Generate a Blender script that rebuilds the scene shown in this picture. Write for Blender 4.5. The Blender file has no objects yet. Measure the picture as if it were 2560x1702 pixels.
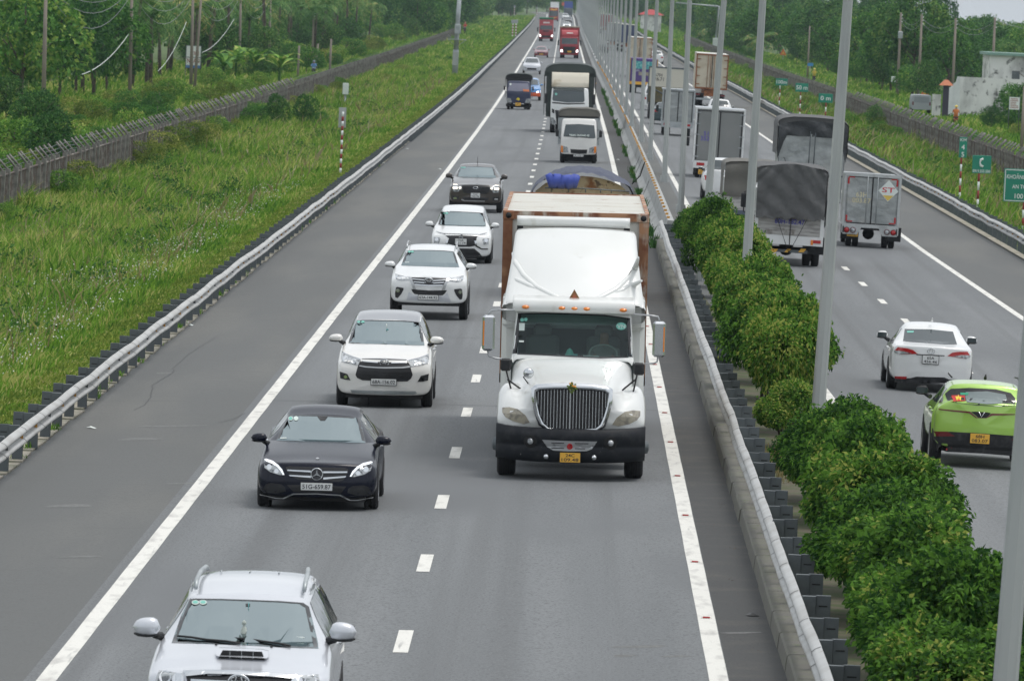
import bpy, bmesh, math, random
import numpy as np
from mathutils import Vector, Matrix
from mathutils.bvhtree import BVHTree
R_ = math.radians
sc = bpy.context.scene
COL = sc.collection
rnd = random.Random(7)
# ------------------------------------------------------------ camera
FPX = 18000.0; ROLL = 0.045; CAMH = 7.62
v1 = Vector((172, 846, FPX)).normalized()                 # world +Y (along the road) in (right, up, forward)
v2 = Vector((ROLL, 1, -(846+172*ROLL)/FPX)).normalized()   # world +Z
v0 = -(v1.cross(v2))                                      # world +X
CAMM = Matrix((v0, v1, v2))                               # rows: world axes
camd = bpy.data.cameras.new('camera'); cam = bpy.data.objects.new('camera', camd); COL.objects.link(cam)
right, up, fwd = [Vector((v0[i], v1[i], v2[i])) for i in range(3)]
rm = Matrix((right, up, -fwd)).transposed().to_4x4(); rm.translation = Vector((0, 0, CAMH)); cam.matrix_world = rm
camd.sensor_width = 36; camd.lens = FPX/2560*36; camd.clip_start = 1; camd.clip_end = 9000
camd.dof.use_dof = True; camd.dof.focus_distance = 125; camd.dof.aperture_fstop = 10.0
sc.camera = cam
def ray(u, v):
    return CAMM @ Vector((u-1280, 851-v, FPX))
def px_at_y(u, v, Y):
    d = ray(u, v); t = Y/d.y; return Vector((d.x*t, Y, CAMH+d.z*t))
def px_at_z(u, v, z=0.0):
    d = ray(u, v); t = (z-CAMH)/d.z; return Vector((d.x*t, d.y*t, z))
# ------------------------------------------------------------ world and sun
w = bpy.data.worlds.new('World'); sc.world = w; w.use_nodes = True
nt = w.node_tree; bg = nt.nodes['Background']; sky = nt.nodes.new('ShaderNodeTexSky'); sky.sky_type = 'NISHITA'
sky.sun_disc = False; sky.sun_elevation = R_(72); sky.sun_rotation = R_(75); sky.air_density = 1.0; sky.dust_density = 6.0; sky.ozone_density = 1.0
hs = nt.nodes.new('ShaderNodeHueSaturation'); hs.inputs['Saturation'].default_value = 0.35
nt.links.new(sky.outputs[0], hs.inputs['Color'])
# thin overcast in front of the blue: pale cloud layer with soft procedural variation
tcw = nt.nodes.new('ShaderNodeTexCoord'); mpw = nt.nodes.new('ShaderNodeMapping'); mpw.inputs['Scale'].default_value = (1, 1, 3); cn = nt.nodes.new('ShaderNodeTexNoise'); cn.inputs['Scale'].default_value = 2.2; cn.inputs['Detail'].default_value = 5
nt.links.new(tcw.outputs['Generated'], mpw.inputs[0]); nt.links.new(mpw.outputs[0], cn.inputs[0])
crp = nt.nodes.new('ShaderNodeValToRGB'); crp.color_ramp.elements[0].position = .3; crp.color_ramp.elements[0].color = (3.6, 4.0, 4.4, 1); crp.color_ramp.elements[1].position = .7; crp.color_ramp.elements[1].color = (6.4, 6.6, 6.8, 1); nt.links.new(cn.outputs[0], crp.inputs[0])
mxw = nt.nodes.new('ShaderNodeMix'); mxw.data_type = 'RGBA'; mxw.inputs[0].default_value = .72; nt.links.new(hs.outputs[0], mxw.inputs[6]); nt.links.new(crp.outputs[0], mxw.inputs[7])
nt.links.new(mxw.outputs[2], bg.inputs[0]); bg.inputs[1].default_value = 0.15
sl = bpy.data.lights.new('sun', 'SUN'); sl.energy = 1.0; sl.angle = R_(16); sl.color = (1, .96, .9)
so = bpy.data.objects.new('sun', sl); COL.objects.link(so)
el, az = R_(72), R_(75)
so.rotation_euler = Vector((math.sin(az)*math.cos(el), math.cos(az)*math.cos(el), math.sin(el))).to_track_quat('Z', 'Y').to_euler()
sc.view_settings.view_transform = 'Standard'; sc.view_settings.look = 'None'; sc.view_settings.exposure = 0.28; sc.view_settings.gamma = 1
sc.cycles.max_bounces = 6; sc.cycles.transparent_max_bounces = 12; sc.cycles.volume_bounces = 0
# ------------------------------------------------------------ materials
def rgb(h, k=1.0):
    if isinstance(h, str):
        h = h.lstrip('#'); c = [int(h[i:i+2], 16)/255 for i in (0, 2, 4)]
        return tuple(k*((x/12.92) if x <= .04045 else ((x+.055)/1.055)**2.4) for x in c)
    return tuple(k*x for x in h)
def mat(name, col, rough=.6, metal=0, coat=0, spec=.5, noise=None, bump=None, emit=None):
    """noise=(scale, col2, lo, hi[, detail]) mixes a second colour; bump=(scale, strength)"""
    m = bpy.data.materials.new(name); m.use_nodes = True; n = m.node_tree.nodes; l = m.node_tree.links
    b = n['Principled BSDF']; c = rgb(col)
    b.inputs['Base Color'].default_value = (*c, 1); b.inputs['Roughness'].default_value = rough; b.inputs['Metallic'].default_value = metal
    b.inputs['Coat Weight'].default_value = coat; b.inputs['Coat Roughness'].default_value = .04; b.inputs['Specular IOR Level'].default_value = spec
    if emit: b.inputs['Emission Color'].default_value = (*rgb(emit[0]), 1); b.inputs['Emission Strength'].default_value = emit[1]
    tc = n.new('ShaderNodeTexCoord') if (noise or bump) else None
    if noise:
        if not isinstance(noise, list): noise = [noise]
        prev = None
        for no in noise:
            sc_ = no[0]; mp = n.new('ShaderNodeMapping'); l.new(tc.outputs['Object'], mp.inputs[0])
            if isinstance(sc_, tuple): mp.inputs['Scale'].default_value = sc_; s = 1
            else: s = sc_
            t = n.new('ShaderNodeTexNoise'); t.inputs['Scale'].default_value = s; t.inputs['Detail'].default_value = no[4] if len(no) > 4 else 4
            l.new(mp.outputs[0], t.inputs[0])
            mr = n.new('ShaderNodeMapRange'); mr.inputs[1].default_value = no[2]; mr.inputs[2].default_value = no[3]; l.new(t.outputs[0], mr.inputs[0])
            mx = n.new('ShaderNodeMix'); mx.data_type = 'RGBA'; l.new(mr.outputs[0], mx.inputs[0]); mx.inputs[7].default_value = (*rgb(no[1]), 1)
            if prev is None: mx.inputs[6].default_value = (*c, 1)
            else: l.new(prev, mx.inputs[6])
            prev = mx.outputs[2]
        l.new(prev, b.inputs['Base Color'])
    if bump:
        t = n.new('ShaderNodeTexNoise'); t.inputs['Scale'].default_value = bump[0]; t.inputs['Detail'].default_value = 5; l.new(tc.outputs['Object'], t.inputs[0])
        bp = n.new('ShaderNodeBump'); bp.inputs['Strength'].default_value = bump[1]; bp.inputs['Distance'].default_value = bump[2] if len(bump) > 2 else .05
        l.new(t.outputs[0], bp.inputs['Height']); l.new(bp.outputs[0], b.inputs['Normal'])
    return m
def leafmat(name, c1, c2, c3=None, trans=.35, patch=.25):
    m = bpy.data.materials.new(name); m.use_nodes = True; n = m.node_tree.nodes; l = m.node_tree.links
    b = n['Principled BSDF']; b.inputs['Roughness'].default_value = .6; b.inputs['Specular IOR Level'].default_value = .14
    g = n.new('ShaderNodeNewGeometry'); tc = n.new('ShaderNodeTexCoord'); t = n.new('ShaderNodeTexNoise'); t.inputs['Scale'].default_value = patch; t.inputs['Detail'].default_value = 3
    l.new(tc.outputs['Object'], t.inputs[0])
    r = n.new('ShaderNodeValToRGB'); r.color_ramp.elements[0].color = (*rgb(c1), 1); r.color_ramp.elements[1].color = (*rgb(c2), 1)
    r.color_ramp.elements[0].position = .1; r.color_ramp.elements[1].position = .9
    if c3: e = r.color_ramp.elements.new(.97); e.color = (*rgb(c3), 1)
    a = n.new('ShaderNodeMath'); a.operation = 'MULTIPLY_ADD'; a.inputs[1].default_value = 1.6; a.inputs[2].default_value = -.8; l.new(t.outputs[0], a.inputs[0])
    s = n.new('ShaderNodeMath'); s.operation = 'ADD'; l.new(a.outputs[0], s.inputs[0]); l.new(g.outputs['Random Per Island'], s.inputs[1])
    oi = n.new('ShaderNodeObjectInfo'); ob_ = n.new('ShaderNodeMath'); ob_.operation = 'MULTIPLY_ADD'; ob_.inputs[1].default_value = .44; ob_.inputs[2].default_value = -.22; l.new(oi.outputs['Random'], ob_.inputs[0]); s2 = n.new('ShaderNodeMath'); s2.operation = 'ADD'; l.new(s.outputs[0], s2.inputs[0]); l.new(ob_.outputs[0], s2.inputs[1])
    l.new(s2.outputs[0], r.inputs[0]); l.new(r.outputs[0], b.inputs['Base Color'])
    tr = n.new('ShaderNodeBsdfTranslucent'); l.new(r.outputs[0], tr.inputs[0]); mx = n.new('ShaderNodeMixShader'); mx.inputs[0].default_value = trans
    l.new(b.outputs[0], mx.inputs[1]); l.new(tr.outputs[0], mx.inputs[2]); l.new(mx.outputs[0], n['Material Output'].inputs[0])
    return m
def glassmat(name, tint, refl=1.0, rough=.03):
    m = bpy.data.materials.new(name); m.use_nodes = True; n = m.node_tree.nodes; l = m.node_tree.links; n.remove(n['Principled BSDF'])
    t = n.new('ShaderNodeBsdfTransparent'); t.inputs[0].default_value = (*tint, 1); g = n.new('ShaderNodeBsdfGlossy'); g.inputs['Roughness'].default_value = rough
    g.inputs['Color'].default_value = (.8*refl, .93*refl, .95*refl, 1)
    f = n.new('ShaderNodeFresnel'); f.inputs[0].default_value = 1.5
    mm = n.new('ShaderNodeMath'); mm.operation = 'ADD'; mm.inputs[1].default_value = .035; l.new(f.outputs[0], mm.inputs[0])
    mx = n.new('ShaderNodeMixShader'); l.new(mm.outputs[0], mx.inputs[0]); l.new(t.outputs[0], mx.inputs[1]); l.new(g.outputs[0], mx.inputs[2])
    l.new(mx.outputs[0], n['Material Output'].inputs[0]); return m
M = {}
# ------------------------------------------------------------ mesh tools
def tag(o, label=None, cat=None, group=None, kind=None):
    if label: o['label'] = label
    if cat: o['category'] = cat
    if group: o['group'] = group
    if kind: o['kind'] = kind
    return o
def empty(name, loc=(0, 0, 0), rz=0, rx=0):
    o = bpy.data.objects.new(name, None); COL.objects.link(o); o.location = loc; o.rotation_euler = (rx, 0, rz); o.empty_display_size = .3
    return o
def thing(name, label, cat, loc=(0, 0, 0), rz=0, group=None):
    return tag(empty(name, loc, rz), label, cat, group)
class MB:
    def __init__(s): s.v = []; s.f = []; s.m = []; s.sm = []
    def add(s, vs, fs, mi=0, smooth=False):
        b = len(s.v); s.v += [tuple(p) for p in vs]
        for f in fs: s.f.append(tuple(b+i for i in f)); s.m.append(mi); s.sm.append(smooth)
        return s
    def box(s, c, d, mi=0, rot=None, taper=(1, 1), bev=0):
        x, y, z = [k/2 for k in d]; T = taper
        if bev:
            p = []
            for (zz, k) in ((-z, 1), (z, T)):
                tx, ty = (1, 1) if zz < 0 else T
                p.append([(sx*(x*tx-bx), sy*(y*ty-by), zz) for (sx, sy, bx, by) in
                          ((-1, -1, bev, 0), (1, -1, bev, 0), (1, -1, 0, bev), (1, 1, 0, bev), (1, 1, bev, 0), (-1, 1, bev, 0), (-1, 1, 0, bev), (-1, -1, 0, bev))])
            mid0 = [(a, b, -z+bev) for a, b, _ in p[0]]; mid1 = [(a, b, z-bev) for a, b, _ in p[1]]
            k0 = 1-bev/max(x, 1e-6); k1 = 1-bev/max(y, 1e-6)
            rings = [[(a*k0, b*k1, -z) for a, b, _ in p[0]], mid0, mid1, [(a*k0, b*k1, z) for a, b, _ in p[1]]]
            vs = [q for r in rings for q in r]; fs = []
            for r in range(3):
                for i in range(8): fs.append((r*8+i, r*8+(i+1) % 8, (r+1)*8+(i+1) % 8, (r+1)*8+i))
            fs.append(tuple(range(7, -1, -1))); fs.append(tuple(range(24, 32)))
        else:
            vs = [(-x, -y, -z), (x, -y, -z), (x, y, -z), (-x, y, -z), (-x*T[0], -y*T[1], z), (x*T[0], -y*T[1], z), (x*T[0], y*T[1], z), (-x*T[0], y*T[1], z)]
            fs = [(3, 2, 1, 0), (4, 5, 6, 7), (0, 1, 5, 4), (1, 2, 6, 5), (2, 3, 7, 6), (3, 0, 4, 7)]
        if rot is not None: vs = [rot @ Vector(p) for p in vs]
        vs = [(p[0]+c[0], p[1]+c[1], p[2]+c[2]) for p in vs]
        return s.add(vs, fs, mi)
    def b2(s, x0, x1, y0, y1, z0, z1, mi=0, bev=0):
        return s.box(((x0+x1)/2, (y0+y1)/2, (z0+z1)/2), (abs(x1-x0), abs(y1-y0), abs(z1-z0)), mi, bev=bev)
    def tube(s, pts, r, n=8, mi=0, cap=True, smooth=True):
        pts = [Vector(p) for p in pts]; rs = r if isinstance(r, (list, tuple)) else [r]*len(pts)
        vs = []; fs = []; prev = None
        for i, p in enumerate(pts):
            d = (pts[min(i+1, len(pts)-1)]-pts[max(i-1, 0)]).normalized()
            a = Vector((0, 0, 1)) if abs(d.z) < .9 else Vector((1, 0, 0))
            if prev is not None and (prev-d*prev.dot(d)).length > .1: a = prev
            x = (a-d*a.dot(d)).normalized(); prev = x; y = d.cross(x)
            for k in range(n):
                t = 2*math.pi*k/n; vs.append(p+rs[i]*(math.cos(t)*x+math.sin(t)*y))
        for i in range(len(pts)-1):
            for k in range(n): fs.append((i*n+k, i*n+(k+1) % n, (i+1)*n+(k+1) % n, (i+1)*n+k))
        s.add(vs, fs, mi, smooth)
        if cap:
            b = len(s.v)-len(vs); s.f.append(tuple(b+k for k in range(n-1, -1, -1))); s.m.append(mi); s.sm.append(False)
            s.f.append(tuple(b+(len(pts)-1)*n+k for k in range(n))); s.m.append(mi); s.sm.append(False)
        return s
    def lathe(s, prof, c=(0, 0, 0), axis='z', n=20, mi=0, smooth=True):
        vs = []; fs = []
        for (r, h) in prof:
            for k in range(n):
                t = 2*math.pi*k/n; a, b = r*math.cos(t), r*math.sin(t)
                p = {'z': (a, b, h), 'x': (h, a, b), 'y': (b, h, a)}[axis]; vs.append((p[0]+c[0], p[1]+c[1], p[2]+c[2]))
        for i in range(len(prof)-1):
            for k in range(n): fs.append((i*n+k, i*n+(k+1) % n, (i+1)*n+(k+1) % n, (i+1)*n+k))
        return s.add(vs, fs, mi, smooth)
    def prism(s, poly, a, b, axis='y', mi=0):
        n = len(poly); P = {'y': lambda p, t: (p[0], t, p[1]), 'x': lambda p, t: (t, p[0], p[1]), 'z': lambda p, t: (p[0], p[1], t)}[axis]
        vs = [P(p, a) for p in poly]+[P(p, b) for p in poly]
        fs = [(i, (i+1) % n, n+(i+1) % n, n+i) for i in range(n)]+[tuple(range(n-1, -1, -1)), tuple(range(n, 2*n))]
        return s.add(vs, fs, mi)
    def loft(s, rings, mi=0, closed=True, smooth=True, cap=True):
        n = len(rings[0]); vs = [p for r in rings for p in r]; fs = []
        for i in range(len(rings)-1):
            for k in range(n if closed else n-1): fs.append((i*n+k, i*n+(k+1) % n, (i+1)*n+(k+1) % n, (i+1)*n+k))
        s.add(vs, fs, mi, smooth)
        if cap and closed:
            b = len(s.v)-len(vs); s.f.append(tuple(b+k for k in range(n-1, -1, -1))); s.m.append(mi); s.sm.append(False)
            s.f.append(tuple(b+(len(rings)-1)*n+k for k in range(n))); s.m.append(mi); s.sm.append(False)
        return s
    def build(s, name, mats, parent=None, loc=None, fix=True):
        me = bpy.data.meshes.new(name); me.from_pydata(s.v, [], s.f)
        if not isinstance(mats, (list, tuple)): mats = [mats]
        for x in mats: me.materials.append(x)
        me.polygons.foreach_set('material_index', s.m); me.polygons.foreach_set('use_smooth', s.sm)
        if fix:
            bm = bmesh.new(); bm.from_mesh(me); bmesh.ops.recalc_face_normals(bm, faces=bm.faces); bm.to_mesh(me); bm.free()
        me.update()
        o = bpy.data.objects.new(name, me); COL.objects.link(o)
        if parent: o.parent = parent
        if loc: o.location = loc
        return o
def npmesh(name, V, Fc, m, parent=None, mi=None, smooth=False):
    V = np.asarray(V, np.float32).reshape(-1, 3); Fc = np.asarray(Fc, np.int32); k = Fc.shape[1]
    me = bpy.data.meshes.new(name); me.vertices.add(len(V)); me.vertices.foreach_set('co', V.ravel())
    me.loops.add(Fc.size); me.loops.foreach_set('vertex_index', Fc.ravel()); me.polygons.add(len(Fc))
    me.polygons.foreach_set('loop_start', np.arange(len(Fc), dtype=np.int32)*k)
    for x in (m if isinstance(m, (list, tuple)) else [m]): me.materials.append(x)
    if mi is not None: me.polygons.foreach_set('material_index', np.asarray(mi, np.int32))
    me.polygons.foreach_set('use_smooth', np.full(len(Fc), smooth)); me.update(calc_edges=True); me.validate()
    o = bpy.data.objects.new(name, me); COL.objects.link(o)
    if parent: o.parent = parent
    return o
def dup(root, loc=None, rz=None, scale=None, label=None):
    r = root.copy(); COL.objects.link(r)
    if loc is not None: r.location = loc
    if rz is not None: r.rotation_euler = (root.rotation_euler.x, root.rotation_euler.y, rz)
    if scale is not None: r.scale = scale if isinstance(scale, (tuple, list)) else (scale,)*3
    if label: r['label'] = label
    for ch in list(root.children):
        c = ch.copy(); COL.objects.link(c); c.parent = r
        for g in list(ch.children): d = g.copy(); COL.objects.link(d); d.parent = c
    return r
_TC = {}
def text(name, s, m, parent, origin, ux, uz, w=None, h=None, depth=.004, spacing=1.0):
    """flat lettering; origin = centre, ux = reading direction, uz = up, fitted to w x h"""
    cu = bpy.data.curves.new('t', 'FONT'); cu.body = s; cu.size = 1; cu.space_character = spacing; cu.space_line = .85; cu.align_x = 'CENTER'; cu.resolution_u = 3
    cu.offset = .012
    ob = bpy.data.objects.new('t', cu); COL.objects.link(ob); dg = bpy.context.evaluated_depsgraph_get(); dg.update()
    me = bpy.data.meshes.new_from_object(ob.evaluated_get(dg)); bpy.data.objects.remove(ob)
    V = np.array([v.co[:] for v in me.vertices]); lo, hi = V.min(0), V.max(0); c = (lo+hi)/2; d = hi-lo
    sx = w/d[0] if w else None; sy = h/d[1] if h else None
    if sx is None: sx = sy
    if sy is None: sy = sx
    ux = Vector(ux).normalized(); uz = Vector(uz).normalized(); o3 = Vector(origin)
    for v in me.vertices: v.co = o3+ux*((v.co.x-c[0])*sx)+uz*((v.co.y-c[1])*sy)
    me.materials.clear(); me.materials.append(m)
    o = bpy.data.objects.new(name, me); COL.objects.link(o)
    if parent: o.parent = parent
    return o
# ------------------------------------------------------------ road alignment (metres along the road -> lateral shift, height)
AY = [0, 300, 418, 528, 642, 845, 1101, 1400, 1675, 1950, 2150, 2400, 3000]
AC = [0, 0, -.1, -.28, -.51, -1.1, -1.66, -2.35, -2.97, -3.5, -4.2, -9, -60]
AE = [0, 0, 0, 0, .1, .22, .55, 1.05, 1.6, 2.75, 3.6, 3.7, 3.7]
def cl(y): return float(np.interp(y, AY, AC))
def elev(y): return float(np.interp(y, AY, AE))
RW = ([0, 75, 100, 125, 150, 190, 240, 9000], [2.0, 1.9, 1.4, 1.0, .8, .3, 0, 0])   # extra width of the median near the camera
def rw(y): return float(np.interp(y, *RW))
def zs(s, y):                                    # surface height at lateral position s
    a = -.02*abs(s-2.8 if s < 2.8 else max(0, s-2.8-rw(y))); a = max(a, -.26)
    if s < -9.3: a += np.interp(-s, [9.3, 11, 15, 24, 60], [0, -.25, -1.2, -1.3, -1.3])
    if s > 15.6+rw(y)*.2: a += np.interp(s, [15.6, 17, 21, 29, 60, 200], [0, -.2, -1.1, -1.1, -1.0, -1.0])
    return a+elev(y)
def P(s, y, z=0): return Vector((s+cl(y), y, zs(s, y)+z))
YS = sorted(set(list(range(40, 300, 6))+list(range(300, 1000, 20))+list(range(1000, 2440, 40))+[2600, 2800, 3000]))
def strip(name, sa, sb, m, dz, y0=40, y1=2420, kind='structure', parent=None, ys=None, both=False):
    """a sheet between two lateral lines (functions or numbers), laid dz above the surface"""
    fa = sa if callable(sa) else (lambda y: sa); fb = sb if callable(sb) else (lambda y: sb)
    yy = [y for y in (ys or YS) if y0 < y < y1]; yy = [y0]+yy+[y1]; vs = []; fs = []
    for y in yy:
        a, b = fa(y), fb(y); vs += [tuple(P(a, y, dz)), tuple(P(b, y, dz))]
    for i in range(len(yy)-1): fs.append((2*i, 2*i+1, 2*i+3, 2*i+2))
    b = MB(); b.add(vs, fs); return b
M['grass_ground'] = mat('grass_ground', (.05, .10, .02), .9, noise=[(.25, (.11, .15, .035), .45, .62), (1.3, (.04, .08, .018), .5, .7)], bump=(3, .6, .1))
M['asphalt'] = mat('asphalt', (.14, .149, .155), .82, noise=[((.9, .02, 1), (.178, .187, .193), .38, .66, 3), ((1.5, .006, 1), (.118, .124, .128), .5, .68, 3), (26, (.07, .075, .078), .52, .68, 2), (38, (.24, .25, .25), .64, .72, 2), ((.25, .06, 1), (.124, .131, .137), .5, .65, 4)], bump=(60, .35, .01))
M['asphalt_old'] = mat('asphalt_old', (.108, .112, .11), .88, noise=[((.5, .05, 1), (.135, .136, .128), .45, .65, 5), (24, (.075, .078, .076), .5, .75, 3), ((.6, 2.5, 1), (.10, .103, .10), .6, .7, 4)], bump=(50, .4, .01))
M['asphalt_dirty'] = mat('asphalt_dirty', (.055, .056, .056), .9, noise=[(1.2, (.08, .076, .07), .5, .7, 5), (30, (.035, .036, .036), .5, .7, 3)], bump=(40, .4, .01))
M['line'] = mat('line_paint', (.70, .69, .64), .6, noise=[((5, 1.2, 1), (.45, .44, .41), .5, .7, 6), ((9, .5, 1), (.3, .3, .29), .64, .74, 6), (40, (.62, .6, .56), .5, .7)])
M['concrete'] = mat('concrete', (.36, .36, .34), .85, noise=[(1.5, (.24, .24, .22), .45, .7, 6), (9, (.3, .3, .28), .5, .7)], bump=(20, .3, .01))
M['concrete_pad'] = mat('concrete_pad', (.34, .31, .25), .9, noise=[(2, (.16, .16, .11), .45, .68, 6)], bump=(14, .5, .02))
M['mossy'] = mat('mossy_concrete', (.14, .135, .12), .9, noise=[(3, (.15, .15, .12), .42, .62, 6), (7, (.1, .13, .06), .62, .7)], bump=(14, .5, .02))
M['galv'] = mat('galvanised', (.42, .45, .46), .45, .55, noise=[(2.5, (.3, .33, .34), .4, .7, 5)])
M['galv_white'] = mat('guardrail_beam', (.47, .475, .465), .5, .2, noise=[(1.5, (.36, .355, .335), .42, .7, 6), (7, (.25, .22, .18), .68, .76, 6)])
M['galv_dark'] = mat('guardrail_post', (.11, .125, .135), .55, .4, noise=[(4, (.14, .16, .165), .45, .7, 5)])
M['amber'] = mat('amber_reflector', (.55, .27, .04), .5)
M['red_ref'] = mat('red_reflector', (.5, .03, .03), .4)
M['dark'] = mat('dark_rubber', (.02, .021, .023), .75)
M['black'] = mat('black', (.008, .008, .009), .6)
# ground sheet
yl = [20]+YS[::2]+[3500, 5000, 8000]; sl_ = [-2500, -400, -120, -60, -40, -29, -24, -19, -15, -12.5, -11, -9.8, -9.2, 2.8, 15.5, 16.4, 17.5, 19, 21, 25, 29, 40, 60, 120, 400, 2500]
vs = []; fs = []
for y in yl:
    for s in sl_:
        p = P(s, y); bump = 0
        if abs(s) > 13.5 and s != 15.5: bump = .12*math.sin(y*.13+s)+.1*math.sin(y*.051+s*.7)
        vs.append((p.x, p.y, p.z+bump*(1 if y < 2000 else 0)-(.02 if -9.5 < s < 16 else (.14 if abs(s) > 10.5 else .03))))
n = len(sl_)
for i in range(len(yl)-1):
    for j in range(n-1): fs.append((i*n+j, i*n+j+1, (i+1)*n+j+1, (i+1)*n+j))
g = MB().add(vs, fs, 0, True).build('ground', M['grass_ground']); tag(g, kind='structure')
def lay(name, b, m): return tag(b.build(name, m), kind='structure')
LL, RL = -5.59, 1.92                       # solid lines of the carriageway towards us
lay('road', strip('road', LL-.25, RL+.12, M['asphalt'], .004), M['asphalt'])
lay('road_shoulder', strip('s', -8.78, LL-.25, None, .003), M['asphalt_old'])
lay('inner_shoulder', strip('s', RL+.12, 2.78, None, .003), M['asphalt_dirty'])
r0 = lambda y: 3.3+rw(y)
lay('opposite_road', strip('s', lambda y: 4.2+rw(y), lambda y: 11.9+rw(y)*.6, None, .004), M['asphalt'])
lay('opposite_inner_shoulder', strip('s', r0, lambda y: 4.2+rw(y), None, .003), M['asphalt_old'])
lay('opposite_shoulder', strip('s', lambda y: 11.9+rw(y)*.6, lambda y: 15.15+rw(y)*.2, None, .003), M['asphalt_old'])
lay('median_soil', strip('s', 3.15, lambda y: 3.3+rw(y), None, .02, y1=235), mat('soil', (.09, .08, .05), .95, noise=[(2, (.05, .07, .02), .4, .6)]))
def jag(base, a=.015):
    return lambda y: base+a*.12*math.sin(y*.9+base)
FY = [y/2 for y in range(80, 900)]+YS
FY = sorted(set(FY))
lay('lane_marking', strip('l', jag(LL-.11), jag(LL+.11), None, .009, ys=FY), M['line'])
lay('lane_marking', strip('l', jag(RL-.11), jag(RL+.11), None, .009, ys=FY), M['line'])
lay('lane_marking', strip('l', lambda y: 4.36+rw(y), lambda y: 4.56+rw(y), None, .009, ys=FY), M['line'])
lay('lane_marking', strip('l', lambda y: 11.72+rw(y)*.6, lambda y: 11.92+rw(y)*.6, None, .009, ys=FY), M['line'])
b = MB()
CLX = -1.77
z0 = px_at_z(1015, 1632, -.09).y
k = -1
while z0+12*k < 700:
    y = z0+12*k; vs = [tuple(P(CLX+dx, y+dy, .009)) for dx, dy in ((-.09, 0), (.09, 0), (.09, 3), (-.09, 3))]; b.add(vs, [(0, 1, 2, 3)]); k += 1
yy = z0+12*k
b.add([tuple(P(CLX+dx, q, .009)) for q in range(int(yy), 2000, 60) for dx in (-.06, .06)], [(2*i, 2*i+1, 2*i+3, 2*i+2) for i in range(len(range(int(yy), 2000, 60))-1)])
lay('dashed_lane_marking', b, M['line'])
b = MB(); z1 = px_at_z(2108, 675, -.1).y
for k in range(-10, 40):
    y = z1+12*k; q = 8.3+rw(y)*.8
    b.add([tuple(P(q+dx, y+dy, .009)) for dx, dy in ((-.09, 0), (.09, 0), (.09, 3), (-.09, 3))], [(0, 1, 2, 3)])
lay('dashed_lane_marking', b, M['line'])
# marks on the edge lines: thermoplastic ticks and red studs
b = MB()
for k in range(-2, 60):
    y = 144+6*k; b.add([tuple(P(LL+dx+.02*math.sin(k*3), y+dy+dx*.1, .013)) for dx, dy in ((-.07, -.03), (.07, -.03), (.07, .03), (-.07, .03))], [(0, 1, 2, 3)])
lay('line_ticks', b, M['galv_dark'])
for k in range(-8, 16):
    y = 144.0+9*k
    if y < 75: continue
    b = MB(); b.box((0, 0, .012), (.14, .1, .024), 0, taper=(.75, .6)); b.box((0, -.051, .012), (.09, .01, .016), 1)
    o = b.build('road_stud', [M['line'], M['red_ref']], loc=P(RL, y, .011)); tag(o, 'small white road stud with a red face on the solid line beside the median', 'road stud', 'red studs on the solid line')
# cracks and pale stains on the shoulder
b = MB()
def crack(pts, wd=.007):
    q = [px_at_z(u, v, -.15) for u, v in pts]
    for i in range(len(q)-1):
        a, c = q[i], q[i+1]; n = 5
        for j in range(n):
            p0 = a.lerp(c, j/n); p1 = a.lerp(c, (j+1)/n); off = rnd.uniform(-.02, .02)
            for p in (p0, p1): p.z = zs(p.x, p.y)+.0065
            b.add([(p0.x-wd, p0.y, p0.z), (p0.x+wd, p0.y+wd, p0.z), (p1.x+wd+off, p1.y+wd, p1.z), (p1.x-wd+off, p1.y, p1.z)], [(0, 1, 2, 3)])
crack([(335, 1017), (362, 1005), (378, 985), (382, 955), (405, 940), (433, 925), (435, 915)]); crack([(545, 1053), (585, 1045), (612, 1030)])
crack([(430, 915), (470, 880), (500, 860), (540, 838)], .005); crack([(290, 1045), (340, 1050), (420, 1054)], .006)
lay('road_cracks', b, M['black'])
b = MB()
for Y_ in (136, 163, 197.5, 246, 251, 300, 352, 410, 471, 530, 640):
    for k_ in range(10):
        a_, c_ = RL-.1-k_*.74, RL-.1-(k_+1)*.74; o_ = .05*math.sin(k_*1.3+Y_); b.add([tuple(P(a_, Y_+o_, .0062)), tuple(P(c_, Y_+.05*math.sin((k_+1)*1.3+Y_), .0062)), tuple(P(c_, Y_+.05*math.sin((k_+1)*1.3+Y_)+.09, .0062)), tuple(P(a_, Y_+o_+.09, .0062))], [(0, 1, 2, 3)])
lay('road_cross_strips', b, mat('dark_cross_strip', (.085, .09, .094), .9, noise=[(3, (.12, .126, .13), .45, .6)]))  # thin wavy strips across the lanes, slightly darker than the asphalt
b = MB()
for (u, v, w_, h_) in ((352, 1086, 58, 3), (175, 1251, 60, 4), (430, 1055, 90, 2), (410, 921, 22, 2), (1600, 1634, 70, 3), (1560, 1656, 30, 3), (1690, 1660, 38, 2), (1850, 1604, 50, 2), (455, 1200, 50, 1.5), (200, 1380, 60, 2)):
    pts = []
    for k in range(14):
        t = 2*math.pi*k/14; rr = 1+.15*math.sin(3*t+u)
        p = px_at_z(u+w_*math.cos(t)*rr, v+h_*math.sin(t)*rr, -.12); pts.append((p.x, p.y, zs(p.x, p.y)+.0055))
    b.add(pts, [tuple(range(14))])
M['stain'] = mat('pale_stain', (.15, .155, .15), .85, noise=[(14, (.11, .11, .108), .45, .6)])
lay('road_stain', b, M['stain'])
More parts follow.
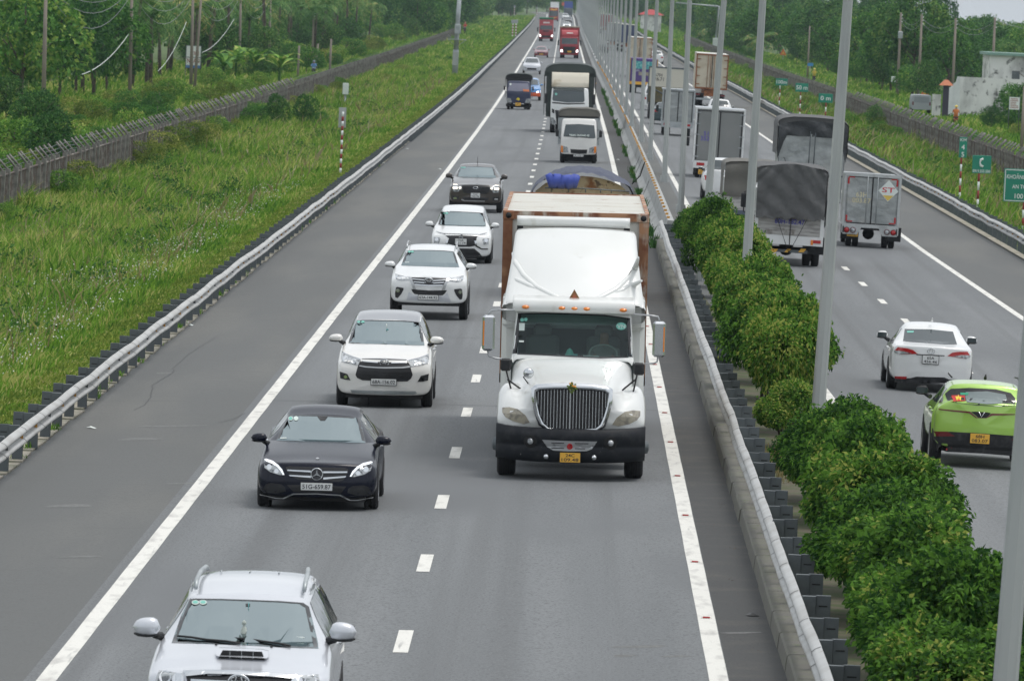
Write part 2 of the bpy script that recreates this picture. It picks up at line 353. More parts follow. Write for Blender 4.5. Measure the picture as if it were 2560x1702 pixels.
# ------------------------------------------------------------ guardrails
WP = [(0, 0), (.06, .025), (.10, .06), (.10, .09), (.05, .125), (0, .145), (0, .165), (.05, .185), (.10, .22), (.10, .25), (.06, .285), (0, .31)]
def beam(b, s0, side, za, y0, y1, jit, name_m=0, seg=4.0, wf=lambda y: 0):
    y = y0; k = 0; prev = (0, 0)
    while y < y1:
        st = seg if y < 700 else 12; nx = (rnd.uniform(-jit, jit)*.45, rnd.uniform(-jit, jit)); r = []
        for yy, (jx, jz), lap in ((y, prev, 0), (y+st*.5, ((prev[0]+nx[0])/2, (prev[1]+nx[1])/2+jit*.25), 0), (y+st+.12, nx, .004)):
            r.append([tuple(P(s0+wf(yy)+side*(a+lap)+jx, yy, za+c+jz)) for a, c in WP])
            
        b.loft(r, 0, closed=False, smooth=True, cap=False)
        if y < 400:                                       # dark joint
            r = [[tuple(P(s0+wf(y+d)+side*(a+.012)+prev[0], y+d, za+c+prev[1])) for a, c in WP] for d in (0, .05)]; b.loft(r, 1, closed=False, cap=False)
        y += st; prev = nx; k += 1
def guardrail(label, s_beam, side, za, y0, y1, pmat, wf=lambda y: 0, pad=True):
    """side: +1 when traffic is on the +s side of the rail"""
    t = thing('guardrail', label, 'guardrail', (0, 0, 0))
    b = MB(); beam(b, s_beam, side, za, y0-2, y1, .026, wf=wf)
    b.build('beam', [M['galv_white'], M['black']], t, fix=False)
    n = 0; y = y0; far = MB(); proto = None; proto2 = None
    fb = MB()
    while y < y1:
        p = P(s_beam+wf(y), y); dh = za+.33+.0
        near = n < 100
        if near:
            if proto is None:
                q = MB(); q.b2(-side*.17, -side*.335, -.03, .03, -.1, dh); q.b2(-side*.165, -side*.34, .03, .09, -.1, dh-.004)
                q.b2(-side*.005, -side*.165, -.055, .055, dh-.40, dh-.01); q.b2(-side*.2, -side*.3, -.034, -.03, dh-.13, dh-.115, 1)
                proto = q.build('post', [pmat, M['black']], t, loc=p)
            else:
                o = proto.copy(); COL.objects.link(o); o.location = p+Vector((rnd.uniform(-.015, .015), 0, rnd.uniform(-.03, .02))); o.parent = t; o.rotation_euler = (rnd.uniform(-.02, .02), rnd.uniform(-.02, .02), rnd.uniform(-.05, .05))
        else:
            far.b2(p.x-side*.005, p.x-side*.335, y-.06, y+.06, p.z-.1, p.z+dh)
        if n < 60:
            o_ = MB(); c = p+Vector((side*.03, -.1, za+.155)); col = M['amber'] if n % 3 else M['galv_dark']
            if side < 0 and n in (1, 2): col = M['red_ref']
            fb.box(tuple(c), (.06, .02, .09), {id(M['amber']): 0, id(M['galv_dark']): 1, id(M['red_ref']): 2}[id(col)])
        y += 3 if y < 900 else 6; n += 1
    if far.v: tag(far.build('post', pmat, t), kind='stuff')
    fb.build('reflectors', [M['amber'], M['galv_dark'], M['red_ref']], t)
    return t
guardrail('grey metal crash barrier along the left edge of the paved shoulder', -8.56, 1, .45, 83.7, 1900, M['galv_dark'])
guardrail('low pale metal crash barrier along the near hedge on the median', 2.9, -1, .50, 75.1, 226, M['galv_dark'])
guardrail('long grey metal crash barrier on the far right below the green signs', 15.12, -1, .45, 150, 1900, M['galv_dark'], wf=lambda y: rw(y)*.2)
# verge slabs under the left rail
b = MB(); y = 80
while y < 900:
    d = rnd.uniform(.25, .5)
    c = P(-8.98, y+1.5); b.box((c.x-.05+rnd.uniform(-.03, .03), c.y, c.z+.012), (.62, 2.5+rnd.uniform(-.2, .2), .05), 0, rot=Matrix.Rotation(rnd.uniform(-.02, .02), 3, 'Z')); y += 3
tag(b.build('verge_slabs', M['concrete_pad']), kind='structure')
b = MB(); b = strip('s', lambda y: 15.3+rw(y)*.2, lambda y: 15.0+rw(y)*.2, None, .05, y0=120, y1=1200)
tag(b.build('verge_kerb', M['concrete_pad']), kind='structure')
# kerb wall under the median rail
b = MB(); y = 62
while y < 232:
    y2 = min(y+3, 232); j = rnd.uniform(-.012, .012)
    prof = [(2.70+j, 0), (2.72+j, .19), (2.745+j, .21), (3.12, .22), (3.14, 0)]
    b.loft([[tuple(P(s, q, z)) for s, z in prof] for q in (y, y2-.04)], 0, smooth=False); y = y2
o = b.build('kerb_wall', M['mossy']); tag(o, 'low mossy concrete kerb wall under the median crash barrier', 'kerb')
# ------------------------------------------------------------ concrete median barrier
t = thing('concrete_barrier', 'tall concrete median barrier between the two carriageways beyond the hedge', 'barrier')
b = MB(); NJ = [(-.42, 0), (-.42, .08), (-.2, .33), (-.1, .82), (.1, .82), (.2, .33), (.42, .08), (.42, 0)]
y = 229
while y < 2150:
    st = 4 if y < 500 else 20
    b.loft([[tuple(P(3.18+s, q, z)) for s, z in NJ] for q in (y, y+st-.03)], 0, smooth=False); y += st
M['barrier'] = mat('barrier_concrete', (.36, .37, .36), .8, noise=[((1, .35, 3), (.24, .245, .235), .5, .7, 6), (8, (.3, .3, .29), .5, .7)])
b.build('wall', M['barrier'], t)
n = 0; y = 231; proto = None; fb = MB()
while y < 800:
    for dx in (-.06,):
        p = P(3.18+dx, y+rnd.uniform(-.4, .4), .82)
        if n < 99:
            if proto is None:
                proto = MB().box((0, 0, .03), (.1, .04, .08)).build('reflector', M['amber'], t, loc=p)
            else: o = proto.copy(); COL.objects.link(o); o.parent = t; o.location = p
        else: fb.box((p.x, p.y, p.z+.04), (.12, .05, .1))
        n += 1
    y += 4
tag(fb.build('reflector', M['amber'], t), kind='stuff')
# loose cables hanging down the barrier
b = MB()
for (u, v) in ((1664, 445), (1540, 390), (1615, 600), (1640, 520), (1690, 640)):
    y = px_at_z(u, v, .5).y; y = 232+rnd.uniform(0, 110); a = P(3.1, y, .8); b.tube([a, P(2.95, y-1.5, .45), P(2.8, y-2.6, .12), P(2.7, y-3, .01)], .012, 5)
tag(b.build('cable', M['black']), 'thin black cables hanging over the concrete median barrier', 'cable')
# ------------------------------------------------------------ lamp posts on the median
def lamp_mesh(r0, H):
    b = MB(); b.tube([(0, 0, 0), (0, 0, H)], [r0, r0*.55], 8, smooth=False); b.tube([(0, 0, -.02), (0, 0, .25)], [r0*1.5, r0*1.45], 8, smooth=False); return b
M['pole'] = mat('galvanised_pole', (.40, .42, .41), .6, .25, noise=[((4, 4, .5), (.31, .33, .33), .4, .7, 5), ((12, 12, 1.5), (.4, .42, .42), .6, .75, 4)])
LP = []
for Y_, ub_, vb_, ut_, vt_, r_ in ((66, 2514, 1702, 2578, 900, .103), (121, 2049, 980, 2120, 0, .122), (161, 1864, 703, 1907, 0, .115), (201, 1766, 560, 1810, 0, .115), (241, 1702, 520, 1724, 0, .11), (281.6, 1661, 451, 1681, 0, .11), (321, 1625, 396, 1643, 0, .11), (361, 1603, 348, 1617, 0, .11)):
    a_, c_ = px_at_y(ub_, vb_, Y_), px_at_y(ut_, vt_, Y_); k_ = (c_.x-a_.x)/(c_.z-a_.z); zb_ = .75 if Y_ > 230 else 0; LP.append((Y_, a_.x-k_*(a_.z-zb_)-cl(Y_), r_, math.atan(k_)))
y = 401
while y < 2200: LP.append((y, 3.22, .11, 0)); y += 40
pp = None
ordn = ['nearest thick grey lamp post, at the right edge of the picture', 'second thick grey lamp post, rising between the two groups of bushes', 'third grey lamp post from the right, left of the white tailgate truck',
        'fourth grey lamp post from the right, in front of the grey box truck']
ORD = ['', 'second', 'third', 'fourth', 'fifth', 'sixth', 'seventh', 'eighth', 'ninth', 'tenth', 'eleventh', 'twelfth', 'thirteenth', 'fourteenth', 'fifteenth', 'sixteenth']
for i, (y, s, r, lean) in enumerate(LP):
    lab = ordn[i] if i < 4 else (ORD[i]+' lamp post of the receding median row, counted from the right edge of the picture' if i < 16 else 'tiny far lamp post in the dense overlapping end of the median row')
    p = P(s, y, 0); p.z = .75+elev(y) if y > 230 else .0
    e = thing('street_lamp', lab, 'lamp post', p, 0, 'lamp posts on the median'); e.rotation_euler = (0, lean, 0)
    if pp is None:
        pp = lamp_mesh(.125, 11.5).build('pole', M['pole'], e)
        a = MB(); a.tube([(0, 0, 11.4), (-.5, 0, 11.8), (-1.6, 0, 12.0)], .045, 6); a.tube([(0, 0, 11.4), (.5, 0, 11.8), (1.6, 0, 12.0)], .045, 6); ar = a.build('arm', M['pole'], e)
        a = MB(); a.box((-1.85, 0, 12.02), (.7, .25, .12), bev=.03); lh = a.build('lamp_head', M['galv'], e); a = MB(); a.box((1.85, 0, 12.02), (.7, .25, .12), bev=.03); lh2 = a.build('lamp_head', M['galv'], e)
    else:
        for q in (pp, ar, lh, lh2):
            o = q.copy(); COL.objects.link(o); o.parent = e
            if q is pp: o.scale = (r/.125, r/.125, 1)
# haze
hz = MB().b2(-420, 420, -15, 3150, -4, 34).build('haze', bpy.data.materials.new('haze')); tag(hz, kind='stuff')
hm = hz.data.materials[0]; hm.use_nodes = True; nn = hm.node_tree.nodes; nn.remove(nn['Principled BSDF']); pv = nn.new('ShaderNodeVolumePrincipled')
pv.inputs['Color'].default_value = (.72, .84, .95, 1); pv.inputs['Density'].default_value = .00006; pv.inputs['Anisotropy'].default_value = .2
hm.node_tree.links.new(pv.outputs[0], nn['Material Output'].inputs['Volume'])
# ============================================================ vehicle library
M['glass'] = glassmat('window_glass', (.5, .64, .62), .42); M['glass_dark'] = mat('dark_glass', (.035, .05, .055), .06, coat=.3, spec=.8)
M['frit'] = mat('black_glass_edge', (.012, .013, .015), .12, spec=.6)
M['chrome'] = mat('chrome', (.62, .64, .66), .16, 1.0); M['silver_trim'] = mat('silver_trim', (.45, .46, .47), .3, .8)
M['plastic'] = mat('dark_plastic', (.02, .021, .023), .55, spec=.3, noise=[(8, (.045, .045, .047), .5, .7)]); M['grille'] = mat('black_grille', (.012, .012, .014), .4)
M['interior'] = mat('cabin_trim', (.06, .065, .065), .8); M['seat'] = mat('seat_fabric', (.14, .14, .13), .8); M['cream'] = mat('cream_trim', (.42, .42, .38), .7)
M['tyre'] = mat('tyre', (.018, .018, .02), .85, noise=[(20, (.03, .03, .032), .5, .7)]); M['rim'] = mat('wheel_rim', (.4, .41, .42), .3, .8)
M['lamp'] = mat('lamp_glass', (.45, .47, .48), .12, .35, coat=.6, noise=[(14, (.12, .13, .14), .5, .62)]); M['lamp_in'] = mat('lamp_reflector', (.7, .72, .74), .1, 1)
M['lit'] = mat('lit_headlamp', (1, .95, .85), .3, emit=((1, .9, .72), 2.4)); M['litw'] = mat('lit_white_lamp', (1, 1, 1), .3, emit=((1, 1, 1), 2.2)); M['litg'] = mat('daytime_lamp', (.9, .92, .95), .2, emit=((.9, .95, 1), .35))
M['amber_l'] = mat('amber_lamp', (.75, .22, .02), .25, coat=.5); M['red_l'] = mat('red_lamp', (.42, .012, .015), .2, coat=.6); M['red_d'] = mat('dark_red_lamp', (.13, .008, .012), .25, coat=.5)
M['plate_w'] = mat('white_plate', (.66, .67, .66), .5); M['plate_y'] = mat('yellow_plate', (.78, .43, .05), .5); M['ink'] = mat('plate_ink', (.02, .02, .025), .6)
M['sticker'] = mat('green_sticker', (.18, .5, .42), .5); M['sticker_w'] = mat('white_sticker', (.6, .68, .64), .5); M['paper'] = mat('paper', (.7, .75, .72), .8); M['figurine'] = mat('pale_figurine', (.42, .46, .42), .6); M['teal'] = mat('teal_charm', (.12, .45, .45), .5)
M['skin'] = mat('skin', (.38, .2, .13), .6); M['shirt'] = mat('shirt', (.3, .32, .34), .9)
M['rust'] = mat('rust', (.2, .065, .025), .85, noise=[(3, (.33, .14, .06), .4, .65), (9, (.09, .04, .025), .55, .7)])
def paint(name, c, metal=.0, rough=.28, dirt=None):
    return mat(name, c, rough, metal, coat=.9, noise=dirt or [(1.6, tuple(x*.93 for x in rgb(c)), .4, .7)])
M['white'] = paint('white_paint', (.74, .75, .745)); M['pearl'] = paint('pearl_white_paint', (.76, .75, .72)); M['silver'] = paint('silver_paint', (.60, .62, .66), .3, .3)
M['navy'] = mat('dark_blue_paint', (.004, .006, .016), .25, .0, coat=.16, spec=.22); M['bronze'] = paint('grey_brown_paint', (.062, .052, .045), .5, .3); M['lime'] = paint('lime_paint', (.36, .60, .10), .2); M['greyroof'] = paint('grey_roof', (.16, .165, .18), .2)
def chaikin(C, closed=False):
    """one open refinement along axis 0, end points kept"""
    Q = .75*C[:-1]+.25*C[1:]; Rr = .25*C[:-1]+.75*C[1:]
    out = np.empty((2*(len(C)-1),)+C.shape[1:]); out[0::2] = Q; out[1::2] = Rr; out[0] = C[0]; out[-1] = C[-1]
    return out
def surface(C, ku=2, kv=2):
    C = np.array(C, float)
    for _ in range(ku): C = chaikin(C)
    C = C.transpose(1, 0, 2)
    for _ in range(kv): C = chaikin(C)
    return C.transpose(1, 0, 2)
def mirror_half(h):
    return h+[(-x, z) for x, z in reversed(h[:-1])]
class Veh:
    def __init__(s, name, label, cat, u=None, v=None, X=None, Y=None, rear=False, heading=0, tilt=True, group=None):
        if u is not None:
            z = -.1
            for _ in range(6):
                p = px_at_z(u, v, z); z = zs(p.x-cl(p.y), p.y)
            X, Y = p.x, p.y
        z = zs(X-cl(Y), Y); s.X, s.Y, s.z = X, Y, z; s.rear = rear
        side = X-cl(Y)
        s.e = thing(name, label, cat, (X, Y, z), 0, group)
        dc = (cl(Y+20)-cl(Y-20))/40; grade = (elev(Y+10)-elev(Y-10))/20
        ty = (-.02 if side < 2.8 else .02) if tilt else 0
        s.e.rotation_euler = (grade, ty, -dc+heading+(math.pi if rear else 0))
        if rear: s.e.rotation_euler = (-grade, -ty, -dc+heading+math.pi)
        s.mw = Matrix.LocRotScale(s.e.location, s.e.rotation_euler, None); s.inv = s.mw.inverted(); s.bvh = None
        s.o = s.inv @ Vector((0, 0, CAMH)); s.last_y = 0; s.zm = (0, 0, 1)
    def d(s, u, v): return (s.inv.to_3x3() @ ray(u, v)).normalized()
    def uv(s, a, b): return s.zm[0]+a/s.zm[2], s.zm[1]+b/s.zm[2]
    def hit(s, a, b):
        """zoom pixel -> local point on the body"""
        u, v = s.uv(a, b); d = s.d(u, v); h = s.bvh.ray_cast(s.o, d)
        if h[0] is not None: s.last_y = h[0].y; return h[0]
        t = (s.last_y-s.o.y)/d.y; return s.o+d*t
    def plane(s, a, b, y):
        u, v = s.uv(a, b); d = s.d(u, v); t = (y-s.o.y)/d.y; return s.o+d*t
    def setbody(s, V, Fc): s.bvh = BVHTree.FromPolygons([tuple(p) for p in V], [tuple(f) for f in Fc])
    def xz(s, pts): return [(p.x, p.z) for p in (s.hit(a, b) for a, b in pts)]
    def loftbody(s, name, C, m, ku=3, kv=2, cut=(), parent=None, extra=None):
        S = surface(C, ku, kv); nu, nv = S.shape[:2]; V = S.reshape(-1, 3)
        i, j = np.meshgrid(np.arange(nu-1), np.arange(nv-1), indexing='ij'); a = (i*nv+j).ravel()
        F4 = np.stack([a, a+1, a+nv+1, a+nv], 1)
        s.setbody(V, F4)
        keep = np.ones(len(F4), bool); ctr = V[F4].mean(1)
        for poly, ax, sign in cut:                      # remove faces behind see-through glass
            if ax == 'px':
                pts = np.array([(lambda w: (1280+FPX*w[0]/w[2], 851-FPX*w[1]/w[2]))(CAMM.transposed() @ ((s.mw @ Vector(c))-Vector((0, 0, CAMH)))) for c in ctr])
                frontal = np.array([s.fr(c) for c in ctr]); ins = inside(pts, [s.uv(*q) for q in poly]) & frontal
            keep &= ~ins
        o = npmesh(name, V, F4[keep], m, parent or s.e, smooth=True)
        bm = bmesh.new(); bm.from_mesh(o.data); bmesh.ops.remove_doubles(bm, verts=bm.verts, dist=.0005); bmesh.ops.recalc_face_normals(bm, faces=bm.faces); bm.to_mesh(o.data); bm.free()
        return o
    def fr(s, c): return c[1] < s.cut_y
    def decal(s, name, poly, m, axis='f', off=.006, th=.02, g=.05, mirror=False, parent=None, smooth=True):
        """poly: local (x,z) (front 'f'/rear 'r') or (y,z) (left 'l'/right 'R'); conforms to the body, has thickness"""
        if mirror:
            s.decal(name, [(-x, z) for x, z in poly], m, axis, off, th, g, False, parent, smooth)
        bm = bmesh.new(); f = bm.faces.new([bm.verts.new((x, 0, z)) for x, z in poly])
        bmesh.ops.triangulate(bm, faces=bm.faces[:])
        xs = [p[0] for p in poly]; zz = [p[1] for p in poly]
        k = math.floor(min(xs)/g)*g
        while k < max(xs):
            bmesh.ops.bisect_plane(bm, geom=bm.verts[:]+bm.edges[:]+bm.faces[:], plane_co=(k, 0, 0), plane_no=(1, 0, 0)); k += g
        k = math.floor(min(zz)/g)*g
        while k < max(zz):
            bmesh.ops.bisect_plane(bm, geom=bm.verts[:]+bm.edges[:]+bm.faces[:], plane_co=(0, 0, k), plane_no=(0, 0, 1)); k += g
        dv = {'f': Vector((0, 1, 0)), 'r': Vector((0, -1, 0)), 'l': Vector((1, 0, 0)), 'R': Vector((-1, 0, 0))}[axis]
        last = None; res = []
        for v in bm.verts:
            o = {'f': (v.co.x, -30, v.co.z), 'r': (v.co.x, 30, v.co.z), 'l': (-30, v.co.x, v.co.z), 'R': (30, v.co.x, v.co.z)}[axis]
            h = s.bvh.ray_cast(Vector(o), dv)
            res.append((v, h, o))
            if h[0] is not None: last = h
        good = [r for r in res if r[1][0] is not None]
        nrm = {}
        for v, h, o in res:
            if h[0] is None:
                if not good: v.co = Vector(o)+dv*30; nrm[v] = -dv; continue
                bst = min(good, key=lambda r: (r[2][0]-o[0])**2+(r[2][1]-o[1])**2+(r[2][2]-o[2])**2); p = Vector(o)+dv*((bst[1][0]-Vector(o)).dot(dv)); n_ = bst[1][1]
            else: p, n_ = h[0], h[1]
            if n_.dot(dv) > 0: n_ = -n_
            nrm[v] = n_; v.co = p
        for v, _, _ in res: v.co = v.co+(nrm[v]*.5-dv*.5)*off*1.0
        if th:
            be = [e for e in bm.edges if e.is_boundary]; ret = bmesh.ops.extrude_edge_only(bm, edges=be)
            for v in [x for x in ret['geom'] if isinstance(x, bmesh.types.BMVert)]: v.co += dv*th
        me = bpy.data.meshes.new(name); bm.normal_update(); bm.to_mesh(me); bm.free(); me.materials.append(m)
        for p_ in me.polygons: p_.use_smooth = False
        o = bpy.data.objects.new(name, me); COL.objects.link(o); o.parent = parent or s.e; return o
    def pd(s, name, pts, m, **k): return s.decal(name, s.xz(pts), m, **k)      # polygon given in zoom pixels
    def ringband(s, name, outer, inner, m, off=.008):
        """strip between two outlines with the same number of points (zoom pixels)"""
        vs = []; fs = []
        def dens(p):
            q = []
            for i in range(len(p)):
                a, b = p[i], p[(i+1) % len(p)]
                for k in range(6): q.append((a[0]+(b[0]-a[0])*k/6, a[1]+(b[1]-a[1])*k/6))
            return q
        o_, i_ = dens(outer), dens(inner); n = len(o_)
        for t in (0, .5, 1):
            for a, b in zip(o_, i_):
                u, v = s.uv(a[0]+(b[0]-a[0])*t, a[1]+(b[1]-a[1])*t); d = s.d(u, v); h = s.bvh.ray_cast(s.o, d)
                p = h[0] if h[0] is not None else s.hit(a[0], a[1]); vs.append(p-d*off)
        for r in range(2):
            for k in range(n): fs.append((r*n+k, r*n+(k+1) % n, (r+1)*n+(k+1) % n, (r+1)*n+k))
        return MB().add(vs, fs, 0, True).build(name, m, s.e, fix=False)
    def wheel(s, x, y, r=.33, wd=.22, double=False, hub=None, spoke=True, name='wheel', rimc=None):
        e = None; sg = 1 if x > 0 else -1
        b = MB(); pr = [(r*.62, -wd/2), (r*.9, -wd/2), (r*.985, -wd/2+.03), (r, -wd/2+.05), (r, wd/2-.05), (r*.985, wd/2-.03), (r*.9, wd/2), (r*.62, wd/2)]
        b.lathe([(a, c) for a, c in pr], (0, 0, 0), 'x', 28, 0)
        for q in (-.055, -.018, .018, .055):
            b.lathe([(r+.001, q-.006), (r+.002, q-.006), (r+.002, q+.006), (r+.001, q+.006)], (0, 0, 0), 'x', 28, 1)
        if double: b.lathe([(a, c-sg*(wd+.04)) for a, c in pr], (0, 0, 0), 'x', 28, 0)
        w_ = b.build(name, [M['tyre'], M['black']], s.e, loc=(x, y, r-.005))
        b = MB(); f = sg*wd/2
        b.lathe([(0.001, f*.55), (r*.2, f*.6), (r*.22, f*.5)], (0, 0, 0), 'x', 16, 0); b.lathe([(r*.66, f*.9), (r*.62, f*.98), (r*.58, f*.5), (.001, f*.3)], (0, 0, 0), 'x', 24, 0 if not spoke else 1)
        if spoke:
            for k in range(5):
                rot = Matrix.Rotation(k*2*math.pi/5, 3, 'X'); b.box(tuple(rot @ Vector((f*.62, 0, r*.38))), (.03, r*.17, r*.55), 0, rot=rot)
            b.lathe([(r*.66, f*.95), (r*.6, f*1.0), (r*.58, f*.7)], (0, 0, 0), 'x', 24, 0)
        b.build('rim', [rimc or M['rim'], M['black']], w_)
        return w_
    def mirror_(s, x, y, z, m, sx=.13, sy=.09, sz=.08, base=None, lens=True):
        """door mirror: shell, dark foot"""
        sg = 1 if x > 0 else -1; b = MB(); pr = []
        rings = []
        for k in range(9):
            t = -1+2*k/8; r = math.sqrt(max(0, 1-abs(t)**2.6))*.999+.001
            rings.append([(x+sx*t, y+sy*r*math.cos(a)*(1 if math.cos(a) < 0 else .55), z+sz*r*math.sin(a)*(1+.15*sg*-t)) for a in [2*math.pi*i/14 for i in range(14)]])
        b.loft(rings, 0)
        o = b.build('mirror', m, s.e)
        b = MB(); b.loft([[(x+sx*t, y+sy*.9*r_*math.cos(a), z-sz*.55-sz*.35*(1-math.sin(a))*r_*.7) for a in [2*math.pi*i/10 for i in range(10)]] for t, r_ in ((-.9, .4), (-.6, .8), (0, .95), (.6, .8), (.9, .4))], 0)
        bx = base if base is not None else (sg*(abs(x)-.24)); b.tube([(x-sg*sx*.5, y+.02, z-sz*.8), (bx, y+.12, z-.1)], [.03, .045], 6)
        b.build('mirror_base', M['plastic'], o)
        MB().b2(x-sx*.8, x+sx*.8, y+sy*.5, y+sy*.55, z-sz*.6, z+sz*.6).build('mirror_glass', M['glass_dark'], o)
        return o
    def plate(s, tl, br, lines, m=None, y=None, wmul=1):
        p0 = s.plane(*tl, 0) if y is not None else s.hit(*tl); yy = y
        if yy is None:
            cc = s.hit((tl[0]+br[0])/2, (tl[1]+br[1])/2); h = s.bvh.ray_cast(Vector((cc.x, -30 if not s.rear else 30, cc.z)), Vector((0, 1 if not s.rear else -1, 0)))
            yy = (h[0].y if h[0] is not None else cc.y)+(-.03 if not s.rear else .03)
        p0, p1 = s.plane(*tl, yy), s.plane(*br, yy); x0, x1 = sorted((p0.x, p1.x)); z0, z1 = sorted((p0.z, p1.z)); cx, cz = (x0+x1)/2, (z0+z1)/2
        w_ = (x1-x0); h_ = (z1-z0)
        if not s.rear and len(lines) == 1: h_ = .11; w_ = .47
        o = plate_at(s, cx, yy, cz, w_, h_, lines, m); return o
    def emblem_oval(s, a, b, rx, rz, r=.008, m=None, parent=None, bar=True):
        c = s.hit(a, b); y = c.y-.02; mb = MB()
        def ring(cx, cz, ax, az, rr): mb.tube([(cx+ax*math.cos(t), y, cz+az*math.sin(t)) for t in [2*math.pi*k/24 for k in range(25)]], rr, 6, cap=False)
        ring(c.x, c.z, rx, rz, r)
        if bar: ring(c.x, c.z, rx*.32, rz*.95, r*.7); ring(c.x, c.z+rz*.35, rx*.72, rz*.5, r*.7)
        return mb.build('emblem', m or M['chrome'], parent or s.e)
def plate_at(s, cx, yy, cz, w_, h_, lines, m=None, parent=None):
    sg = 1 if s.rear else -1; m = m or M['plate_w']
    b = MB(); b.box((cx, yy, cz), (w_, .012, h_), 0, bev=.004); b.box((cx, yy-sg*.004, cz), (w_+.02, .012, h_+.02), 1)
    o = b.build('number_plate', [m, M['plastic']], parent or s.e); ux = (1, 0, 0) if not s.rear else (-1, 0, 0)
    if parent is None or True:
        n = len(lines)
        for i, t in enumerate(lines):
            if n == 1: text('lettering', t, M['ink'], o, (cx, yy+sg*.0085, cz), ux, (0, 0, 1), w=w_*.9, h=h_*.62)
            else: text('lettering', t, M['ink'], o, (cx, yy+sg*.0085, cz+h_*(.23 if i == 0 else -.22)), ux, (0, 0, 1), w=w_*(.45 if i == 0 else .84), h=h_*.33)
    return o
def inside(P_, poly):
    x, y = P_[:, 0], P_[:, 1]; r = np.zeros(len(P_), bool); n = len(poly); j = n-1
    for i in range(n):
        xi, yi = poly[i]; xj, yj = poly[j]
        if yi != yj: r ^= ((yi > y) != (yj > y)) & (x < (xj-xi)*(y-yi)/(yj-yi)+xi)
        j = i
    return r
def shrink(poly, k):
    cx = sum(p[0] for p in poly)/len(poly); cy = sum(p[1] for p in poly)/len(poly); return [(cx+(x-cx)*k, cy+(y-cy)*k) for x, y in poly]
def carnet(p):
    """control net of a car: local y=0 at the front axle, front towards -y"""
    hw, zb, yf = p['hw'], p['zb'], p['yf']; zhf = p['zhf']; yc, zc = p['cowl']; yw, zw = p['wst']; yr, zr = p['roof']; yg, zg = p['rgb']; yt = p['yt']; zbl = p['belt']; hwr = p['hwr']; hwb = p.get('hwb', hw*.92); plan = p.get('plan', .26)
    zmx = p.get('zmax', zr+.02)
    def hood(h, w=1.0, drop=.07):
        W = hw*w; return [(0, zb), (.8*W, zb), (.975*W, zb+.07), (W, zb+(h-zb)*.5), (.99*W, h-.15*(h-zb)/.6), (.965*W, h-drop), (.87*W, h-.012), (.5*W, h+.012), (0, h+.022)]
    def cab(zbelt, z, w=1.0, wr=None):
        W = hw*w; r = wr or hwr; return [(0, zb), (.8*W, zb), (.975*W, zb+.07), (W, zb+(zbelt-zb)*.45), (.995*W, zbelt-.12), (hwb*w, zbelt), (r, z-.075), (r*.84, z-.012), (0, z+.015)]
    C = []
    def st(h, y, pc=0.0, prof=None):
        h = mirror_half(h); C.append([(x, y+pc*(x/hw)**2+(prof(z) if prof else 0), z) for x, z in h])
    fp = p.get('fprof', lambda z: 0 if z < zhf-.25 else (z-zhf+.25)*.35)
    f0 = hood(zhf, p.get('fw', .97), .05); zc0 = (zb+zhf)/2
    for k, dy in ((0, 0), (.5, 0), (.82, .0), (.95, .012), (1.0, .05)):
        st([(x*k, zc0+(z-zc0)*k) for x, z in f0], yf+dy, plan, fp)
    st(hood(zhf+.01, .985, .05), yf+.14, plan*.8, lambda z: max(0, fp(z)*.8))
    st(hood(zhf+.03), yf+.36, plan*.3, lambda z: fp(z)*.3)
    st(hood(zhf+(zc-zhf)*.5), yf+(yc-yf)*.5, 0); st(hood(zc-.015), yc-.12, .05)
    hc = [(0, zb), (.8*hw, zb), (.975*hw, zb+.07), (hw, zb+(zbl-zb)*.45), (.99*hw, zbl-.13), (hwb, zc-.02), (hwb*.93, zc-.005), (hwb*.55, zc), (0, zc+.01)]
    st(hc, yc, .16); st(hc, yc+.02, .16)
    f = .5; hm_ = [(a[0]*(1-f)+b_[0]*f, a[1]*(1-f)+b_[1]*f) for a, b_ in zip(hc, cab(zbl, zw))]
    st(hm_, yc+(yw-yc)*.5, .14); st(cab(zbl, zw), yw-.01, .1); st(cab(zbl, zw+.006), yw+.05, .06)
    st(cab(zbl+.01, zmx), (yw+yr)/2); st(cab(zbl+.02, zr+.005), yr-.05); st(cab(zbl+.02, zr), yr)
    ww = p.get('tailw', .97)
    if p.get('trunk'):
        g = [(0, zb), (.8*hw, zb), (.975*hw, zb+.07), (hw*.99, zb+(zg-zb)*.45), (.985*hw, zg-.14), (hwb, zg-.03), (hwb*.9, zg-.01), (hwb*.6, zg), (0, zg+.01)]
        st(g, yg, -.12); st(g, yg+.03, -.12)
        t = [(x*ww, zz_-(.04 if zz_ > zg-.2 else 0)) for x, zz_ in g]; st(t, yt-.12, -.2)
    else:
        g = cab(zbl+.02, zr-.04, ww, hwr*.98); t = g
        mid = [(x, z if z < zg+.1 else zg+.1+(z-zg-.1)*.75) for x, z in g]
        st(mid, yr+(yg-yr)*.35, -.1)
        t = [(x*(.985), min(z, zg+.04)) for x, z in g]; st(t, yg, -.2); st(t, yt-.1, -.22)
    rp = p.get('rprof', lambda z: -.05*abs(z-(zb+.35)))
    zt = max(q[1] for q in t); zc1 = (zb+zt)/2
    for k, dy in ((1.0, -.03), (.93, 0), (.8, 0), (.45, 0), (0, 0)):
        st([(x*k*.985, zc1+(z-zc1)*k) for x, z in t], yt+dy, -.2, rp)
    return C
